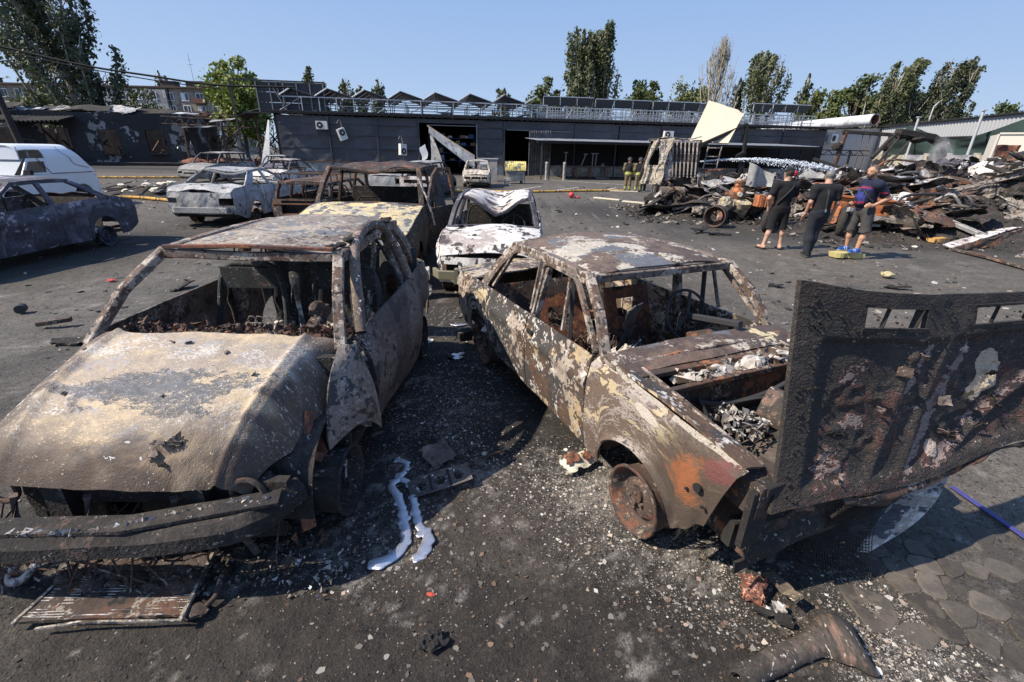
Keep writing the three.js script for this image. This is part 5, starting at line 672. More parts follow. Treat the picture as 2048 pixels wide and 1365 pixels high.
  // curled paint flakes on the bonnet
  { const R = rng(12); for (let i = 0; i < 14; i++) { const u = i < 7 ? 0.78 + R() * 0.14 : 0.1 + R() * 0.8, v = i < 7 ? 0.34 + R() * 0.16 : R(), p = hoodP(u, v), s = i < 7 ? 0.035 + R() * 0.035 : 0.015 + R() * 0.025; mesh('paint_flake', place(plate(s, s * 0.8, 0.003, i, s * 0.16, 6, 5, s * 0.15), p[0], p[1] + 0.008, p[2], (R() - 0.5) * 0.8, R() * 6, -0.35 + (R() - 0.5) * 0.5), i % 3 ? scorch : M.char, r); } }
  // torn-off wing panel hanging at the wheel arch
  const q3 = (a, b, cc, t) => a.map((_, k) => (1 - t) * (1 - t) * a[k] + 2 * t * (1 - t) * b[k] + t * t * cc[k]);
  mesh('torn_front_fender', sheet((u, v) => { const L = q3([0.995, 0.99, -0.80], [1.24, 0.78, -0.76], [1.22, 0.46, -0.76], v), Rr = q3([0.93, 0.985, -0.85], [0.86, 0.72, -0.95], [0.76, 0.30, -0.9], v); return [lerp(L[0], Rr[0], u) + 0.012 * f3(u * 3, v * 3), lerp(L[1], Rr[1], u) + 0.12 * sst(0.8, 1, v) * sin(u * PI), lerp(L[2], Rr[2], u) - 0.05 * sin(u * PI)]; }, 14, 22, { t: 0.012 }), mat(TX.ash, 1.2, { rough: 0.8, color: new THREE.Color(0.5, 0.48, 0.47) }), r).position.z = 0.10;
  mesh('lamp_bracket', [bar([[1.24, 0.72, -0.70], [1.29, 0.62, -0.70], [1.29, 0.48, -0.70], [1.24, 0.42, -0.72]], 0.03, 0.05), box(0.05, 0.03, 0.06, 1.27, 0.58, -0.68), box(0.03, 0.11, 0.05, 1.26, 0.51, -0.68)], M.redRust, r).position.z = 0.10;
  // front left door, hanging slightly open
  const dr = new THREE.Group(); dr.name = 'front_door'; dr.position.z = 0.10; r.add(dr);
  mesh('door_skin', sheet((u, v) => { const x = lerp(lerp(0.60, -0.46, u), lerp(0.72, -0.40, u), v), y = lerp(0.26, lerp(0.93, 0.99, u), v); return [x, y, -0.80 - 0.09 * u - 0.05 * sin(v * PI) + 0.015 * f3(u * 4, v * 4, 3) + 0.02 * sst(0.9, 1, v)]; }, 26, 20, { t: -0.03, flip: false }), scorch, dr);
  const wf = (z0, k) => [[0.70, 0.95, -0.83 + z0], [0.42, 1.33, -0.74 + z0], [0.2, 1.44, -0.70 + z0], [-0.12, 1.475, -0.69 + z0], [-0.36, 1.42, -0.71 + z0], [-0.46, 1.25, -0.78 + z0], [-0.47, 0.98, -0.88 + z0]];
  mesh('window_frame', tube(wf(0, 0), 0.036, 8, 40), mat(TX.char, 1.2, { color: new THREE.Color(4.6, 4.2, 3.9) }), dr);
  mesh('window_seal', [tube(wf(0.06).map(([x, y, z]) => [x * 0.86 + 0.01, y - 0.06, z]), 0.014, 5), bar([[0.52, 0.96, -0.8], [0.3, 1.37, -0.70]], 0.04, 0.03, { up: [0, 0, 1] })], M.char, dr);
  // a pillar bright with ash
  mesh('roof_crust', Array.from({ length: 26 }, (_, i) => place(lump(0.035, i, 1, 0.5, 1, 1, 0.7), 0.46 - i * 0.045 + 0.02 * n3(i, 2), 1.435 + 0.015 * n3(i * 1.7, 5), -0.555 + 0.05 * n3(i * 2.3, 1))), M.char, r);
  mesh('header_rust', bar([[0.53, 1.425, -0.55], [0.545, 1.44, 0], [0.53, 1.425, 0.48]], 0.035, 0.02), M.redRust, r);
  // cabin: ash on the scuttle, seat frames, hatch lining
  const sc = mesh('scuttle_ash', shards(620, 5, R => { const z = (R() * 2 - 1) * 0.68; return [0.88 - R() * 0.26 + 0.06 * (1 - (z / 0.68) ** 2), 0.945 + R() * 0.05, z]; }, 0.008, 0.035), M.rust, r); sc.userData.kind = 'stuff';
  mesh('scuttle_tray', bar([[0.78, 0.93, -0.69], [0.84, 0.935, 0], [0.78, 0.93, 0.69]], 0.3, 0.04), M.char, r);
  mesh('wiper', bar([[0.95, 1.005, -0.35], [0.99, 1.01, 0.1], [0.96, 1.0, 0.5]], 0.02), M.redRust, r);
  mesh('steering_column', [bar([[0.7, 0.95, -0.42], [0.45, 1.02, -0.42]], 0.07), place(lump(0.06, 4, 1, 1.2, 1), 0.55, 1.03, -0.42)], M.rust, r);
  for (const s of [1, -1]) { const z = s * 0.37; mesh('seat_frame', [tube([[0.1, 0.4, z - 0.25], [-0.06, 0.8, z - 0.26], [-0.14, 1.12, z - 0.2], [-0.15, 1.16, z], [-0.14, 1.12, z + 0.2], [-0.06, 0.8, z + 0.26], [0.1, 0.4, z + 0.25]], 0.022, 7, 30), box(0.04, 0.16, 0.44, -0.13, 1.06, z), tube([[-0.17, 1.16, z - 0.12], [-0.19, 1.33, z - 0.11], [-0.2, 1.36, z], [-0.19, 1.33, z + 0.11], [-0.17, 1.16, z + 0.12]], 0.008, 5), box(0.5, 0.1, 0.48, 0.3, 0.4, z)], ironBlue, r); const hx = []; for (let i = 0; i < 5; i++) for (let j = 0; j < 4; j++) { const h = new THREE.TorusGeometry(0.032, 0.005, 4, 6).toNonIndexed(); place(h, 0.02 - i * 0.01, 0.55 + i * 0.05, z - 0.18 + j * 0.06 + (i % 2) * 0.03, 0, PI / 2, 0); hx.push(h); } mesh('seat_spring', hx, M.ash, r); }
  mesh('rear_bulkhead', [sheet((u, v) => [-1.0 - v * 0.1 + 0.03 * sin(u * 40) * (v > 0.2), lerp(0.35, 1.12, v), (u * 2 - 1) * 0.7], 60, 6, { t: 0.03, keep: (u, v) => !(u > 0.08 && u < 0.2 && v > 0.3 && v < 0.6) }), bar([[-1.02, 1.2, -0.62], [-1.05, 1.24, 0], [-1.02, 1.2, 0.62]], 0.03), bar([[-1.0, 0.7, -0.15], [-1.02, 1.36, -0.13]], 0.05), bar([[-1.0, 0.7, 0.1], [-1.02, 1.36, 0.12]], 0.05), box(0.2, 0.22, 0.3, -0.98, 1.2, 0.32)], ironBlue, r);
  mesh('hatch_hoop', tube([[-0.75, 1.02, 0.66], [-0.85, 1.22, 0.6], [-0.9, 1.27, 0.42], [-0.85, 1.16, 0.22]], 0.014, 5), M.rust, r);
  mesh('belt_post', bar([[0.05, 0.55, -0.06], [0.02, 1.1, -0.03]], 0.03), M.ash, r); mesh('belt_post', bar([[-0.55, 0.5, -0.34], [-0.7, 1.12, -0.42], [-0.75, 1.3, -0.42]], 0.035), M.ash, r);
  mesh('footwell_ash', shards(240, 9, R => [-0.9 + R() * 1.7, 0.31 + R() * 0.1, (R() * 2 - 1) * 0.7], 0.02, 0.09), M.ash, r).userData.kind = 'stuff';
  // front end: dark cavity, beam, strut, brake disc
  mesh('front_beam', [bar(new THREE.CatmullRomCurve3([V(1.5, 0.43, -0.62), V(1.72, 0.41, -0.48), V(1.82, 0.39, 0), V(1.85, 0.37, 0.8), V(1.8, 0.36, 1.2)]).getPoints(30).map((p, i) => V(p.x, p.y + 0.006 * n3(i * 0.7, 3), p.z)), 0.10, 0.14, { ch: 0.7 }), bar([[1.64, 0.50, -0.6], [1.80, 0.475, 0], [1.83, 0.45, 0.9]], 0.1, 0.02)], M.char, r);
  mesh('beam_flakes', shards(130, 14, R => { const t = R(); return [lerp(1.66, 1.85, sst(0, 0.5, t)), 0.50 - 0.05 * t, lerp(-0.55, 1.0, t)]; }, 0.008, 0.028), M.ash, r).userData.kind = 'stuff';
  { const R = rng(91), g = []; for (let i = 0; i < 16; i++) { const z = -0.6 + R() * 1.6, y = 0.18 + R() * 0.1; g.push(tube([[1.5 + R() * 0.1, y + 0.1, z], [1.62 + R() * 0.1, y - 0.08, z + (R() - 0.5) * 0.3], [1.6 + R() * 0.2, 0.03, z + (R() - 0.5) * 0.5]], 0.003 + R() * 0.004, 4, 8)); } mesh('hanging_wire', g, M.rust, r).userData.kind = 'stuff'; mesh('front_rubble', [...shards(260, 92, R => [1.40 + R() * 0.34, 0.01 + R() * 0.07, -0.7 + R() * 1.7], 0.01, 0.035)], M.rust, r).userData.kind = 'stuff'; mesh('front_ash', [...shards(160, 93, R => [1.5 + R() * 0.28, 0.01 + R() * 0.03, -0.85 + R() * 1.6], 0.006, 0.022)], M.ash, r).userData.kind = 'stuff'; mesh('cooler_panel', sheet((u, v) => [1.50 + 0.03 * f3(u * 6, v * 4, 3), 0.12 + v * 0.42, lerp(-0.5, 0.75, u)], 20, 8, { t: 0.02, keep: (u, v) => !(u > 0.1 && u < 0.32 && v > 0.3 && v < 0.8) && !(u > 0.55 && u < 0.7 && v > 0.2 && v < 0.7) }), M.char, r); }
  for (const [z, w] of [[0.62, 0.05], [0.28, 0.035], [-0.12, 0.04], [-0.4, 0.05]]) mesh('grille_strut', bar([[1.66, 0.5, z], [1.68, 0.36, z + 0.02], [1.64, 0.16, z - 0.02]], w, 0.03), scorch, r);
  for (const z of [0.72, -0.44]) mesh('lamp_socket', place(new THREE.TorusGeometry(0.075, 0.014, 7, 22).toNonIndexed(), 1.62, 0.5, z, 0, PI / 2, 0), M.rust, r);
  mesh('slam_panel', [box(0.05, 0.14, 1.2, 1.55, 0.46, 0), box(0.1, 0.28, 0.1, 1.6, 0.46, 0.45), box(0.1, 0.28, 0.1, 1.6, 0.46, -0.2), box(0.3, 0.35, 0.9, 1.2, 0.4, 0)], M.char, r);
  mesh('suspension_strut', [bar([[1.25, 0.72, -0.46], [1.38, 0.42, -0.55], [1.42, 0.1, -0.58]], 0.07, 0.05), tube([[1.15, 0.75, -0.5], [1.15, 0.3, -0.6]], 0.035, 8)], M.redRust, r);
  mesh('brake_disc', [cyl(0.14, 0.14, 0.03, 20, 1.12, 0.24, -0.62, PI / 2, 0.3), cyl(0.06, 0.06, 0.08, 12, 1.12, 0.24, -0.66, PI / 2, 0.3)], M.ash, r);
  mesh('inner_arch', sheet((u, v) => [1.15 + 0.36 * cos(PI * u), 0.25 + 0.4 * sin(PI * u), -0.42 - 0.25 * v], 14, 3, { t: 0.01 }), M.char, r);
}
{
  const yaw = 24 * PI / 180, rimB = mat(paint(512, 45, [0.075, 0.05, 0.04], [[[0.15, 0.06, 0.032], 0.25, 0.25, { a: 1, c: 0.4 }, 0], [[0.04, 0.035, 0.033], 0.3, 0.2, { e: 1, c: 0.3 }, 0], [[0.28, 0.22, 0.17], 0.75, 0.15, { b: 1, d: 0.4 }, 0.1]]), 0.5);
  const c = makeCar({ label: 'nearest rusty burnt saloon at right with cream paint patches and open bonnet', pos: [0.8, -3.5], head: [sin(yaw), cos(yaw)], W: 0.76, xr: -1.98, xf: 1.86, wf: 1.31, wr: -1.1, ys: 0.27, yw: 0.28, ra: 0.30, belt: [[-1.98, 0.78], [-1.2, 0.85], [-0.5, 0.88], [0.95, 0.90], [1.3, 0.87], [1.7, 0.82], [1.95, 0.76]], A: [0.92, 0.46], C: [-0.7, -1.2], B: [-0.02], yR: 1.30, wR: 0.545, wL: 0.66, mat: M.flake, roof: roofB, pillar: rustPillar, inner: M.rust, trunk: M.flake, cuts: [['rear_quarter_panel', -1.98, -0.82], ['rear_door', -0.82, -0.03], ['front_door', -0.03, 0.84], ['front_fender', 0.84, 1.86]], q: 2.3, seed: 23, nose: 0.1, tail: 0.12, dent: 0.014, skip: ['hood', 'front_panel', 'bumper', 'front_fender_r', 'seats', 'dash'], crown: 0.065, roofDent: 0.02, pw: 0.06, bw: 0.07, cw: [0.12, 0.16], rim: rimB });
  const r = c.root, { hw, lowY, B } = c;
  // right front wing with its own burn marks
  const fa = F('a', 77, 900), fb = F('b', 20, 140), fc = F('c', 600, 70), fd = F('d', 15, 25), fe = F('e', 144, 822), fg = F('g', 3, 8);
  const ft = makeTex(1024, (x, y, o) => {
    const u = x / 1023, v = y / 1023, A = fa(x, y), Bn = fb(x, y), Cn = fc(x, y), Dn = fd(x, y), E = fe(x, y), G = fg(x, y); let col = [0.135, 0.095, 0.07], h = 0.5;
    const mixc = (t, w) => { w = clamp(w); for (let k = 0; k < 3; k++) col[k] = lerp(col[k], t[k], w); };
    mixc([0.36, 0.31, 0.27], sst(-0.05, 0.35, A + 0.5 * Cn + 0.3 * Dn + 0.5 * (0.5 - u)) * 0.85); mixc([0.10, 0.065, 0.05], sst(0.2, 0.5, E + 0.4 * Cn) * 0.8);
    if (Bn * 0.8 + E * 0.5 + 0.5 * (v - 0.5) > 0.45) { mixc([0.47, 0.38, 0.24], 0.9); h += 0.25; }
    if (Cn * 0.7 + A * 0.5 + Dn * 0.2 > 0.62) { mixc([0.055, 0.055, 0.06], 0.9); h -= 0.2; }
    const fr = sst(0.60, 0.74, u + 0.06 * A + 0.10 * (0.9 - v) + 0.02 * Dn); if (Dn * 0.6 + Cn * 0.5 < 0.95) mixc([0.075, 0.053, 0.038], fr * 0.93);
    mixc([0.30, 0.10, 0.035], sst(0.25, 0.8, bump2(u, v, 0.80, 0.62, 0.09, 0.22) + 0.45 * E + 0.2 * Cn) * fr * 0.85); mixc([0.16, 0.05, 0.045], sst(0.2, 0.6, bump2(u, v, 0.93, 0.85, 0.09, 0.2) + 0.3 * Bn - 0.2) * 0.8);
    const bl = bump2(u, v, 0.50 + 0.25 * (0.78 - v), 0.78, 0.085, 0.115) + 0.06 * Bn + 0.10 * Cn * (v < 0.8); if (bl > 0.44) { mixc([0.52, 0.45, 0.38], 0.95); h += 0.15; }
    if (v > 0.965 && Cn > -0.3) { mixc([0.42, 0.37, 0.3], 0.8); }
    const s = 1 + 0.12 * G + 0.14 * Dn; o[0] = col[0] * s; o[1] = col[1] * s; o[2] = col[2] * s; o[3] = h + 0.12 * Dn + 0.06 * G;
  }, false);
  mesh('front_fender', sheet((u, v) => { const x = lerp(0.847, 1.86, u), y = lerp(lowY(x) + 0.05 * sst(1.6, 1.95, x), B(x), v), lip = 0.025 * Math.exp(-(((v) / 0.05) ** 2)) * (abs(x - 1.31) < 0.33 ? 1 : 0); return [x - 0.10 * sst(0.8, 1, u) * (1 - v), y, hw(x, y) + lip - 0.05 * sst(0.93, 1, v) + 0.014 * f3(x * 2, y * 2, 7)]; }, 70, 30, { t: 0.014, unit: true }), mat(ft, 1, { bump: 0.006 }), r);
  mesh('fender_hole', [place(cyl(0.022, 0.022, 0.012, 14, 0, 0, 0, PI / 2), 1.72, 0.62, hw(1.72, 0.62) + 0.008), place(cyl(0.007, 0.007, 0.012, 8, 0, 0, 0, PI / 2), 1.67, 0.58, hw(1.67, 0.58) + 0.008), place(cyl(0.008, 0.008, 0.012, 8, 0, 0, 0, PI / 2), 1.76, 0.54, hw(1.76, 0.54) + 0.008)], M.black, r);
  const ledge = s => sheet((u, v) => { const x = lerp(0.95, 1.85, u); return [x, B(x) + 0.006 - 0.03 * v + 0.008 * n3(x * 9, v * 3), s * lerp(hw(x, B(x)) - 0.045, 0.56 - 0.05 * u, v)]; }, 30, 5, { t: 0.012 * s, flip: true });
  mesh('fender_ledge', ledge(1), M.flake, r); mesh('fender_ledge', ledge(-1), M.flake, r);
  for (const s of [1, -1]) { mesh('bay_gutter', bar([[1.06, 0.885, s * 0.55], [1.4, 0.85, s * 0.545], [1.7, 0.80, s * 0.53], [1.84, 0.76, s * 0.5]], 0.022, 0.03), rustPillar, r); mesh('inner_wing', sheet((u, v) => [lerp(1.0, 1.9, u), lerp(0.3, 0.84 - 0.1 * u, v), s * (0.54 - 0.06 * v - 0.1 * sin(v * PI) * sin(u * PI))], 12, 8, { t: 0.01 }), M.rust, r); }
  mesh('scuttle_panel', sheet((u, v) => { const z = (u * 2 - 1) * 0.7, x = lerp(0.9, 1.10 + 0.02 * cos(z * 3), v); return [x, 0.93 - 0.05 * v * v + 0.02 * (1 - (z / 0.7) ** 2) + 0.008 * f3(z * 6, v * 3), z]; }, 30, 8, { t: 0.012 }), roofB, r);
  mesh('scuttle_gutter', [bar([[1.12, 0.87, -0.66], [1.15, 0.88, 0], [1.12, 0.87, 0.66]], 0.05, 0.03), sheet((u, v) => [1.16 + v * 0.12, 0.78 + 0.07 * Math.pow(v, 2), (u * 2 - 1) * 0.6], 10, 4, { t: 0.01 }), bar([[1.3, 0.86, -0.6], [1.3, 0.865, 0], [1.3, 0.86, 0.56]], 0.035, 0.03)], M.rust, r);
  mesh('firewall_upper', box(0.04, 0.5, 1.2, 1.27, 0.6, 0), M.rust, r);
  mesh('scuttle_scrap', shards(130, 31, R => [1.14 + R() * 0.15, 0.83 + R() * 0.07, -0.55 + R() * 0.95], 0.012, 0.055), M.ash, r).userData.kind = 'stuff';
  [[0.1, 0.06], [-0.15, 0.075], [-0.42, 0.07]].forEach(([z, s], i) => mesh('scuttle_lump', place(lump(s, i + 3, 1, 0.8, 1.6, 2), 1.21, 0.85, z), M.ash, r));
  // engine bay
  mesh('engine_block', [box(0.5, 0.34, 0.34, 1.56, 0.46, -0.12), cyl(0.13, 0.13, 0.42, 18, 1.58, 0.66, -0.16, 0, 0.4, PI / 2 - 0.1), cyl(0.17, 0.17, 0.09, 22, 1.62, 0.55, 0.1, 0.5, 0, 0.4)], mat(TX.char, 1.5, { color: new THREE.Color(2.2, 2.1, 2) }), r);
  mesh('coolant_pipe', [tube([[1.4, 0.62, 0.28], [1.5, 0.55, 0.32], [1.68, 0.53, 0.22], [1.82, 0.58, 0.05]], 0.045, 10), tube([[1.38, 0.54, 0.34], [1.52, 0.44, 0.38], [1.74, 0.42, 0.28], [1.88, 0.48, 0.12]], 0.05, 10)], mat(TX.char, 1.5, { color: new THREE.Color(3, 2.6, 2.4) }), r);
  mesh('melted_scrap', shards(150, 33, R => { const a = R() * 6.28, q = sqrt(R()) * 0.15; return [1.46 + cos(a) * q, 0.70 + R() * 0.06 - q * 0.3, 0.2 + sin(a) * q * 0.9]; }, 0.008, 0.032), M.ash, r).userData.kind = 'stuff';
  mesh('pipe_stub', [place(new THREE.TorusGeometry(0.034, 0.011, 8, 18).toNonIndexed(), 1.80, 0.60, 0.14, 0, PI / 2 + 0.5, 0), cyl(0.034, 0.034, 0.09, 14, 1.76, 0.60, 0.16, 0, 0.5, PI / 2)], M.ash, r);
  mesh('wiring_loom', [tube([[1.25, 0.80, 0.45], [1.32, 0.72, 0.2], [1.36, 0.74, -0.1], [1.4, 0.86, -0.45], [1.5, 0.85, -0.6]], 0.016, 6, 40), tube([[1.3, 0.78, 0.34], [1.36, 0.66, 0.3], [1.38, 0.5, 0.34], [1.36, 0.4, 0.4]], 0.012, 5, 20), tube([[1.34, 0.72, 0.1], [1.42, 0.75, -0.1], [1.6, 0.72, -0.3], [1.75, 0.7, -0.4]], 0.009, 5, 24)], M.dark, r);
  mesh('battery_tray', [box(0.14, 0.02, 0.16, 1.5, 0.74, -0.44, 0, 0.4), bar([[1.42, 0.78, -0.36], [1.5, 0.8, -0.5], [1.58, 0.78, -0.4]], 0.02)], M.redRust, r);
  mesh('headlamp_housing', [box(0.16, 0.16, 0.2, 1.84, 0.64, 0.48), box(0.1, 0.05, 0.12, 1.86, 0.6, 0.34)], M.rust, r); mesh('bay_scrap', [place(lump(0.06, 8, 1.4, 0.6, 1), 1.8, 0.55, 0.36), place(plate(0.16, 0.12, 0.004, 3, 0.03), 1.82, 0.62, 0.3, 0.3, 0.5, 0.2)], plain(0.5, 0.42, 0.32), r);
  mesh('front_crossmember', [bar([[1.82, 0.40, -0.66], [1.86, 0.38, 0], [1.82, 0.40, 0.58]], 0.05, 0.14), bar([[1.88, 0.7, -0.6], [1.9, 0.7, 0.55]], 0.06, 0.05), box(0.03, 0.3, 0.12, 1.9, 0.55, 0.55), box(0.03, 0.3, 0.12, 1.9, 0.55, -0.55)], M.char, r);
  mesh('front_valance', sheet((u, v) => [1.86 + 0.04 * sin(v * 3) + 0.03 * n3(u * 5, v * 3, 4), 0.16 + v * 0.2 + 0.04 * n3(u * 6, 1), lerp(0.55, -0.7, u)], 24, 6, { t: 0.01 }), M.char, r);
  // window frames and quarter lights on both sides
  for (const s of [1, -1]) { const Z = y => s * lerp(hw(0, 0.88) - 0.03, s > 0 ? 0.57 : 0.68, clamp((y - 0.88) / 0.4)), P = (x, y) => [x, y, Z(y)]; mesh('window_frame', [bar([P(0.0, 0.89), P(-0.06, 1.22), P(0.0, 1.25), P(0.36, 1.24), P(0.42, 1.21), P(0.82, 0.91)], 0.026, 0.035, { up: [0, 0, 1] }), bar([P(0.42, 0.9), P(0.30, 1.23)], 0.022, 0.022, { up: [0, 0, 1] }), bar([P(-0.82, 0.88), P(-0.62, 1.2), P(-0.56, 1.235), P(-0.14, 1.25), P(-0.05, 0.9)], 0.024, 0.03, { up: [0, 0, 1] })], rustPillar, r); mesh('window_channel', bar([[0.40, 0.35, s * 0.62], [0.33, 1.2, s * 0.58]], 0.03, 0.03), M.dark, r); }
  mesh('door_handle', [box(0.09, 0.03, 0.02, 0.07, 0.77, hw(0.07, 0.77) + 0.012)], M.black, r);
  mesh('door_gap', [bar([[-0.03, 0.32, hw(0, 0.3) - 0.02], [-0.03, 0.6, hw(0, 0.6) - 0.01], [-0.03, 0.88, hw(0, 0.87) - 0.01]], 0.012), bar([[0.84, 0.32, hw(0.84, 0.3) - 0.02], [0.84, 0.6, hw(0.84, 0.6) - 0.01], [0.84, 0.9, hw(0.84, 0.88) - 0.01]], 0.012)], M.black, r);
  // cabin
  mesh('steering_wheel', [place(new THREE.TorusGeometry(0.19, 0.011, 6, 36).toNonIndexed(), 0, 0, 0, 0, PI / 2, 0), bar([[0, 0, 0], [0.02, 0.18, -0.05]], 0.02), bar([[0, 0, 0], [0.02, -0.1, 0.16]], 0.02), bar([[0, 0, 0], [0.02, -0.08, -0.17]], 0.02), bar([[0, 0, 0], [0.45, -0.12, 0]], 0.04)].map(g => place(g, 0.48, 0.90, -0.33, 0, 0, 0.45)), M.dark, r);
  mesh('dashboard_frame', [bar([[0.82, 0.82, -0.66], [0.78, 0.84, 0], [0.82, 0.82, 0.66]], 0.07, 0.05), box(0.2, 0.2, 0.25, 0.75, 0.75, -0.3)], M.rust, r);
  for (const s of [1, -1]) mesh('seat_frame', [sheet((u, v) => [-0.12 - v * 0.18, 0.42 + v * 0.5, s * 0.34 + (u - 0.5) * 0.46], 8, 10, { t: 0.015, keep: (u, v) => !(u > 0.25 && u < 0.75 && v > 0.5 && v < 0.85) }), box(0.44, 0.05, 0.46, 0.1, 0.42, s * 0.34)], M.redRust, r);
  mesh('cabin_scrap', shards(700, 37, R => [-1.0 + R() * 1.8, 0.36 + R() * 0.22, (R() * 2 - 1) * 0.62], 0.02, 0.075), M.rust, r).userData.kind = 'stuff';
  { const g = [], R = rng(41); for (let i = 0; i < 60; i++) { const x = -0.8 + R() * 1.5, z = (R() * 2 - 1) * 0.6, y = 0.5 + R() * 0.2; g.push(tube([[x, y, z], [x + (R() - 0.5) * 0.3, y + 0.1 * R(), z + (R() - 0.5) * 0.3], [x + (R() - 0.5) * 0.4, y - 0.05, z + (R() - 0.5) * 0.4]], 0.005, 4, 6)); } const w = mesh('loose_wire', g, M.rust, r); w.userData.kind = 'stuff'; }
  mesh('cabin_ash', [place(plate(0.24, 0.16, 0.01, 4, 0.05), 0.35, 0.62, 0.12, 0.3, 0.4, 0.5), place(plate(0.2, 0.16, 0.01, 7, 0.05), 0.45, 0.6, -0.05, 0.5, 1.4, -0.4)], M.ash, r);
  mesh('sun_visor', place(plate(0.34, 0.14, 0.01, 9, 0.03), 0.72, 1.0, 0.4, 0.4, 0.3, 1.2), M.dark, r);
  // tyre wires round the tilted front wheel
  { const g = [], R = rng(51); for (let i = 0; i < 90; i++) { const a0 = R() * 6.28, ln = 0.8 + R() * 2.2, rr = 0.225 + R() * 0.05, z = 0.40 + R() * 0.16, p = []; for (let k = 0; k < 6; k++) { const a = a0 + ln * k / 5; p.push([1.31 + rr * cos(a) * (1 + 0.06 * n3(k, i)), max(0.02, 0.21 + rr * sin(a)), z + 0.04 * n3(k * 0.7, i)]); } g.push(tube(p, 0.0035, 3, 8)); } const w = mesh('tyre_wire', g, M.dark, r); w.userData.kind = 'stuff'; }
}

// ---------- people: bodies meshed from tapered capsules ----------
// distance to a tapered capsule
const sd3 = (p, c) => { const [ax, ay, az, bx, by, bz, ra, rb, fx = 1, fz = 1] = c, dx = bx - ax, dy = by - ay, dz = bz - az, px = p[0] - ax, py = p[1] - ay, pz = p[2] - az, t = clamp((px * dx + py * dy + pz * dz) / (dx * dx + dy * dy + dz * dz + 1e-9)); return hypot((px - dx * t) / fx, py - dy * t, (pz - dz * t) / fz) - lerp(ra, rb, t); };
function sdfMesh(caps, k, cell, colour, clip) { // surface nets over the smooth union of caps
  const lo = [9, 9, 9], hi = [-9, -9, -9]; for (const c of caps) for (const o of [0, 3]) for (let i = 0; i < 3; i++) { const r = max(c[6], c[7]) * 1.5 + 0.03; lo[i] = min(lo[i], c[o + i] - r); hi[i] = max(hi[i], c[o + i] + r); }
  const n = lo.map((l, i) => Math.ceil((hi[i] - l) / cell) + 1), [nx, ny, nz] = n, f = new Float32Array(nx * ny * nz).fill(1), id = (i, j, l) => (l * ny + j) * nx + i;
  const field = p => { let s = 0, m = 9; for (const c of caps) { const d = sd3(p, c); if (d < m) m = d; if (d < k * 5) s += Math.exp(-d / k); } let d = s > 0 ? -k * Math.log(s) : m; if (clip) d = max(d, clip(p)); return d; };
  const acc = new Float32Array(nx * ny * nz); // each capsule is written only where it counts
  for (const c of caps) { const m = k * 5 + cell, r = max(c[6], c[7]) * max(1, c[8] || 1, c[9] || 1) + m, b0 = [0, 1, 2].map(q => max(0, floor((min(c[q], c[q + 3]) - r - lo[q]) / cell))), b1 = [0, 1, 2].map(q => min(n[q] - 1, Math.ceil((max(c[q], c[q + 3]) + r - lo[q]) / cell)));
    for (let l = b0[2]; l <= b1[2]; l++) for (let j = b0[1]; j <= b1[1]; j++) for (let i = b0[0]; i <= b1[0]; i++) { const d = sd3([lo[0] + i * cell, lo[1] + j * cell, lo[2] + l * cell], c); if (d < m) acc[id(i, j, l)] += Math.exp(-d / k); } }
  for (let q = 0; q < acc.length; q++) if (acc[q] > 0) { let d = -k * Math.log(acc[q]); if (clip && d < cell * 3) { const i = q % nx, j = floor(q / nx) % ny, l = floor(q / nx / ny); d = max(d, clip([lo[0] + i * cell, lo[1] + j * cell, lo[2] + l * cell])); } f[q] = d; }
  const vid = new Int32Array(nx * ny * nz).fill(-1), pos = [], idx = [], nor = [], col = [], uv = [];
  for (let l = 0; l < nz - 1; l++) for (let j = 0; j < ny - 1; j++) for (let i = 0; i < nx - 1; i++) {
    let c = 0, sx = 0, sy = 0, sz = 0; const v = []; for (let q = 0; q < 8; q++) v.push(f[id(i + (q & 1), j + (q >> 1 & 1), l + (q >> 2))]);
    if (v.every(x => x > 0) || v.every(x => x <= 0)) continue;
    for (let a = 0; a < 8; a++) for (const b of [a ^ 1, a ^ 2, a ^ 4]) if (b > a && (v[a] > 0) !== (v[b] > 0)) { const t = v[a] / (v[a] - v[b]); sx += lerp(a & 1, b & 1, t); sy += lerp(a >> 1 & 1, b >> 1 & 1, t); sz += lerp(a >> 2, b >> 2, t); c++; }
    vid[id(i, j, l)] = pos.length / 3; const p = [lo[0] + (i + sx / c) * cell, lo[1] + (j + sy / c) * cell, lo[2] + (l + sz / c) * cell]; pos.push(...p); uv.push(p[0], p[1]);
    const e = 0.006, g = V(field([p[0] + e, p[1], p[2]]) - field([p[0] - e, p[1], p[2]]), field([p[0], p[1] + e, p[2]]) - field([p[0], p[1] - e, p[2]]), field([p[0], p[1], p[2] + e]) - field([p[0], p[1], p[2] - e])).normalize(); nor.push(g.x, g.y, g.z);
    col.push(...(colour ? colour(p, g) : [1, 1, 1]));
  }
  const quad = (a, b, c, d, fl) => { if (min(a, b, c, d) < 0) return; fl ? idx.push(a, b, c, a, c, d) : idx.push(a, c, b, a, d, c); };
  for (let l = 1; l < nz - 1; l++) for (let j = 1; j < ny - 1; j++) for (let i = 1; i < nx - 1; i++) { const s = f[id(i, j, l)] > 0;
    if (s !== f[id(i + 1, j, l)] > 0) quad(vid[id(i, j - 1, l - 1)], vid[id(i, j, l - 1)], vid[id(i, j, l)], vid[id(i, j - 1, l)], !s);
    if (s !== f[id(i, j + 1, l)] > 0) quad(vid[id(i - 1, j, l - 1)], vid[id(i, j, l - 1)], vid[id(i, j, l)], vid[id(i - 1, j, l)], s);
    if (s !== f[id(i, j, l + 1)] > 0) quad(vid[id(i - 1, j - 1, l)], vid[id(i, j - 1, l)], vid[id(i, j, l)], vid[id(i - 1, j, l)], !s); }
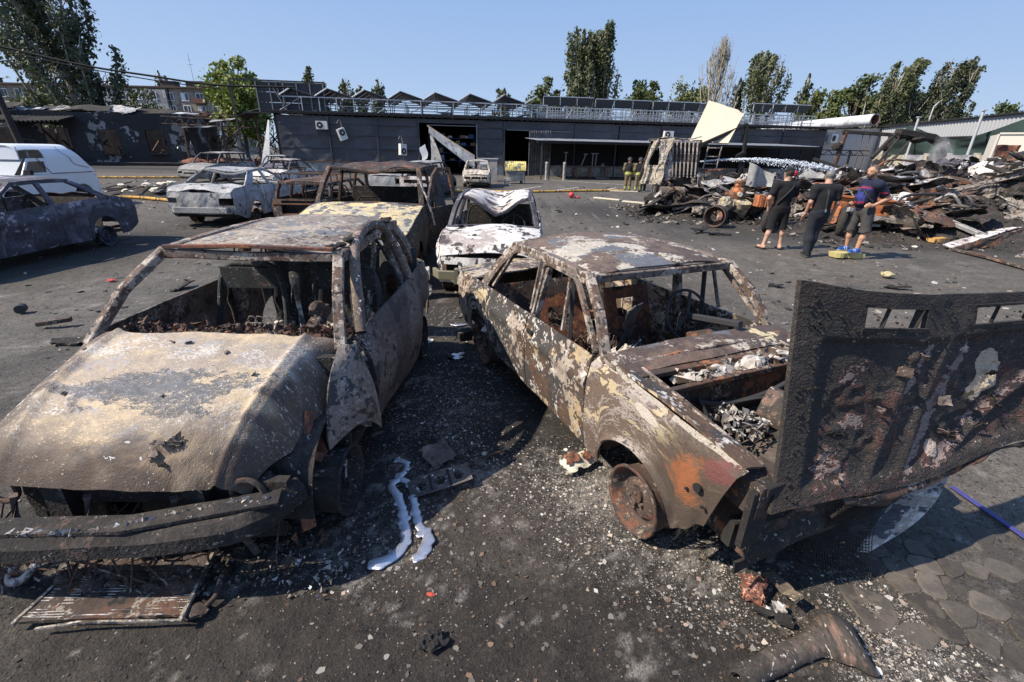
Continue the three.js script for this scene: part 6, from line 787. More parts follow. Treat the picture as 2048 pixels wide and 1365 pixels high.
  const g = new THREE.BufferGeometry(); g.setAttribute('position', new THREE.Float32BufferAttribute(pos, 3)); g.setAttribute('normal', new THREE.Float32BufferAttribute(nor, 3)); g.setAttribute('uv', new THREE.Float32BufferAttribute(uv, 2)); g.setAttribute('color', new THREE.Float32BufferAttribute(col, 3)); g.setIndex(idx); return g.toNonIndexed();
}
const skinM = new THREE.MeshStandardMaterial({ vertexColors: true, roughness: 0.6, side: THREE.DoubleSide }), clothM = (() => { const m = mat(TX.cloth, 0.8, { rough: 0.95, bump: 0.003, vertexColors: true }); return m; })();
const cap = (a, b, ra, rb, fx, fz) => [...a, ...b, ra, rb, fx, fz];
// figure: joints in metres, y up, origin between the feet; face: direction the head looks (unit, in x-z)
function person(label, pos, J, O) {
  const t = thing('person', label, 'person', pos, O.turn || 0, O.group), cell = O.cell || 0.013, skin = O.skin || [0.42, 0.24, 0.16];
  const [hx, hy, hz] = J.head, [dx, dz] = O.face, sxn = -dz, szn = dx, at = (fw, up, sd) => [hx + dx * fw + sxn * sd, hy + up, hz + dz * fw + szn * sd];
  const head = [cap(at(-0.02, 0.045, 0), at(0.0, 0.02, 0), 0.088, 0.09), cap(at(0.03, -0.05, 0), at(0.045, -0.085, 0), 0.062, 0.042), cap(at(0.075, 0.0, 0), at(0.105, -0.03, 0), 0.016, 0.018), cap(at(0.07, 0.03, -0.03), at(0.07, 0.03, 0.03), 0.025, 0.025), cap(at(0.075, -0.065, -0.02), at(0.075, -0.065, 0.02), 0.022, 0.022), cap(at(-0.01, 0.01, 0.085), at(-0.02, -0.02, 0.088), 0.017, 0.012), cap(at(-0.01, 0.01, -0.085), at(-0.02, -0.02, -0.088), 0.017, 0.012)];
  const arms = [], hands = [];
  for (const k of ['l', 'r']) { const [S, E, H] = J['arm_' + k], d = V(H[0] - E[0], H[1] - E[1], H[2] - E[2]).normalize(), f = J['hand_' + k] || [d.x, d.y, d.z], fv = V(...f).normalize(), sdv = V().crossVectors(fv, V(0.3, 0.2, 1)).normalize(); arms.push(cap(S, E, 0.055, 0.043), cap(E, H, 0.043, 0.029));
    const P = (a, b, c = 0) => [H[0] + fv.x * a + sdv.x * b, H[1] + fv.y * a + sdv.y * b - c, H[2] + fv.z * a + sdv.z * b]; hands.push(cap(P(0.02, 0), P(0.07, 0), 0.03, 0.032)); [[-0.028, 0.155], [-0.009, 0.17], [0.01, 0.16], [0.028, 0.14]].forEach(([s, l]) => hands.push(cap(P(0.08, s), P(l * 0.75, s * 1.1), 0.010, 0.009), cap(P(l * 0.75, s * 1.1), P(l, s * 1.1, 0.012), 0.009, 0.008))); hands.push(cap(P(0.03, 0.03), P(0.075, 0.058), 0.012, 0.010)); }
  const legs = [], feet = []; for (const k of ['l', 'r']) { const [Hp, K, A, T] = J['leg_' + k]; legs.push(cap(Hp, K, 0.085, 0.055), cap(K, [lerp(K[0], A[0], 0.35), lerp(K[1], A[1], 0.35), lerp(K[2], A[2], 0.35) + 0.01], 0.052, 0.056), cap([lerp(K[0], A[0], 0.35), lerp(K[1], A[1], 0.35), lerp(K[2], A[2], 0.35)], A, 0.055, 0.036)); feet.push(cap([A[0] - (T[0] - A[0]) * 0.25, 0.045 + (O.lift || 0), A[2] - (T[2] - A[2]) * 0.25], T, 0.04, 0.03), cap(A, [A[0], 0.05 + (O.lift || 0), A[2]], 0.036, 0.04)); }
  const tor = [cap(J.pelvis, J.chest, 0.145, 0.155, 1.12, 0.8), cap(J.chest, J.neck, 0.14, 0.075, 1.15, 0.8), cap(J.arm_l[0], J.arm_r[0], 0.075, 0.075)], belly = J.belly ? [cap(J.belly, [J.belly[0], J.belly[1] + 0.05, J.belly[2]], 0.13, 0.13)] : [], neck = [cap(J.neck, [hx - dx * 0.02, hy - 0.04, hz - dz * 0.02], 0.062, 0.058)];
  const hairLine = O.hair, bc = p => { const q = [p[0] - hx, p[1] - hy, p[2] - hz], fw = q[0] * dx + q[2] * dz; if (hypot(...q) < 0.2 && hairLine) { if (q[1] > 0.055 - 0.09 * sst(0.05, -0.05, fw) && !(fw > 0.05 && q[1] < 0.09)) return hairLine; if (O.beard && fw > 0.02 && q[1] < -0.045 && q[1] > -0.12) return O.beard; if (fw > 0.06 && abs(q[1] + 0.062) < 0.007) return [0.25, 0.09, 0.07]; if (fw > 0.066 && abs(q[1] - 0.014) < 0.008 && abs(abs(q[0] * sxn + q[2] * szn) - 0.032) < 0.013) return [0.06, 0.045, 0.04]; } return skin; };
  mesh('body', sdfMesh([...head, ...neck, ...arms, ...hands, ...legs, ...(O.shoes ? [] : feet), ...tor], 0.012, cell, bc), skinM, t);
  const inf = (l, d) => l.map(c => { const q = c.slice(); q[6] += d; q[7] += d; return q; }), cut = (c, f) => [c[0], c[1], c[2], lerp(c[0], c[3], f), lerp(c[1], c[4], f), lerp(c[2], c[5], f), c[6], lerp(c[6], c[7], f), 1, 1];
  mesh('shirt', sdfMesh([...inf(tor, 0.016), ...inf(belly, 0.012), ...[0, 2].map(i => cut(inf([arms[i]], 0.028)[0], O.sleeve || 0.62)), ...(O.longSleeve ? inf([arms[1], arms[3]], 0.02) : [])], 0.02, cell * 1.1, O.shirt, p => max(p[1] - (J.neck[1] + 0.035), (J.pelvis[1] - 0.10) - p[1])), clothM, t);
  const hem = O.hem ?? 0.42; mesh(O.shorts ? 'shorts' : 'trousers', sdfMesh([cap(J.pelvis, [J.pelvis[0], J.pelvis[1] - 0.06, J.pelvis[2]], 0.16, 0.15, 1.05, 0.85), ...[0, 3].map(i => inf([legs[i]], O.shorts ? 0.035 : 0.022)[0]), ...[1, 4, 2, 5].map(i => inf([legs[i]], O.shorts ? 0.045 : 0.03)[0])], 0.018, cell * 1.1, O.pants, p => max(p[1] - (J.pelvis[1] + 0.06), hem + 0.012 * sin(p[0] * 60) - p[1])), clothM, t);
  if (O.shoes) mesh('shoes', sdfMesh(inf(feet, 0.014), 0.012, cell, O.shoes), clothM, t);
  return t;
}
const flat3 = (r, g, b) => () => [r, g, b];
{
  const blk = flat3(0.011, 0.011, 0.013);
  const p1 = person('man in black T-shirt, black shorts and cap, back turned, hand on hip', [6.05, 0, -10.75], { head: [0.02, 1.635, -0.02], neck: [0.01, 1.47, -0.01], chest: [0, 1.26, 0], pelvis: [0, 0.93, 0], arm_l: [[-0.2, 1.4, 0], [-0.33, 1.13, 0.04], [-0.25, 0.93, -0.06]], arm_r: [[0.21, 1.4, 0], [0.29, 1.13, -0.02], [0.2, 0.98, -0.18]], hand_l: [0.5, -0.8, -0.3], hand_r: [-0.5, 0.1, -0.8], leg_l: [[-0.09, 0.9, 0], [-0.13, 0.48, 0], [-0.22, 0.09, 0.02], [-0.26, 0.04, -0.13]], leg_r: [[0.1, 0.9, 0], [0.13, 0.48, 0], [0.16, 0.09, 0.04], [0.2, 0.04, -0.11]] }, { face: [-0.25, -0.97], hair: [0.03, 0.025, 0.02], shirt: blk, pants: blk, shorts: true, hem: 0.47, skin: [0.45, 0.27, 0.19] });
  const cp = mesh('cap', sdfMesh([cap([0.02, 1.70, -0.02], [0.02, 1.695, -0.03], 0.098, 0.1)], 0.01, 0.012, blk, p => 1.685 - p[1]), clothM, p1); mesh('brim', sheet((u, v) => { const a = (u - 0.5) * 1.6, r = 0.09 + v * 0.08; return [0.02 - 0.25 * r * cos(a) + 0.97 * r * sin(a) * 0.8, 1.69 - 0.01 * v, -0.02 - 0.97 * r * cos(a) - 0.25 * r * sin(a) * 0.8]; }, 8, 3, { t: 0.008 }), M.black, cp);
  mesh('bag_strap', tube([[0.17, 1.49, -0.02], [0.1, 1.38, 0.125], [-0.05, 1.2, 0.15], [-0.17, 1.02, 0.1]], 0.012, 5), M.dark, p1);
  for (const [x, z] of [[-0.235, -0.04], [0.175, -0.02]]) mesh('slipper', place(box(0.10, 0.02, 0.27), x, 0.012, z, 0, x < 0 ? 0.2 : -0.2, 0), M.black, p1);
  const p2 = person('grey-haired man in black T-shirt and trousers with a single back strap, walking away', [6.45, 0, -9.95], { head: [0.06, 1.63, -0.08], neck: [0.02, 1.47, -0.02], chest: [0, 1.26, 0], pelvis: [-0.02, 0.95, 0.02], arm_l: [[-0.22, 1.4, 0], [-0.27, 1.13, 0.02], [-0.26, 0.9, -0.08]], arm_r: [[0.23, 1.4, 0], [0.29, 1.12, 0.02], [0.3, 0.86, -0.06]], leg_l: [[-0.1, 0.9, 0], [-0.1, 0.5, -0.02], [-0.12, 0.09, 0.08], [-0.1, 0.04, -0.08]], leg_r: [[0.09, 0.9, 0], [0.02, 0.5, -0.05], [-0.02, 0.09, -0.02], [0.02, 0.04, -0.18]] }, { face: [0.6, -0.8], hair: [0.16, 0.15, 0.14], shirt: flat3(0.013, 0.014, 0.017), pants: flat3(0.018, 0.023, 0.033), hem: 0.09, skin: [0.45, 0.24, 0.17], shoes: p => p[1] < 0.035 ? [0.25, 0.25, 0.25] : [0.015, 0.015, 0.015] });
  mesh('suspender', [bar([[-0.02, 1.47, 0.07], [-0.02, 1.3, 0.145], [-0.01, 1.1, 0.155], [0, 0.98, 0.15]], 0.035, 0.006, { up: [0, 0, 1] })], plain(0.05, 0.05, 0.05, 0.5), p2); mesh('buckle', box(0.03, 0.06, 0.012, 0, 0.98, 0.158), plain(0.6, 0.6, 0.6, 0.3, 0.8), p2);
  const navy = [0.012, 0.017, 0.05];
  const p3 = person('man in navy printed T-shirt, grey shorts and blue trainers, facing left, hand on hip', [7.3, 0.12, -9.9], { head: [-0.05, 1.63, 0.02], neck: [0.02, 1.46, 0], chest: [0.0, 1.26, 0], pelvis: [0.03, 0.93, 0], belly: [-0.10, 1.07, 0.02], arm_l: [[0.02, 1.39, 0.2], [0.29, 1.14, 0.22], [0.0, 0.98, 0.22]], arm_r: [[0.02, 1.39, -0.2], [0.12, 1.12, -0.26], [-0.08, 0.97, -0.2]], hand_l: [-1, 0.05, 0.1], hand_r: [-1, 0, 0.2], leg_l: [[0.04, 0.88, 0.1], [0.07, 0.46, 0.14], [0.0, 0.07, 0.15], [-0.16, 0.04, 0.19]], leg_r: [[0.02, 0.88, -0.1], [-0.06, 0.46, -0.14], [-0.04, 0.07, -0.13], [-0.2, 0.04, -0.1]] }, { face: [-0.97, 0.24], hair: [0.10, 0.075, 0.055], beard: [0.16, 0.10, 0.075], shorts: true, hem: 0.44, skin: [0.45, 0.24, 0.15], pants: flat3(0.07, 0.068, 0.068), shoes: p => p[1] < 0.03 ? [0.6, 0.6, 0.6] : abs(((p[0] * 26) % 1 + 1) % 1 - 0.5) < 0.14 && p[0] > -0.13 && p[0] < -0.02 ? [0.6, 0.65, 0.75] : [0.02, 0.12, 0.5],
    shirt: (p, g) => { const n = n3(p[2] * 22, p[1] * 20, p[0] * 20); if (g.x < -0.35 && p[1] > 1.0 && p[1] < 1.36 && abs(p[2] - 0.06) < 0.13) { if (abs(p[1] - 1.33) < 0.02 || abs(p[1] - 1.03) < 0.022) return n > -0.1 ? [0.35, 0.03, 0.06] : navy; if (n > 0.05) return [0.035, 0.045, 0.24]; } return p[1] > 1.2 && p[2] > 0.22 && abs(p[1] - 1.24) < 0.012 && n > 0 ? [0.5, 0.04, 0.06] : navy; } });
  mesh('bag_strap', tube([[0.05, 1.47, -0.1], [-0.13, 1.34, 0.02], [-0.14, 1.2, 0.14], [0.0, 1.06, 0.2]], 0.013, 5), M.dark, p3);
  // firefighters by the warehouse canopy
  const tan = [0.20, 0.155, 0.085], gear = (p, g) => { const y = p[1]; for (const b of [0.16, 0.24, 0.93, 1.0]) if (abs(y - b) < 0.03) return [0.55, 0.6, 0.16]; return y > 1.05 && abs(p[0]) < 0.2 && g.z > -0.2 ? [0.02, 0.02, 0.022] : tan; };
  const jf = { head: [0, 1.66, 0], neck: [0, 1.5, 0], chest: [0, 1.28, 0], pelvis: [0, 0.95, 0], arm_l: [[-0.22, 1.42, 0], [-0.28, 1.15, 0.02], [-0.22, 0.98, -0.12]], arm_r: [[0.22, 1.42, 0], [0.28, 1.15, 0.02], [0.24, 0.95, -0.08]], leg_l: [[-0.1, 0.9, 0], [-0.11, 0.5, 0], [-0.12, 0.09, 0], [-0.13, 0.04, -0.15]], leg_r: [[0.1, 0.9, 0], [0.11, 0.5, 0], [0.12, 0.09, 0], [0.13, 0.04, -0.15]] };
  [['firefighter in tan turnout gear with yellow bands, left one of the group', 6.45, -27.6, gear], ['firefighter in tan turnout gear with dark vest and helmet, in the middle', 6.95, -27.2, gear], ['firefighter in dark clothing beside the truck cab, right one of the group', 7.5, -28.2, flat3(0.03, 0.026, 0.022)]].forEach(([l, x, z, g], i) => { const f = person(l, [x, 0, z], jf, { face: [0.2, -0.98], shirt: g, pants: g, longSleeve: true, sleeve: 1, hem: 0.06, cell: 0.024, shoes: flat3(0.02, 0.02, 0.02), turn: 0.2 * (i - 1) }); mesh('helmet', place(join([lathe([[0.15, 0], [0.125, 0.02], [0.12, 0.08], [0.08, 0.14], [0.001, 0.16]], 16)]), 0, 1.66, 0), M.dark, f); });
}

// ---------- hood of the saloon, standing open on its front hinge ----------
{
  const root = scene.children.find(o => o.userData.label?.startsWith('nearest rusty burnt saloon')), yaw = 24 * PI / 180, fx = sin(yaw), fz = cos(yaw);
  const L = (x, y, z) => { const dx = x - 0.8, dz = z + 3.5; return [dx * fx + dz * fz, y, -dx * fz + dz * fx]; };
  const HP = (u, v) => { const U = u, k = Math.pow(1 - v, 5), b = [1.16 + 1.62 * U, 0.60 + 0.05 * U * U + 0.02 * sin(U * 9), -1.56 - 0.52 * U + 0.025 * sin(U * 5)], t = [1.10 + 1.52 * U, 1.555 - 0.12 * U - 0.03 * sin(U * PI), -1.70 - 0.40 * U + 0.02 * sin(U * 6)]; return [lerp(b[0], t[0], v) - 0.05 * k * (1 - u), lerp(b[1], t[1], v) + 0.012 * sst(0.2, 0, u) * v * v, lerp(b[2], t[2], v) + 0.06 * k]; };
  const seg = (u, v, x0, y0, x1, y1, w) => { const dx = x1 - x0, dy = (y1 - y0), t = clamp(((u - x0) * dx * 2.4 + (v - y0) * dy) / (dx * dx * 2.4 + dy * dy)); return Math.exp(-((hypot((u - x0 - dx * t) * 1.55, v - y0 - dy * t) / w) ** 2)); };
  const rel = (u, v) => { const inn = sst(0.075, 0.10, u) * sst(0.97, 0.94, u) * sst(0.05, 0.09, v) * sst(0.78, 0.74, v); let d = -0.022 * inn; d += 0.02 * inn * max(seg(u, v, 0.44, 0.76, 0.30, 0.05, 0.03), seg(u, v, 0.56, 0.76, 0.42, 0.05, 0.03), seg(u, v, 0.95, 0.4, 0.6, 0.05, 0.03)); return d + 0.010 * f3(u * 7, v * 5, 3) * sst(0, 0.1, u) + 0.012 * inn * (n3(u * 11, v * 8, 7) > 0.25 ? 1 : 0) * n3(u * 30, v * 22, 2); };
  const fa = F('a', 31, 62), fb = F('b', 640, 72), fc = F('c', 333, 12), fd = F('d', 51, 95), fe = F('e', 814, 202), fg = F('g', 9, 1), cl = F('cell', 100, 300);
  const ht = makeTex(1024, (x, y, o) => {
    const u = x / 1023, v = y / 1023, A = fa(x, y), Bn = fb(x, y), Cn = fc(x, y), Dn = fd(x, y), E = fe(x, y), G = fg(x, y); let col = [0.031, 0.026, 0.0225], h = 0.5;
    const mixc = (t, w) => { w = clamp(w); for (let k = 0; k < 3; k++) col[k] = lerp(col[k], t[k], w); };
    mixc([0.058, 0.046, 0.038], sst(0, 0.6, A + 0.5 * Cn) * 0.8);
    const inner = u > 0.10 && v < 0.75;
    mixc([0.095, 0.042, 0.030], sst(0.2, 0.75, E * 0.8 + 0.4 * Cn + 0.3 * bump2(u, v, 0.5, 0.3, 0.3, 0.3)) * (inner ? 0.75 : 0.15));
    const band = max(seg(u, v, 0.66, 0.72, 0.44, 0.03, 0.05), seg(u, v, 0.5, 0.74, 0.36, 0.3, 0.03) * 0.9, bump2(u, v, 0.17, 0.16, 0.08, 0.10), bump2(u, v, 0.24, 0.36, 0.05, 0.05), seg(u, v, 0.95, 0.45, 0.55, 0.06, 0.06) * 0.8, bump2(u, v, 0.22, 0.60, 0.06, 0.07) * 0.75);
    const q = band + 0.30 * Bn + 0.26 * Cn + 0.2 * Dn; if (q > 0.78) { mixc([0.26, 0.195, 0.17], 0.85); h += 0.3; } else if (q > 0.70) { mixc([0.15, 0.05, 0.045], 0.7); }
    const cr = bump2(u - 0.10 * (v - 0.42), v, 0.745, 0.50, 0.055, 0.15) - 0.9 * bump2(u, v, 0.70, 0.50, 0.035, 0.045) + 0.18 * Bn + 0.1 * Cn; if (cr > 0.30) { mixc([0.53, 0.42, 0.30], 0.95); h += 0.12; }
    if (bump2(u, v, 0.56, 0.14, 0.03, 0.07) + 0.2 * Cn + 0.2 * Bn > 0.72 || bump2(u, v, 0.65, 0.68, 0.03, 0.05) + 0.3 * Cn > 0.75) mixc([0.45, 0.37, 0.31], 0.9);
    const rdg = abs(fb(x, y + 260) + 0.4 * fc(x, y)); if (inner && rdg < 0.018 + 0.012 * Dn && A + E > -0.2) { mixc([0.42, 0.37, 0.34], 0.9); h += 0.4; }
    if (G > 1.35 && Dn > 0.2) mixc([0.3, 0.27, 0.25], 0.8);
    const s = 1 + 0.16 * G + 0.18 * Dn; o[0] = col[0] * s; o[1] = col[1] * s; o[2] = col[2] * s; o[3] = h + 0.16 * Dn + 0.08 * G + 0.1 * Cn;
  }, false);
  const vent = (u, v) => (v > 0.83 && v < 0.925 && ((u > 0.215 && u < 0.44) || (u > 0.65 && u < 0.93)));
  const nrm = [0.25, 0, 0.97];
  mesh('hood', sheet((u, v) => { const p = HP(u, v), d = rel(u, v); return L(p[0] + nrm[0] * d, p[1], p[2] + nrm[2] * d); }, 120, 80, { t: 0.022, unit: true, keep: (u, v) => !vent(u, v) }), mat(ht, 1, { bump: 0.012, rough: 0.9 }), root);
  const at = (u, v, d = 0) => { const p = HP(u, v); return L(p[0] + nrm[0] * d, p[1], p[2] + nrm[2] * d); };
  for (const [a, b] of [[0.205, 0.45], [0.64, 0.94]]) { mesh('vent_frame', [bar([at(a, 0.82, 0.0), at(b, 0.82, 0.0)], 0.012, 0.02), bar([at(a, 0.935, 0), at(b, 0.935, 0)], 0.008, 0.012)], M.char, root); for (const k of [0.36, 0.85]) mesh('vent_bar', bar([at(lerp(a, b, k) - 0.012, 0.825, -0.012), at(lerp(a, b, k) + 0.012, 0.93, -0.012)], k > 0.5 ? 0.03 : 0.014, 0.01), M.char, root); }
  { const R = rng(71); for (let i = 0; i < 15; i++) { const u = 0.14 + R() * 0.8, v = 0.08 + R() * 0.62, s = 0.02 + R() * 0.03, p = at(u, v, 0.004); mesh('paint_flake', place(plate(s, s * 1.3, 0.003, i + 80, s * 0.3, 7, 7, s * 0.07), p[0], p[1], p[2], 0.2 * R(), R() * 6, -1.3 + 0.5 * R()), [M.rust, M.char, scorch, M.char][i % 4], root); } }
  { const R = rng(73), g = []; for (let i = 0; i < 60; i++) { const p = at(0.02 + R() * 0.06, R() * 0.95, 0.004); g.push(place(lump(0.0025 + R() * 0.004, i, 1, 1, 1, 1), ...p)); } for (let i = 0; i < 70; i++) { const p = at(0.05 + R() * 0.9, 0.76 + R() * 0.2, 0.004); if (!vent((p[0] * 0) + 0, 0)) g.push(place(lump(0.002 + R() * 0.004, i, 1, 1, 1, 1), ...p)); } const m = mesh('char_blister', g, M.char, root); m.userData.kind = 'stuff'; }
  mesh('hood_hinge', [bar([at(0.1, 0.02, -0.02), [1.9, 0.5, 0.36], [1.86, 0.46, 0.4]], 0.03), bar([at(0.75, 0.02, -0.02), [1.9, 0.5, -0.5]], 0.03)], M.char, root);
  mesh('hood_skin_edge', sheet((u, v) => { const p = HP(0.22 + u * 0.78, 0); return L(p[0] + 0.05 * v, p[1] - 0.02 - v * (0.06 + 0.05 * n3(u * 6, 2)), p[2] - 0.05 * v + 0.02 * n3(u * 9, v * 3)); }, 30, 4, { t: 0.008 }), M.rust, root);
  mesh('hanging_mesh', (() => { const g = []; for (let i = 0; i < 26; i++) g.push(bar(Array.from({ length: 7 }, (_, k) => L(1.58 + i * 0.012 + 0.02 * sin(k), 0.6 - k * 0.1, -1.78 + 0.05 * sin(k * 0.9 + i * 0.1) + k * 0.004)), 0.003)); for (let k = 0; k < 40; k++) g.push(bar([L(1.58 + 0.02 * sin(k / 6.5), 0.6 - k * 0.015, -1.78 + 0.05 * sin(k / 6.5 * 0.9)), L(1.88 + 0.02 * sin(k / 6.5), 0.6 - k * 0.015, -1.78 + 0.05 * sin(k / 6.5 * 0.9 + 2.5))], 0.003)); return g; })(), M.char, root);
  mesh('bent_fin', sheet((u, v) => { const x = lerp(2.35, 1.92, v), y = lerp(0.48, 0.02, v), z = lerp(-2.05, -1.86, v); return L(x + 0.13 * (u - 0.5) * (1 - 0.5 * v) + 0.05 * sin(v * 3), y + 0.06 * (u - 0.5) * (1 - v), z + 0.1 * (u - 0.5) * sin(v * PI)); }, 6, 20, { t: 0.006 }), M.ash, root);
}
// ---------- burnt lorry ----------
{
  const t = thing('burnt_truck', 'burnt-out lorry with its cab gutted and ribbed back wall standing, beside the firefighters', 'truck', [5.9, 0, -18.3]);
  const cabM = mat(TX.ash, 1.4, { color: new THREE.Color(0.95, 0.9, 0.78) });
  mesh('cab_side', sheet((u, v) => [-0.95 + u * 0.62 + (1 - v) * -0.18 + 0.12 * sst(0.5, 1, v) + 0.05 * f3(u * 3, v * 4), 0.95 + v * 1.6 - 0.1 * (1 - u) * sst(0.8, 1, v), 0.0 + 0.45 * u + 0.06 * f3(u * 4, v * 4, 3)], 14, 24, { t: 0.04, keep: (u, v) => !(u > 0.16 && u < 0.62 && v > 0.42 && v < 0.82 - 0.2 * (0.6 - u)) }), cabM, t);
  mesh('windscreen_pillar', bar([[-1.12, 1.0, 0.2], [-1.0, 1.8, 0.2], [-0.7, 2.5, 0.15]], 0.09, 0.07), cabM, t);
  mesh('cab_roof', place(plate(1.5, 1.6, 0.03, 5, 0.12, 12, 8, 0.06), 0.1, 2.55, -0.6, 0, 0, 0.04), M.ash, t);
  for (let i = 0; i < 9; i++) mesh('wall_rib', bar([[-0.52 + i * 0.15, 2.42, 0.3], [-0.36 + i * 0.14, 1.2 + 0.05 * n3(i, 3), 0.34]], 0.05, 0.05), M.ash, t);
  mesh('rib_crossbar', [bar([[-0.55, 2.46, 0.28], [0.75, 2.42, 0.28]], 0.08), bar([[-0.42, 1.75, 0.3], [0.5, 1.72, 0.3]], 0.035)], M.ash, t);
  mesh('cab_back_wall', [sheet((u, v) => [-0.4 + u * 1.1, 1.1 + v * 1.3, 0.02 + 0.05 * f3(u * 4, v * 4)], 12, 12, { t: 0.02 }), box(0.2, 1.4, 0.5, 0.75, 1.8, 0)], M.rust, t);
  mesh('door_debris', [place(plate(0.5, 1.2, 0.03, 9, 0.16, 8, 10, 0.05), -0.42, 1.7, 0.32, PI / 2, 0, 0.05), place(plate(0.4, 0.9, 0.03, 19, 0.16, 8, 10, 0.05), -0.5, 0.6, 0.3, PI / 2, 0.3, 0.05)], M.ash, t);
  mesh('chassis_rail', [box(6, 0.22, 0.1, 3, 0.95, 0.2, 0, 0, -0.03), box(6, 0.22, 0.1, 3, 0.95, -0.8, 0, 0, -0.03), box(0.12, 0.5, 0.9, -0.4, 0.85, -0.3)], M.char, t);
  mesh('air_tank', [cyl(0.22, 0.22, 0.85, 20, -0.08, 0.68, 0.55, 0, 0, PI / 2), cyl(0.228, 0.228, 0.04, 20, -0.2, 0.68, 0.55, 0, 0, PI / 2), cyl(0.228, 0.228, 0.04, 20, 0.15, 0.68, 0.55, 0, 0, PI / 2)], mat(TX.char, 1.2, { color: new THREE.Color(4, 3.8, 3.5) }), t);
  mesh('wheel_hub', [place(new THREE.TorusGeometry(0.2, 0.05, 10, 26).toNonIndexed(), 0.5, 0.62, 0.55, 0, 0.5, 0), cyl(0.08, 0.08, 0.1, 12, 0.5, 0.62, 0.55, PI / 2, 0.5)], M.ash, t);
  mesh('step_bracket', [box(0.3, 0.6, 0.25, -0.55, 0.35, 0.45), box(0.5, 0.35, 0.1, -0.5, 0.2, 0.6)], M.rust, t);
  mesh('side_guard', [place(plate(1.4, 0.7, 0.02, 12, 0.12, 10, 6, 0.05), 0.3, 0.25, 0.9, 0.5, 0.1, 0.1), place(plate(1.7, 0.6, 0.02, 14, 0.12, 10, 6, 0.05), 1.6, 0.42, 0.8, 0.8, -0.2, 0.25)], M.camo, t);
  mesh('ladder_rail', [bar([[0.2, 0.85, 0.9], [1.6, 1.18, 0.8]], 0.09, 0.05)], M.ash, t);
  mesh('roof_rack_frame', [bar([[1.25, 1.5, -0.3], [1.32, 2.3, -0.3]], 0.04), bar([[1.75, 1.5, -0.3], [1.82, 2.3, -0.3]], 0.04), ...[1.7, 1.95, 2.25].map(y => bar([[1.27 + (y - 1.5) * 0.08, y, -0.3], [1.77 + (y - 1.5) * 0.08, y, -0.3]], 0.035))], M.ash, t);
  mesh('seat_remains', [place(plate(0.8, 0.4, 0.04, 15, 0.06), 1.6, 1.5, 0, 0, 0.3, 0), bar([[1.15, 0.9, 0.2], [1.2, 1.45, 0.2]], 0.05), bar([[1.5, 0.9, 0.2], [1.45, 1.45, 0.2]], 0.05)], M.redRust, t);
  mesh('engine_mass', [place(lump(0.42, 6, 1.5, 0.9, 1, 3, 0.5, 2.2), 0.6, 0.75, -0.3), place(lump(0.35, 7, 1.6, 0.9, 1, 3, 0.5, 2.2), 1.7, 0.9, -0.2), place(lump(0.3, 8, 1.6, 0.8, 1, 3, 0.5, 2.2), 2.6, 0.85, -0.1)], M.rust, t); for (let i = 0; i < 12; i++) mesh('torn_metal', place(plate(0.4 + 0.4 * h3(i, 1, 1), 0.3 + 0.4 * h3(i, 2, 1), 0.012, i + 40, 0.16, 9, 7, 0.09), -0.4 + 3.4 * h3(i, 3, 1), 0.3 + 0.9 * h3(i, 4, 1), 0.5 + 0.3 * h3(i, 5, 1), 2 * h3(i, 6, 1), 6 * h3(i, 7, 1), 1.5 * h3(i, 8, 1)), [M.ash, M.char, M.rust, M.ash][i % 4], t);
  mesh('cab_interior', [box(1.0, 0.6, 1.1, 0.2, 1.25, -0.6), bar([[-0.85, 1.0, -1.4], [-0.5, 2.5, -1.4]], 0.1), bar([[-0.6, 2.5, -1.4], [-0.6, 2.5, 0.1]], 0.1)], M.char, t);
  const wp = thing('insulated_panel', 'cream sandwich panel standing tilted on edge above the burnt lorry', 'panel', [7.75, 2.45, -20.1]);
  mesh('panel_face', sheet((u, v) => [lerp(-0.62, 0.66, u) + v * (u < 0.5 ? 0.62 : 0.55) + 0.05 * v, lerp(0.05, 0.0, u) + v * (1.55 - 0.4 * u) - (v > 0.9 && u > 0.9 ? 0.06 : 0), 0.75 * (u - 0.5) - 0.4 * v], 12, 12, { t: 0.08 }), plain(0.6, 0.52, 0.4, 0.8), wp); mesh('panel_wire', tube([[0.1, 1.0, -0.55], [0.62, 0.95, -0.25], [0.75, 0.6, 0.0], [0.8, 0.2, 0.25]], 0.014, 5), M.dark, wp);
  const ms = thing('black_gantry', 'black steel post with a slanting boom in front of the cream panel', 'gantry', [9.2, 0, -20]); mesh('mast', bar([[0.15, 0.6, 0], [-0.05, 3.15, 0]], 0.14, 0.12), M.black, ms); mesh('boom', bar([[-0.05, 3.15, 0], [-1.75, 2.38, 0.1]], 0.13, 0.13), M.black, ms); mesh('clamp', bar([[0.0, 2.1, 0.05], [-0.3, 1.95, 0.1]], 0.14), M.black, ms);
}
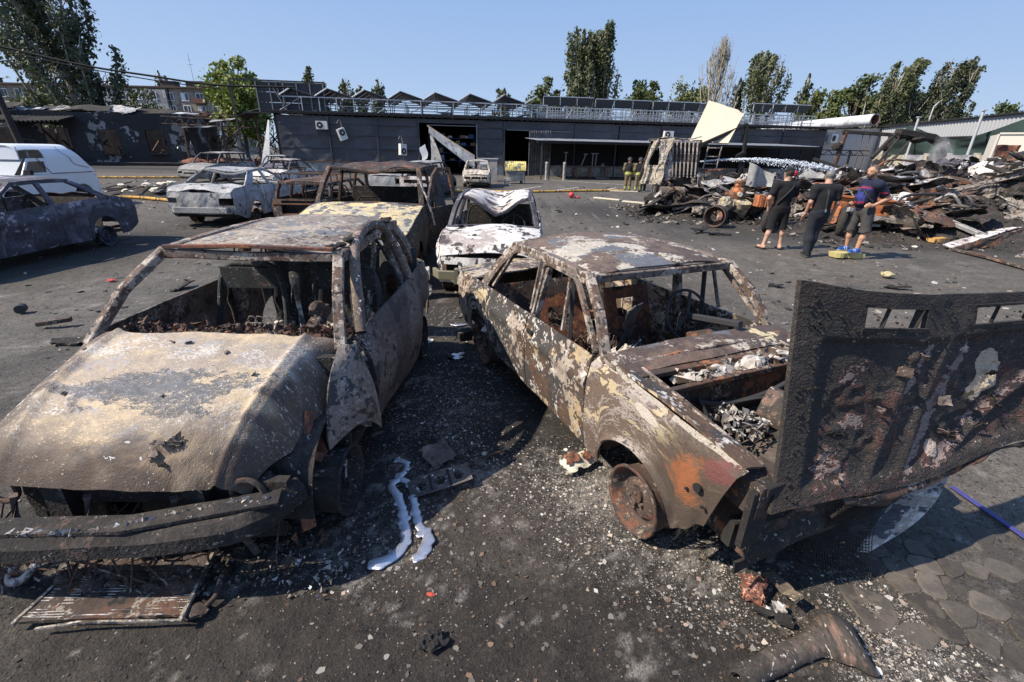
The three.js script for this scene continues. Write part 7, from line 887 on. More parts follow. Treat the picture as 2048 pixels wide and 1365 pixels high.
// ---------- heaps of wreckage on the right ----------
{
  const heap = (x, z) => max(0, 1.05 * bump2(x, z, 8.2, -17.6, 2.8, 1.5) + 1.0 * bump2(x, z, 12, -15.8, 3.0, 1.8) + 0.6 * bump2(x, z, 12.6, -12.9, 2.4, 1.2) + 2.35 * bump2(x, z, 19, -15, 5.0, 3.2) + 0.9 * bump2(x, z, 15, -19.5, 4, 3) + 0.8 * bump2(x, z, 16, -12, 3, 1.8) + 0.22 * bump2(x, z, 9, -13.6, 2.6, 1) - 0.1 + 0.14 * f3(x * 1.3, z * 1.3, 5));
  const zones = [['charred heap of lorry parts between the cab and the three men', 8, -17.2, 3.0, 2.0, 130, 3], ['tangled grey scrap behind the orange chassis and the men', 12, -14.8, 3.4, 2.9, 210, 5], ['tallest scrap mound with red-brown metal at the right edge', 19, -14.8, 5.6, 3.6, 230, 7], ['far smoking scrap ridge below the yard wall', 15.5, -20, 5.0, 2.6, 110, 9]];
  const dimAsh = mat(TX.ash, 1.6, { color: new THREE.Color(0.5, 0.48, 0.46) }), MM = [M.char, M.rust, M.ash, M.char, M.silver, M.char, M.rust, dimAsh, M.char, M.violet, dimAsh, dimAsh, M.white, M.char];
  for (const [label, cx, cz, rx, rz, n, seed] of zones) {
    const t = thing('scrap_heap', label, 'scrap heap', [0, 0, 0]), R = rng(seed * 991);
    mesh('debris_mound', sheet((u, v) => { const x = cx + (u * 2 - 1) * rx * 1.5, z = cz + (v * 2 - 1) * rz * 1.5, e = sst(1, 0.8, max(abs(u * 2 - 1), abs(v * 2 - 1))); const h = heap(x, z) + 0.10 * f3(x * 4, z * 4, 2) * min(1, heap(x, z) * 4); return [x, max(-0.03, h * e - 0.03 - seed * 0.0012), z]; }, 70, 50, { t: 0.05, flip: true }), M.char, t).userData.kind = 'stuff';
    for (let i = 0; i < n; i++) {
      let x, z, h, k = 0; do { x = cx + (R() * 2 - 1) * rx; z = cz + (R() * 2 - 1) * rz; h = heap(x, z); } while (h < 0.12 && k++ < 30); if (h < 0.06) continue;
      const m = MM[floor(R() * MM.length)], q = R(), ry = R() * 6.28, rx2 = (R() - 0.5) * 2.0, rz2 = (R() - 0.5) * 1.8, y = h + 0.02 + R() * 0.16;
      if (q < 0.42) mesh('crumpled_sheet', place(plate(0.45 + R() * 0.9, 0.3 + R() * 0.55, 0.012, i + seed, 0.10 + R() * 0.16, 9, 7, 0.09), x, y, z, rx2, ry, rz2), m, t);
      else if (q < 0.62) { const l = 0.7 + R() * 1.6; mesh('beam', place(bar([[-l / 2, 0, 0], [0, 0.06 * (R() - 0.5), 0.05], [l / 2, 0, 0]], 0.05 + R() * 0.09, 0.05 + R() * 0.07), x, y + 0.05, z, rx2 * 0.4, ry, rz2 * 0.5), m, t); }
      else if (q < 0.78) { const l = 0.4 + R() * 0.8; mesh('bent_pipe', place(tube([[-l, 0, 0], [-l * 0.4, 0.25 * R(), 0.1], [l * 0.3, 0.35 * R(), -0.1], [l, 0.05, 0.2 * R()]], 0.012 + R() * 0.03, 5), x, y, z, rx2, ry, rz2 * 0.4), m, t); }
      else if (q < 0.9) mesh('engine_lump', place(lump(0.13 + R() * 0.2, i * 3 + seed, 1.2, 0.8, 1, 2, 0.75, 2.6), x, y, z, 0, ry, 0), m, t);
      else mesh('hoop', place(new THREE.TorusGeometry(0.16 + R() * 0.2, 0.02 + R() * 0.025, 6, 20).toNonIndexed(), x, y + 0.05, z, rx2 + 1, ry, 0), m, t);
    }
    for (let i = 0; i < 14; i++) { const a = R() * 6.28, l = 1.2 + R() * 1.4, x = cx + (R() * 2 - 1) * rx * 0.7, z = cz + (R() * 2 - 1) * rz * 0.7, h = heap(x, z) + 0.18 + R() * 0.15; if (h < 0.3) continue; const c = cos(a), s = sin(a); mesh('chassis_beam', bar([[x - c * l, max(0.1, heap(x - c * l, z - s * l) + 0.15), z - s * l], [x, h, z], [x + c * l, max(0.1, heap(x + c * l, z + s * l) + 0.12), z + s * l]], 0.12 + R() * 0.1, 0.07), [M.char, M.rust, M.ash, M.char, M.redRust][i % 5], t); }
    for (let i = 0; i < 12; i++) { const x = cx + (R() * 2 - 1) * rx * 0.8, z = cz + (R() * 2 - 1) * rz * 0.8, h = heap(x, z); if (h < 0.15) continue; mesh('torn_roof_sheet', place(plate(1.2 + R() * 1.2, 0.7 + R() * 0.6, 0.012, i + seed * 5, 0.28, 16, 11, 0.12), x, h + 0.15, z, 0.3 * R(), R() * 6, (R() - 0.5) * 0.5), [dimAsh, M.silver, M.rust, M.char, M.ash, M.violet][i % 6], t); }
    { const g = []; for (let i = 0; i < 1100; i++) { const x = cx + (R() * 2 - 1) * rx * 1.35, z = cz + (R() * 2 - 1) * rz * 1.35, h = heap(x, z); const s = 0.02 + R() * R() * 0.11; g.push(place(plate(s * 2, s * 1.4, 0.01, i, s * 0.5, 2, 2, s * 0.4), x, h + 0.02, z, (R() - 0.5) * 1.4, R() * 6, (R() - 0.5) * 1.4)); } mesh('scrap_litter', g.filter((_, i) => i % 3 === 1), dimAsh, t).userData.kind = 'stuff'; mesh('scrap_litter', g.filter((_, i) => i % 3 !== 1), M.char, t).userData.kind = 'stuff'; }
  }
  const S = (name, label, cat, g, m) => solo(name, label, cat, g, m);
  { // orange chassis
    const t = thing('orange_chassis', 'scorched orange steel chassis among the scrap behind the three men', 'chassis', [0, 0, 0]);
    mesh('main_beam', sheet((u, v) => [lerp(8.3, 10.5, u), lerp(0.72, 1.06, v) - 0.16 * u, lerp(-13.3, -12.85, u) + 0.03 * sin(v * 3)], 14, 4, { t: 0.09 }), M.orange, t); mesh('upper_flange', bar([[8.3, 1.08, -13.3], [10.5, 0.92, -12.85]], 0.16, 0.05), M.orange, t); mesh('lower_flange', bar([[8.3, 0.7, -13.28], [10.5, 0.53, -12.83]], 0.16, 0.05), M.orange, t);
    mesh('box_end', [sheet((u, v) => [lerp(6.95, 7.75, u), lerp(0.66, 0.98, v) - 0.05 * u, -13.55], 6, 3, { t: 0.3 }), ...[0, 1, 2, 3].map(i => bar([[7.0 + i * 0.14, 0.66, -13.5], [7.0 + i * 0.14, 0.98, -13.5]], 0.03))], M.orange, t);
    mesh('tapered_bracket', sheet((u, v) => [lerp(10.3, 11.05, u) + 0.12 * v, lerp(0.42 + 0.38 * u, 0.78 + 0.1 * u, v), -12.75 + 0.1 * u], 6, 4, { t: 0.1 }), M.orange, t); mesh('drop_leg', bar([[8.95, 0.75, -13.1], [8.85, 0.3, -13.0]], 0.16, 0.1), M.orange, t);
    mesh('fuel_tank', place(lump(0.22, 7, 1.4, 0.8, 1, 3, 0.1), 8.55, 0.48, -13.2), M.dark, t); mesh('tyre_carcass', [place(new THREE.TorusGeometry(0.34, 0.1, 10, 28).toNonIndexed(), 8.95, 0.36, -12.75, 0, 0.9, 0), place(new THREE.TorusGeometry(0.3, 0.09, 10, 28).toNonIndexed(), 7.25, 0.34, -13.3, 0, 0.7, 0)], M.char, t);
  }
  { const t = thing('brake_drum', 'red-rusted hub disc with bolts leaning in the scrap right of the men', 'brake drum', [10.5, 0.5, -12.25], 0.25); t.rotation.x = -0.25; mesh('drum_face', lathe([[0.001, 0.08], [0.09, 0.08], [0.1, 0.03], [0.2, 0.05], [0.3, 0.02], [0.36, -0.06], [0.34, -0.1]], 28).rotateX(PI / 2), M.redRust, t); mesh('hub_bore', cyl(0.08, 0.08, 0.06, 18, 0, 0, 0.09, PI / 2), M.black, t); for (let i = 0; i < 8; i++) mesh('bolt', cyl(0.022, 0.022, 0.05, 6, 0.16 * cos(i * PI / 4), 0.16 * sin(i * PI / 4), 0.07, PI / 2), M.rust, t); }
  { const t = thing('wheel_drum', 'empty dark steel wheel rim lying open on the asphalt left of the men', 'wheel rim', [6.05, 0.31, -14.1], -0.55); mesh('outer_shell', cyl(0.30, 0.30, 0.42, 36, 0, 0, 0, PI / 2, 0, 0, true), M.char, t); mesh('inner_shell', cyl(0.275, 0.275, 0.42, 36, 0, 0, 0, PI / 2, 0, 0, true), M.rust, t); mesh('lip', [place(new THREE.TorusGeometry(0.295, 0.018, 8, 40).toNonIndexed(), 0, 0, 0.21), place(new THREE.TorusGeometry(0.295, 0.018, 8, 40).toNonIndexed(), 0, 0, -0.21), new THREE.RingGeometry(0.17, 0.28, 36).toNonIndexed().translate(0, 0, -0.1)], M.rust, t); }
  { const t = thing('rusted_gearbox', 'orange-rust gearbox casting with pale bolted flange in the lorry wreckage', 'gearbox', [7.2, 0, -15.5]); mesh('casing', [place(lump(0.24, 3, 1, 1.1, 1, 3, 0.2), 0, 0.85, 0), cyl(0.13, 0.16, 0.22, 14, 0.02, 1.1, 0), cyl(0.17, 0.17, 0.06, 14, 0.02, 1.22, 0)], mat(TX.rust, 1, { color: new THREE.Color(2.6, 1.7, 1.2) }), t); mesh('flange', cyl(0.075, 0.075, 0.05, 16, -0.02, 0.86, 0.26, PI / 2), M.cream, t); mesh('gear_wheel', [place(lump(0.24, 5, 1, 1, 0.6, 3, 0.35, 5), -0.45, 0.56, 0.3), cyl(0.2, 0.3, 0.6, 14, 0.15, 0.4, 0.1, 0.4)], mat(TX.camo, 0.5), t); mesh('axle_tube', cyl(0.17, 0.22, 1.4, 14, 0.6, 0.5, 0, 0, 0, PI / 2 - 0.1), M.char, t); }
  S('perforated_rail', 'cream perforated steel rail lying across the scrap at the right', 'rail', [sheet((u, v) => [lerp(12.7, 17, u), 1.16 - 0.18 * u + v * 0.16, lerp(-15.8, -11.9, u) - 0.05 * v], 80, 4, { t: 0.03, keep: (u, v) => !(v > 0.3 && v < 0.7 && floor(u * 80) % 3 === 1) }), bar([[12.7, 1.34, -15.85], [17, 1.16, -11.95]], 0.08, 0.03)], M.cream);
  S('domed_panel', 'crumpled pale sheet with a dome in it on top of the scrap', 'metal sheet', sheet((u, v) => { const x = lerp(12.9, 14.9, u), z = lerp(-15.0, -13.7, v); return [x, 1.0 - 0.12 * u + 0.38 * bump2(u, v, 0.45, 0.45, 0.22, 0.3) + 0.07 * f3(u * 4, v * 4), z + 0.3 * u]; }, 24, 16, { t: 0.015, flip: true }), M.silver);
  S('insulation_wad', 'white torn wad of insulation wool lying in the scrap', 'insulation', [place(lump(0.26, 4, 1, 0.8, 0.8, 3, 0.6, 3), 11.65, 0.46, -12.5), place(lump(0.16, 8, 1.4, 0.6, 0.8, 3, 0.6, 3), 12.0, 0.22, -12.1), place(lump(0.14, 9, 1, 0.6, 0.8, 3, 0.6, 3), 11.4, 0.6, -12.7)], plain(0.68, 0.7, 0.7, 0.95));
  S('foam_board', 'yellow-brown burnt foam strip on the ground before the scrap', 'foam strip', [place(plate(0.75, 0.22, 0.09, 3, 0.05, 10, 4, 0.03), 10.9, 0.16, -11.75, 0, 0.2, 0)], plain(0.45, 0.25, 0.08));
  S('crumpled_sheet', 'whitish crumpled roof sheet under a black hoop behind the orange bracket', 'metal sheet', place(plate(1.3, 0.7, 0.012, 21, 0.2, 14, 9, 0.06), 10.9, 0.98, -13.6, 0.3, 0.2, -0.1), mat(TX.white, 1.5));
  S('hoop_pipe', 'long black hoop of pipe arching over the scrap right of the men', 'pipe', tube([[10.2, 0.5, -12.6], [10.3, 1.05, -12.7], [11.3, 1.15, -12.8], [12.1, 1.05, -12.9], [12.35, 0.6, -12.7], [12.7, 0.35, -12.5]], 0.035, 6, 30), M.dark);
  S('long_cable', 'thin dark cable looping down from the scrap to the ground', 'cable', tube([[13, 0.8, -13], [12.2, 0.75, -12.4], [11.2, 0.6, -12.2], [10.9, 0.2, -12.0], [11.2, 0.12, -11.8]], 0.018, 5, 30), M.dark);
  S('lorry_side_board', 'long charred side board lying slanted at the lower right of the scrap', 'board', [sheet((u, v) => [lerp(10.4, 14.6, u), lerp(0.03, 0.85, u) - 0.22 * v, lerp(-10.95, -12.2, u) + 0.03 * n3(u * 20, v * 3) + 0.5 * v * u * 0.3], 40, 4, { t: 0.06 })], M.rust);
  S('ash_edging', 'pale ash-covered edge strip along the slanted charred board', 'edge strip', [sheet((u, v) => [lerp(10.5, 14.6, u), lerp(0.06, 0.88, u) + 0.02 * n3(u * 30, v), lerp(-10.97, -12.22, u) - 0.3 * v], 40, 3, { t: 0.02, flip: true })], M.white);
  S('long_plank', 'long thin charred plank lying flat at the foot of the slanted board', 'plank', bar([[10.5, 0.03, -11.0], [10.4, 0.05, -10.0], [10.2, 0.04, -8.9]], 0.12, 0.05), M.rust);
  S('steel_channel', 'red-brown steel channel beam lying in the scrap beyond the insulation', 'beam', [bar([[12.0, 0.75, -13.4], [14.4, 0.55, -12.6]], 0.2, 0.08), bar([[12.0, 0.63, -13.3], [14.4, 0.43, -12.5]], 0.03, 0.2)], M.redRust);
  S('steel_channel', 'dark rusty channel beam running off the right edge', 'beam', [bar([[13.4, 1.0, -14.0], [17.5, 0.75, -12.6]], 0.3, 0.1)], M.rust);
  S('red_block', 'small red-brown block sticking out at the right edge below the slanted board', 'block', place(box(0.4, 0.2, 0.3), 12.9, 0.28, -11.5, 0, 0.4, 0), M.redRust);
  S('rusty_panel_frame', 'scorched rusty panel remains standing on the tall mound, left of the two', 'panel', [sheet((u, v) => [18.0 + u * 0.85, 1.55 + v * 1.0, -18.6 + 0.05 * n3(u * 6, v * 6)], 16, 14, { t: 0.04, keep: (u, v) => v > 0.55 + 0.2 * n3(u * 7, 2) || u < 0.16 || u > 0.45 })], M.redRust);
  S('rusty_panel_frame', 'scorched rusty panel remains on the tall mound, right of the two', 'panel', [sheet((u, v) => [19.9 + u * 0.95, 1.75 + v * 0.75, -18.2 + 0.05 * n3(u * 6, v * 6)], 16, 12, { t: 0.04, keep: (u, v) => v > 0.6 + 0.3 * n3(u * 7, 6) || u < 0.2 })], M.redRust);
  { const t = thing('charred_portal', 'square charred doorway frame standing above the scrap, right of the men', 'frame', [0, 0, 0]); mesh('post', bar([[15.55, 0.6, -24], [15.75, 3.15, -24]], 0.2, 0.14), M.rust, t); mesh('post', bar([[17.85, 0.6, -24], [17.95, 3.05, -24]], 0.18, 0.14), M.rust, t); mesh('lintel', bar([[15.6, 3.15, -24], [18.05, 3.05, -24]], 0.16, 0.16), M.char, t); mesh('brace', [bar([[16.9, 0.9, -23.8], [17.9, 1.9, -23.9]], 0.16), bar([[16.6, 3.05, -24], [16.5, 1.0, -23.8]], 0.03), bar([[16.95, 3.05, -24], [16.75, 1.0, -23.8]], 0.03)], M.rust, t); mesh('char_clump', [place(lump(0.2, 3, 1, 1, 1), 15.5, 2.5, -24), place(lump(0.14, 5, 1, 1, 1), 15.85, 1.3, -24), place(lump(0.13, 6, 1, 1, 1), 17.8, 2.5, -24)], M.char, t); }
  { const t = thing('wreck_boom', 'charred curved beam with ragged end and thin rods above the smoke', 'beam', [0, 0, 0]); mesh('arm', [bar([[15.9, 2.0, -22], [16.6, 3.0, -22], [16.9, 3.12, -22]], 0.14), bar([[16.7, 3.08, -22], [17.4, 3.0, -22], [18.2, 2.9, -22], [18.8, 2.62, -22]], 0.42, 0.26), place(lump(0.26, 7, 1.8, 0.7, 1, 2, 0.7), 17.6, 2.8, -22), place(lump(0.22, 9, 1.8, 0.7, 1, 2, 0.7), 16.9, 2.95, -22)], M.char, t); mesh('ash_end', place(lump(0.16, 4, 1.6, 0.8, 1), 18.75, 2.6, -21.95), M.ash, t); for (const [a, b, c, d] of [[16.9, 3.0, 14.6, 0.9], [17.4, 2.9, 15.2, 0.9], [17.0, 2.2, 14.4, 0.5]]) mesh('rod', bar([[a, b, -22], [c, d, -20.5]], 0.06), M.char, t); mesh('ragged_sheet', place(plate(2.2, 0.9, 0.02, 5, 0.25, 14, 8, 0.12), 16.6, 1.5, -20.5, 0.7, 0.1, 0.55), M.char, t); mesh('ash_ragged_sheet', place(plate(1.9, 0.35, 0.02, 8, 0.2, 14, 6, 0.1), 16.7, 1.55, -20.3, 0.7, 0.1, 0.6), M.ash, t); }
  S('slanted_rod', 'long black bar slanting down to the right behind the second man', 'bar', bar([[10.4, 1.95, -17.2], [12.6, 1.0, -14.8]], 0.09, 0.09), M.black);
  S('blue_car_roof', 'blue car roof glimpsed behind the scrap, beneath the water jet', 'car roof', sheet((u, v) => [10.2 + u * 1.7, 1.05 + 0.18 * sin(u * PI) + 0.05 * sin(v * PI), -19.2 - v * 1.2], 12, 6, { t: 0.03, flip: true }), plain(0.02, 0.07, 0.16, 0.4));
  S('red_canister', 'small red canister on the scrap by the capped man', 'canister', place(lump(0.09, 2, 1, 0.9, 1, 3, 0.1), 8.15, 1.55, -14.2), plain(0.5, 0.02, 0.05, 0.4));
  S('grey_sheet', 'upright bent grey sheet in the lorry heap left of the capped man', 'metal sheet', sheet((u, v) => [7.75 + u * 0.85, 1.05 + v * (0.75 - 0.35 * u) , -16.2 + 0.12 * sin(u * 7)], 12, 6, { t: 0.02 }), M.silver);
  { // jet of water from the hose: a core of drops in flight
    const R = rng(15), P = t => V(lerp(7.9, 11.9, t), 1.74 + 0.75 * t - 1.3 * t * t + 0.12 * t, lerp(-21, -16, t)), g = new THREE.IcosahedronGeometry(0.013, 0), n = 2400, im = new THREE.InstancedMesh(g, plain(0.75, 0.8, 0.86, 0.15), n), d = new THREE.Object3D();
    for (let i = 0; i < n; i++) { const t = Math.pow(R(), 0.75), p = P(t), s = 0.01 + 0.04 * t + 0.13 * t * t; d.position.set(p.x + (R() - 0.5) * s * 2, p.y + (R() + R() - 1) * s * 1.3 - (R() < 0.3 ? R() * s * 3 : 0), p.z + (R() - 0.5) * s * 2); const k = 0.5 + R() * 0.9; d.scale.set(k * 1.6, k, k); d.updateMatrix(); im.setMatrixAt(i, d.matrix); }
    im.name = 'water_jet'; im.castShadow = true; tag(im, 'white jet of water arching over the scrap behind the men', 'water jet'); im.userData.kind = 'stuff'; scene.add(im);
  }
  { // thin smoke over the scrap: nested translucent puffs
    const R = rng(19), sm = plain(0.75, 0.76, 0.8, 1, 0, { transparent: true, opacity: 0.02, depthWrite: false }), g = [];
    for (let i = 0; i < 60; i++) { const t = R(); g.push(place(lump(0.07 + 0.16 * t, i, 1, 1.5, 1, 3, 0.4), 15.6 + t * 1.0 + gaussLike(R) * 0.28 * (0.3 + t), 1.0 + t * 1.5 + gaussLike(R) * 0.25, -18.4 - t * 0.8)); }
    const s = solo('smoke_plume', 'thin grey smoke drifting up from the scrap before the netting', 'smoke', g, sm); s.userData.kind = 'stuff'; s.castShadow = false;
  }
}
function gaussLike(R) { return R() + R() + R() - 1.5; }

// ---------- things standing about the lot ----------
{
  const t = thing('dumpster', 'grey wheeled dumpster with a ribbed yellow arched lid before the warehouse door', 'dumpster', [-0.02, 0, -32.2], 0.05);
  mesh('bin_body', sheet((u, v) => { const a = u * 4, k = floor(min(a, 3.999)), f = a - k, w = lerp(0.52, 0.62, v), d = lerp(0.36, 0.46, v), P = [[-w, -d], [w, -d], [w, d], [-w, d], [-w, -d]]; return [lerp(P[k][0], P[k + 1][0], f), lerp(0.2, 0.78, v), lerp(P[k][1], P[k + 1][1], f)]; }, 16, 3, { t: 0.03 }), M.conc, t);
  mesh('bin_floor', box(1.0, 0.04, 0.7, 0, 0.22, 0), M.grey, t); mesh('side_frame', [box(0.05, 1.0, 0.08, -0.63, 0.6, 0.3), box(0.05, 1.0, 0.08, 0.63, 0.6, 0.3)], M.grey, t);
  mesh('lid', sheet((u, v) => { const a = PI * v; return [lerp(-0.68, 0.68, u), 0.82 + 0.55 * sin(a) + 0.02 * (sin(u * 70) > 0 ? 1 : 0), 0.5 * cos(a) + 0.02 * cos(a)]; }, 66, 12, { t: 0.02 }), mat(TX.camo, 3, { color: new THREE.Color(1.25, 1.25, 0.75) }), t);
  for (const [x, z] of [[-0.42, 0.28], [0.42, 0.28], [-0.42, -0.28], [0.42, -0.28]]) mesh('caster', [cyl(0.09, 0.09, 0.06, 14, x, 0.1, z, PI / 2), box(0.05, 0.12, 0.1, x, 0.18, z)], M.dark, t);
  { const b = thing('concrete_block', 'hollow grey concrete block on the asphalt left of the dumpster', 'block', [-0.5, 0, -30.6]); for (let i = 0; i < 4; i++) mesh('rib', box(0.42, 0.05, 0.3, 0, 0.03 + i * 0.12, 0), M.conc, b); mesh('web', [box(0.06, 0.4, 0.28, -0.17, 0.2, 0), box(0.06, 0.4, 0.28, 0.17, 0.2, 0)], M.conc, b); }
  { const b = thing('metal_cabinet', 'grey metal cabinet with white notices behind the small cream hatchback', 'cabinet', [-1.95, 0, -34.5]); mesh('casing', box(1.3, 1.45, 0.6, 0, 0.73, 0), M.conc, b); mesh('top_lip', box(1.45, 0.06, 0.7, 0, 1.48, 0), M.zinc, b); mesh('notice', [box(0.46, 0.5, 0.02, -0.3, 0.55, 0.31), box(0.46, 0.2, 0.02, -0.3, 1.2, 0.31)], plain(0.7, 0.7, 0.7), b); }
  solo('red_ball', 'small red ball lying alone on the asphalt beyond the yellow hose', 'ball', [place(new THREE.SphereGeometry(0.14, 18, 12).toNonIndexed(), 2.67, 0.14, -22.5), place(lump(0.09, 3, 1.6, 0.5, 1), 2.95, 0.04, -22.5)], plain(0.5, 0.05, 0.05, 0.5));
  const hose = mat(TX.camo, 1, { color: new THREE.Color(1.1, 0.78, 0.3) });
  solo('fire_hose', 'yellow fire hose lying across the lot from the vans to the firefighters', 'hose', tube([[-6.2, 0.05, -23.2], [-4.3, 0.05, -24.1], [-1.5, 0.05, -24.8], [1, 0.05, -25.2], [4, 0.05, -26.6], [6.2, 0.05, -27.3]], 0.055, 8, 60), hose);
  solo('fire_hose', 'yellow-brown fire hose behind the white van, curving to the silver sedan', 'hose', tube([[-18.2, 0.05, -18.9], [-16.6, 0.05, -18.2], [-15, 0.06, -18.5], [-13.4, 0.06, -17.9], [-11.8, 0.05, -17.2], [-10.6, 0.05, -16.9]], 0.06, 8, 50), hose);
  solo('fire_hose', 'yellow fire hose running far back towards the burnt building', 'hose', tube([[-27, 0.05, -29.2], [-23.6, 0.05, -30.0], [-20.5, 0.05, -31.5], [-18, 0.05, -33]], 0.07, 7, 40), hose);
  { const h = thing('debris_heap', 'low heap of charred planks and pale scraps behind the white van', 'debris heap', [-15.3, 0, -20.2]), R = rng(23); mesh('mound', sheet((u, v) => { const x = (u * 2 - 1) * 2.6, z = (v * 2 - 1) * 1.2; return [x, 0.45 * bump2(x, z, 0, 0, 1.7, 0.8) + 0.08 * f3(x * 3, z * 3, 2) - 0.08, z]; }, 30, 16, { t: 0.04, flip: true }), M.char, h); for (let i = 0; i < 26; i++) mesh(i % 3 ? 'charred_plank' : 'pale_scrap', i % 3 ? place(bar([[-0.5, 0, 0], [0.5, 0, 0]], 0.1, 0.04), (R() * 2 - 1) * 1.9, 0.2 + R() * 0.2, (R() * 2 - 1) * 0.8, 0, R() * 6, (R() - 0.5) * 0.5) : place(lump(0.1 + R() * 0.1, i, 1.5, 0.6, 1), (R() * 2 - 1) * 1.9, 0.15 + R() * 0.3, (R() * 2 - 1) * 0.8), [M.cream, M.rust, M.char][i % 3], h); mesh('iron_stake', bar([[2.3, 0, -0.2], [2.32, 0.85, -0.2]], 0.05), M.char, h); }
  [['white plank lying by the truck, the one nearest the dumpster', 4.3, -22.2, 1.4, -0.75, M.cream], ['pale plank lying beside the truck front, right of the first plank', 5.4, -20.7, 1.5, -0.72, M.cream], ['pair of pale boards at the firefighters feet', 5.9, -27.0, 2.0, -0.15, M.cream]].forEach(([l, x, z, n, r, m]) => solo('plank', l, 'plank', place(box(n, 0.05, 0.18), x, 0.03, z, 0, r, 0), m));
  solo('white_pipe', 'long pale pipe lying on the asphalt in front of the burnt truck', 'pipe', [tube([[5.3, 0.06, -17.4], [7.2, 0.06, -16.3], [9.0, 0.07, -15.6]], 0.055, 8, 20)], M.cream);
  solo('foam_block', 'yellowish foam slab the blue trainers stand on', 'foam block', [place(plate(0.62, 0.3, 0.1, 6, 0.02, 10, 5, 0.03), 7.2, 0.115, -9.87, 0, 0.05, 0)], plain(0.45, 0.38, 0.16));
  solo('torn_rubber', 'black curled piece of rubber on the asphalt left of the capped man', 'rubber piece', [place(plate(0.5, 0.22, 0.02, 8, 0.12, 10, 5, 0.05), 5.15, 0.1, -12.9, 0, 0.4, 0.2), place(plate(0.6, 0.16, 0.03, 9, 0.05, 8, 4, 0.04), 5.6, 0.04, -12.6, 0, 0, 0)], M.black);
  solo('foam_scrap', 'crumpled yellowish scrap on the asphalt above the open bonnet', 'scrap', place(lump(0.09, 7, 1.2, 0.6, 1, 2, 0.6), 6.8, 0.05, -8.15), plain(0.42, 0.36, 0.2));
  solo('tin_can', 'dark tin can on the gravel at the left edge', 'can', cyl(0.055, 0.055, 0.12, 16, -6.2, 0.055, -5.4, PI / 2, 0.6, 0), M.dark);
  solo('charred_stick', 'charred stick with an orange-brown end on the gravel at left', 'stick', place(bar([[-0.16, 0, 0], [0, 0.02, 0.02], [0.16, 0.03, 0]], 0.07, 0.05), -5.35, 0.05, -4.95, 0, 0.35, 0), M.rust);
  solo('red_scrap', 'tiny red scrap on the asphalt left of the burnt hatchback', 'scrap', place(lump(0.045, 5, 1.4, 0.4, 1), -6.3, 0.02, -6.9), plain(0.5, 0.06, 0.06));
  solo('charred_board', 'dark flat board on the gravel beyond the hatchback bonnet', 'board', place(plate(0.36, 0.14, 0.02, 4, 0.02), -4.75, 0.03, -4.5, 0, 0.3, 0), M.char);
}
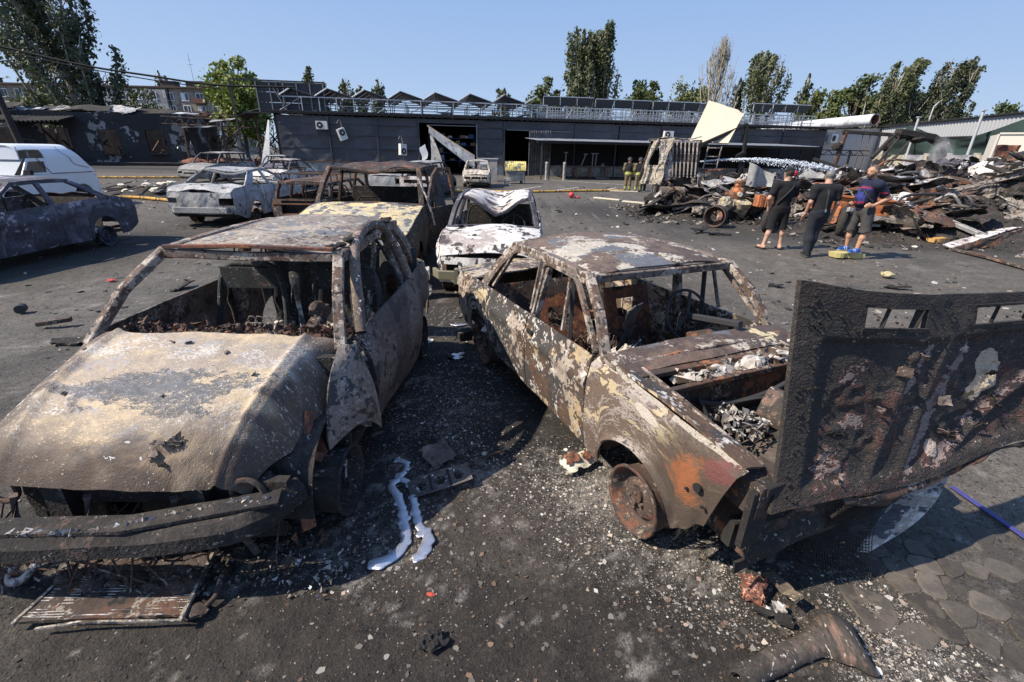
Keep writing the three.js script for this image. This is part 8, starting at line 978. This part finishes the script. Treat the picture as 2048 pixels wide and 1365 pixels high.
// ---------- things on the ground close to the camera ----------
{
  const metal = mat(TX.cloth, 0.06, { rough: 0.33, metal: 0.8, bump: 0.0012, color: new THREE.Color(0.85, 0.85, 0.9) }), run = (pts, seed) => { const R = rng(seed), caps = []; const c = new THREE.CatmullRomCurve3(pts.map(p => V(p[0], 0.004, p[1]))), n = pts.length * 5; for (let i = 0; i < n; i++) { const a = c.getPoint(i / n), b = c.getPoint((i + 1) / n), q = i / n, r = (0.009 + 0.006 * (1 + n3(i * 0.62, seed))) * (0.75 + 0.6 * q); caps.push(cap([a.x, a.y, a.z], [b.x, b.y, b.z], r, r, 1, 1)); const ox = (R() - 0.5) * 0.05, oz = (R() - 0.5) * 0.05, r2 = (0.007 + 0.011 * R()) * (0.8 + 0.6 * q); caps.push(cap([a.x + ox, a.y, a.z + oz], [a.x + ox * 1.1, a.y, a.z + oz * 1.1 + 0.001], r2, r2, 1, 1)); } const g = sdfMesh(caps, 0.006, 0.0065, null); g.scale(1, 0.32, 1); g.deleteAttribute('color'); return boxUV(g); };
  solo('molten_metal_run', 'solidified silvery run of molten aluminium, longer left-hand one, beside the hatchback wheel', 'molten metal', run([[-0.79, -2.6], [-0.70, -2.55], [-0.72, -2.42], [-0.76, -2.34], [-0.70, -2.25], [-0.655, -2.16], [-0.62, -2.06], [-0.575, -1.95], [-0.57, -1.87], [-0.60, -1.79], [-0.65, -1.75], [-0.71, -1.715]], 3), metal);
  solo('molten_metal_run', 'solidified silvery run of molten aluminium, shorter right-hand one below the slotted bracket', 'molten metal', run([[-0.72, -2.4], [-0.65, -2.36], [-0.61, -2.3], [-0.58, -2.18], [-0.55, -2.09], [-0.51, -2.0], [-0.445, -1.92], [-0.45, -1.84], [-0.485, -1.76]], 7), metal);
  solo('molten_metal_pool', 'bright pool of solidified metal on the ground between the two wrecks', 'molten metal', [run([[-0.62, -4.4], [-0.56, -4.38], [-0.52, -4.42]], 9), run([[-0.6, -4.3], [-0.53, -4.32]], 11), run([[-0.76, -5.28], [-0.66, -5.26], [-0.58, -5.3]], 12), run([[-1.0, -4.66], [-0.96, -4.8]], 13)], metal);
  { // radiator core
    const t = thing('radiator_core', 'flattened rusty radiator core with pale tubes lying at the lower left', 'radiator', [0, 0, 0]), A = V(-2.16, 0.03, -1.35), B = V(-1.47, 0.03, -1.40), C = V(-1.55, 0.035, -1.70), D = V(-2.14, 0.04, -1.70), P = (u, v) => { const p = V().lerpVectors(A, B, u), q = V().lerpVectors(D, C, u), r = V().lerpVectors(p, q, v); r.y += 0.012 * f3(u * 5, v * 5, 2); return r; };
    mesh('fin_block', sheet((u, v) => P(u, lerp(0.03, 0.97, v)).add(V(0, -0.008, 0)), 24, 16, { t: 0.015, flip: true }), M.rust, t); for (let i = 0; i < 24; i++) mesh('core_tube', bar([0, 0.2, 0.4, 0.6, 0.8, 1].map(u => P(u, 0.04 + i * 0.04).add(V(0, 0.004 + 0.004 * n3(u * 7, i), 0.006 * n3(u * 3, i * 0.4)))), 0.004, 0.006), M.ash, t);
    mesh('end_tank', [bar([B.clone().add(V(0.02, 0.012, 0.03)), C.clone().add(V(0.03, 0.02, -0.03))], 0.018, 0.02), bar([A.clone().add(V(-0.02, 0, 0)), D.clone().add(V(-0.02, 0.0, -0.02))], 0.018, 0.018)], mat(TX.ash, 1, { color: new THREE.Color(0.6, 0.57, 0.52) }), t); mesh('bottom_rail', bar([A.clone().add(V(0.1, 0, 0.015)), P(0.4, 0).add(V(0, 0.012, 0.012)), B.clone().add(V(0.02, 0, 0.012))], 0.010, 0.014), mat(TX.ash, 1, { color: new THREE.Color(0.8, 0.76, 0.7) }), t);
    mesh('char_lump', Array.from({ length: 130 }, (_, i) => { const p = P(h3(i, 1, 1), 0.45 + 0.6 * sqrt(h3(i, 2, 1))); return place(lump(0.012 + 0.03 * h3(i, 3, 3), i, 1.5, 0.5, 1, 1), p.x, p.y + 0.012, p.z); }), M.rust, t).userData.kind = 'stuff';
  }
  solo('bent_rod', 'ash-covered bent rod standing beside the radiator core', 'rod', [tube([[-1.42, 0.02, -1.68], [-1.40, 0.05, -1.6], [-1.38, 0.03, -1.52], [-1.40, 0.02, -1.46]], 0.014, 6, 16), place(lump(0.045, 3, 1.4, 0.5, 1), -1.45, 0.02, -1.44)], M.rust);
  solo('steel_hook', 'pale bent steel towing hook under the front beam at the left edge', 'hook', tube([[-2.42, 0.12, -1.72], [-2.46, 0.05, -1.66], [-2.43, 0.02, -1.58], [-2.36, 0.03, -1.58], [-2.33, 0.08, -1.65]], 0.02, 8, 24), M.ash);
  { const t = thing('slotted_bracket', 'black steel bracket with three oval slots lying over the silvery runs', 'bracket', [-0.44, 0.05, -2.33], 0.36); t.rotation.x = 0.5; mesh('bracket_plate', sheet((u, v) => [(u - 0.5) * 0.40, 0.012 * sin(u * 4) + (v > 0.9 || v < 0.1 ? 0.012 : 0), (0.5 - v) * 0.13 * (0.85 + 0.15 * sin(u * PI))], 44, 14, { t: 0.006, keep: (u, v) => ![0.2, 0.5, 0.8].some(c => ((u - c) / 0.085) ** 2 + ((v - 0.5) / 0.22) ** 2 < 1) }), mat(TX.char, 1, { color: new THREE.Color(2.6, 2.7, 2.8) }), t); mesh('rib', [0.35, 0.65].map(c => box(0.012, 0.014, 0.12, (c - 0.5) * 0.4, 0.01, 0)), M.char, t); }
  solo('scorched_plate', 'square scorched grey-brown plate propped behind the slotted bracket', 'plate', place(plate(0.2, 0.17, 0.006, 5, 0.012, 10, 8, 0.015), -0.49, 0.06, -2.60, 0.45, 0.75, 0.15), scorch);
  solo('thin_rod', 'thin dark rod on the ground beyond the slotted bracket', 'rod', bar([[-0.36, 0.04, -2.47], [-0.2, 0.02, -2.62], [0.0, 0.02, -2.72]], 0.012), M.rust);
  { const t = thing('broken_lamp_shell', 'broken red-brown lamp shell on ash beside the saloon wheel arch', 'lamp shell', [0.47, 0.03, -2.55], 0.5); mesh('shell', place(plate(0.24, 0.12, 0.01, 6, 0.035, 12, 8, 0.02), 0, 0.03, 0, 0.4, 0, 0.1), M.cream, t); mesh('red_lens', [place(plate(0.10, 0.07, 0.006, 9, 0.012, 6, 5, 0.012), -0.05, 0.065, -0.01, 0.4, 0, 0.1), place(plate(0.07, 0.06, 0.006, 19, 0.012, 6, 5, 0.012), 0.06, 0.06, 0.01, 0.4, 0.4, 0.1)], M.redRust, t); }
  { const t = thing('broken_trim', 'jagged red and grey trim fragments on the ground below the saloon nose', 'trim', [1.27, 0.02, -1.58], -0.6); mesh('red_piece', place(plate(0.11, 0.12, 0.012, 4, 0.02, 8, 7, 0.025), -0.06, 0.03, 0.03, 0.2, 0.1, 0.3), mat(TX.rust, 0.6, { bump: 0.0006, color: new THREE.Color(2.2, 1.3, 1.1) }), t); mesh('grey_slat', place(plate(0.19, 0.055, 0.016, 8, 0.008, 8, 4, 0.006), 0.05, 0.06, -0.05, 0.2, -0.7, 0.25), mat(TX.char, 0.7, { color: new THREE.Color(4, 3.7, 3.1) }), t); mesh('white_flake', [place(plate(0.05, 0.04, 0.01, 2, 0.01, 4, 3, 0.01), 0.06, 0.03, 0.06, 0.2, 0.4, 0), place(plate(0.07, 0.02, 0.01, 3, 0.01, 4, 3, 0.006), 0.0, 0.02, 0.09, 0, 0.1, 0)], M.ash, t); mesh('wedge', place(plate(0.15, 0.05, 0.02, 11, 0.015, 6, 3, 0.015), 0.04, 0.015, 0.10, 0, 0.15, 0), M.char, t); }
  solo('curved_bumper_end', 'smooth dark grey curved bumper end lying at the bottom edge', 'bumper piece', [sheet((u, v) => { const a = u * 1.0, x = 0.95 + 0.62 * u, z = -1.19 - 0.13 * sin(a * 1.9) - 0.07 * u * u + 0.05 * sst(0.85, 1, u); const w = 0.036 + 0.07 * sst(0.62, 0.9, u), th = v * PI; return [x + 0.02 * n3(u * 6, v) + (u > 0.62 ? -0.03 * sin(th) : 0), 0.012 + sin(th) * (0.045 + 0.035 * sst(0.55, 0.95, u)) * (1 - 0.7 * Math.pow(max(0, u - 0.9) * 10, 2)), z - cos(th) * w * (u < 0.05 ? 0.6 : 1)]; }, 50, 12, { t: 0.012 })], mat(TX.char, 0.9, { bump: 0.0012, rough: 0.9, color: new THREE.Color(2.1, 2.0, 1.85) }));
  solo('charred_clump', 'charred lump with grey flakes on the bare asphalt at the bottom', 'lump', [place(lump(0.045, 4, 1.2, 0.6, 1, 3, 0.8, 3), -0.32, 0.015, -1.34), place(lump(0.03, 6, 1, 0.7, 1, 2, 0.8, 3), -0.36, 0.015, -1.32)], M.char);
  solo('red_shard', 'small red plastic shard on the dark asphalt, centre bottom', 'shard', place(lump(0.013, 3, 1.3, 0.5, 1, 1, 0.7), -0.37, 0.006, -1.56), plain(0.45, 0.07, 0.04));
  { const t = thing('axle_hub', 'grey wheel hub and brake parts on the ground behind the saloon tail', 'wheel hub', [-0.35, 0, -4.95]); mesh('hub', cyl(0.1, 0.13, 0.12, 20, 0, 0.06, 0), M.rust, t); mesh('block', [box(0.16, 0.08, 0.12, -0.2, 0.05, 0.1, 0, 0.5), place(lump(0.07, 3), -0.02, 0.05, 0.22)], M.char, t); }
  { const t = thing('exhaust_part', 'pale cylindrical exhaust piece with a round flange behind the hatchback', 'exhaust', [-1.42, 0, -6.4], 0.1); mesh('silencer', cyl(0.1, 0.1, 0.42, 18, 0, 0.35, 0, 0, 0, PI / 2), M.ash, t); mesh('flange', cyl(0.12, 0.12, 0.05, 20, 0.12, 0.12, 0.06, 1.2), M.ash, t); mesh('bracket', box(0.3, 0.3, 0.1, -0.05, 0.16, -0.1), M.char, t); }
  { // fallen painted pole
    solo('blue_strip', 'narrow violet-blue strip lying on the ground at the right edge', 'strip', bar([[2.92, 0.012, -2.42], [2.96, 0.012, -2.05], [2.98, 0.012, -1.75]], 0.034, 0.008), plain(0.05, 0.05, 0.19, 0.7)); }
  { // crazy paving at the lower right: one slab per stone
    const R = rng(61), pts = []; for (let i = -1; i < 13; i++) for (let j = -1; j < 12; j++) pts.push([1.95 + (i + (j % 2) * 0.5) * 0.135 + (R() - 0.5) * 0.09, -2.3 + j * 0.125 + (R() - 0.5) * 0.085]);
    const g = new THREE.Group(); g.name = 'paving'; g.userData = { kind: 'structure' }; scene.add(g); const pm = [0, 1, 2].map(k => mat(TX.conc, 1.1 + k * 0.3, { color: new THREE.Color(0.20 + k * 0.05, 0.175 + k * 0.045, 0.152 + k * 0.04), bump: 0.003 }));
    pts.forEach(([x, z], n) => { const dd = (x - 1.95) * 0.9 + (z + 2.3) * 0.1; if (x < 1.95 + 0.25 * n3(z * 4, 3) || z > -1.0 || z < -2.05 || x > 3.4) return; if (R() < 0.3) return; let poly = [[x - 0.16, z - 0.16], [x + 0.16, z - 0.16], [x + 0.16, z + 0.16], [x - 0.16, z + 0.16]];
      for (const [a, b] of pts) { if (a === x && b === z) continue; const dx = a - x, dz = b - z, l = hypot(dx, dz); if (l > 0.5) continue; const nx = dx / l, nz = dz / l, lim = l / 2 - 0.007; const out = []; for (let i = 0; i < poly.length; i++) { const p = poly[i], q = poly[(i + 1) % poly.length], dp = (p[0] - x) * nx + (p[1] - z) * nz - lim, dq = (q[0] - x) * nx + (q[1] - z) * nz - lim; if (dp <= 0) out.push(p); if (dp * dq < 0) { const t = dp / (dp - dq); out.push([lerp(p[0], q[0], t), lerp(p[1], q[1], t)]); } } poly = out; if (poly.length < 3) return; }
      const cut = []; poly.forEach((p, i) => { const a = poly[(i + poly.length - 1) % poly.length], b = poly[(i + 1) % poly.length]; cut.push([lerp(p[0], a[0], 0.14), lerp(p[1], a[1], 0.14)], [lerp(p[0], b[0], 0.14), lerp(p[1], b[1], 0.14)]); });
      const s = new THREE.Shape(cut.map(p => new THREE.Vector2(p[0], -p[1]))), e = new THREE.ExtrudeGeometry(s, { depth: 0.012, bevelEnabled: true, bevelThickness: 0.004, bevelSize: 0.004, bevelSegments: 1 }); e.rotateX(-PI / 2); e.translate(0, -0.0235 + 0.005 * R(), 0); mesh('paving_stone', boxUV(e), pm[n % 3], g); });
  }
  // fine litter: flat chips of ash, paint and glass, thickest round the wrecks
  const chipGeo = [5, 4, 6].map((k, i) => { const g = new THREE.CylinderGeometry(1, 0.9, 0.22, k, 1).toNonIndexed(), p = g.attributes.position; for (let q = 0; q < p.count; q++) { const a = Math.atan2(p.getZ(q), p.getX(q)); const s = 0.75 + 0.5 * h3(Math.round(a * 3), i, 3); p.setX(q, p.getX(q) * s * 1.2); p.setZ(q, p.getZ(q) * s); } g.computeVertexNormals(); return g; });
  const litter = (name, label, n, seed, where, size, cols) => { const R = rng(seed); for (let k = 0; k < 3; k++) { const im = new THREE.InstancedMesh(chipGeo[k], plain(1, 1, 1, 0.85), floor(n / 3)), d = new THREE.Object3D(), c = new THREE.Color(); let m = 0, guard = 0; while (m < floor(n / 3) && guard++ < n * 30) { const q = where(R); if (!q) continue; const [x, z, f = 1] = q, s = size(R) * f; d.position.set(x, groundY(x, z) + s * 0.12, z); d.rotation.set((R() - 0.5) * 0.9, R() * 6.28, (R() - 0.5) * 0.9); d.scale.set(s, s * (0.6 + R() * 0.8), s * (0.6 + R() * 0.6)); d.updateMatrix(); im.setMatrixAt(m, d.matrix); const t = cols[floor(R() * cols.length)], v = 0.7 + R() * 0.6; c.setRGB(t[0] * v, t[1] * v, t[2] * v); im.setColorAt(m, c); m++; } im.count = m; im.castShadow = im.receiveShadow = true; im.name = numbered(name); tag(im, label, 'litter', name.replace(/_/g, ' ') + ' strewn over the lot'); im.userData.kind = 'stuff'; scene.add(im); } };
  const ASH = [[0.28, 0.255, 0.225], [0.38, 0.345, 0.30], [0.2, 0.18, 0.155], [0.30, 0.235, 0.175], [0.5, 0.475, 0.43], [0.2, 0.18, 0.165]], DKC = [[0.02, 0.019, 0.018], [0.035, 0.03, 0.027], [0.05, 0.035, 0.028], [0.012, 0.012, 0.012]];
  const dens = (x, z) => { const c = f3(x * 1.6, z * 1.6, 21); let d = 0.95 * bump2(x, z, 0.55, -2.35, 0.42, 0.5) + 1.0 * bump2(x, z, 0.95, -1.85, 0.32, 0.4) + 0.85 * bump2(x, z, 1.35, -1.3, 0.5, 0.22) + 0.6 * bump2(x, z, 1.75, -1.5, 0.4, 0.3) + 0.35 * bump2(x, z, -0.5, -3.4, 0.5, 1.4) + 0.45 * bump2(x, z, -1.3, -1.75, 0.5, 0.25) + 0.5 * bump2(x, z, -2.2, -1.75, 0.5, 0.25) + 0.3 * bump2(x, z, -0.3, -6, 0.7, 1.2); return d * clamp(0.55 + 1.3 * c, 0.03, 1.4) - 0.06; };
  const near = R => { const z = -0.95 - Math.pow(R(), 1.4) * 6.5, x = -3 + R() * 6; return R() < dens(x, z) ? [x, z] : null; };
  litter('ash_chips', 'pale chips of ash and flaked paint strewn thickest round the saloon wheel', 34000, 71, near, R => 0.0012 + 0.002 * R() * R() + 0.007 * Math.pow(R(), 10), ASH);
  litter('sparse_chips', 'few scattered pale specks on the dark asphalt near the camera', 4200, 72, R => { const z = -0.95 - Math.pow(R(), 1.2) * 8, w = 1.4 * -z + 0.6, x = (R() * 2 - 1) * w; return [x, z]; }, R => 0.0011 + 0.0016 * R() * R() + 0.004 * Math.pow(R(), 10), ASH);
  litter('paint_fragments', 'larger curled pale fragments scattered between the two wrecks', 170, 73, R => near(R), R => 0.008 + 0.014 * R() * R(), [[0.42, 0.36, 0.29], [0.36, 0.33, 0.3], [0.5, 0.47, 0.42], [0.3, 0.22, 0.18]]);
  litter('char_crumbs', 'black charred crumbs covering the asphalt near the camera', 21000, 75, R => { const z = -0.95 - Math.pow(R(), 1.3) * 6, w = 1.4 * -z + 0.6, x = (R() * 2 - 1) * w; return [x, z]; }, R => 0.002 + 0.009 * Math.pow(R(), 5), DKC);
  litter('lot_litter', 'small scattered bits of debris over the wider lot', 5200, 77, R => { const z = -4 - Math.pow(R(), 1.2) * 27, x = (R() * 2 - 1) * (-z * 1.15); return n3(x * 0.4, z * 0.4, 3) > -0.3 || R() < 0.3 ? [x, z, 1 - z * 0.03] : null; }, R => 0.008 + 0.035 * Math.pow(R(), 4), [...ASH, ...DKC, ...DKC, [0.25, 0.16, 0.1]]);
  litter('rubble_grit', 'grey-brown grit and rubble carpeting the ground between and beneath the two wrecks', 15000, 79, R => { const x = -3 + R() * 5.6, z = -1.05 - R() * 6; const d = 0.9 * bump2(x, z, -0.45, -3.2, 0.55, 1.7) + 0.8 * bump2(x, z, -1.7, -1.85, 1.0, 0.35) + 0.8 * bump2(x, z, 0.6, -2.3, 0.45, 0.6) + 0.8 * bump2(x, z, 1.2, -1.6, 0.7, 0.4) + 0.6 * bump2(x, z, -1.7, -3.4, 0.8, 1.4) + 0.5 * bump2(x, z, -0.2, -6.2, 0.8, 0.9); return R() < d * clamp(0.7 + 1.0 * f3(x * 2.2, z * 2.2, 8), 0.05, 1.3) ? [x, z] : null; }, R => 0.0022 + 0.0035 * R() + 0.012 * Math.pow(R(), 8), [[0.16, 0.14, 0.12], [0.11, 0.095, 0.08], [0.22, 0.2, 0.175], [0.07, 0.058, 0.048], [0.05, 0.042, 0.036], [0.14, 0.09, 0.06]]);
  // charred scraps that can be told apart on the open asphalt
  { const R = rng(81), G = [3, 4, 5, 6].map(i => plate(0.26, 0.10, 0.015, i * 7, 0.035, 7, 4, 0.03)); [[-3.9, -5.6, 'on the gravel beside the hatchback pillar'], [-5.0, -6.6, 'on the asphalt in front of the violet sedan'], [-3.6, -7.0, 'left of the cream-bonnet van front wheel'], [2.7, -5.6, 'right of the saloon windscreen'], [4.4, -7.4, 'midway between saloon roof and trouser-clad man'], [2.2, -7.4, 'behind the saloon roof, nearest to it'], [3.2, -9.4, 'in the open, left of the capped man'], [1.8, -9.8, 'right of the caved-in white car'], [3.4, -14.2, 'left of the empty steel wheel rim'], [1.6, -17, 'in the open beyond the caved-in white car'], [6.4, -7.4, 'just above the standing bonnet corner']].forEach(([x, z, l], i) => solo('charred_scrap', 'charred black scrap lying ' + l, 'scrap', place(G[i % 4].clone(), x, 0.03, z, (R() - 0.5) * 0.5, R() * 6, (R() - 0.5) * 0.5, 0.8 + R() * 0.6), M.char, 'charred scraps on the open asphalt')); }
}
renderer.render(scene, camera);
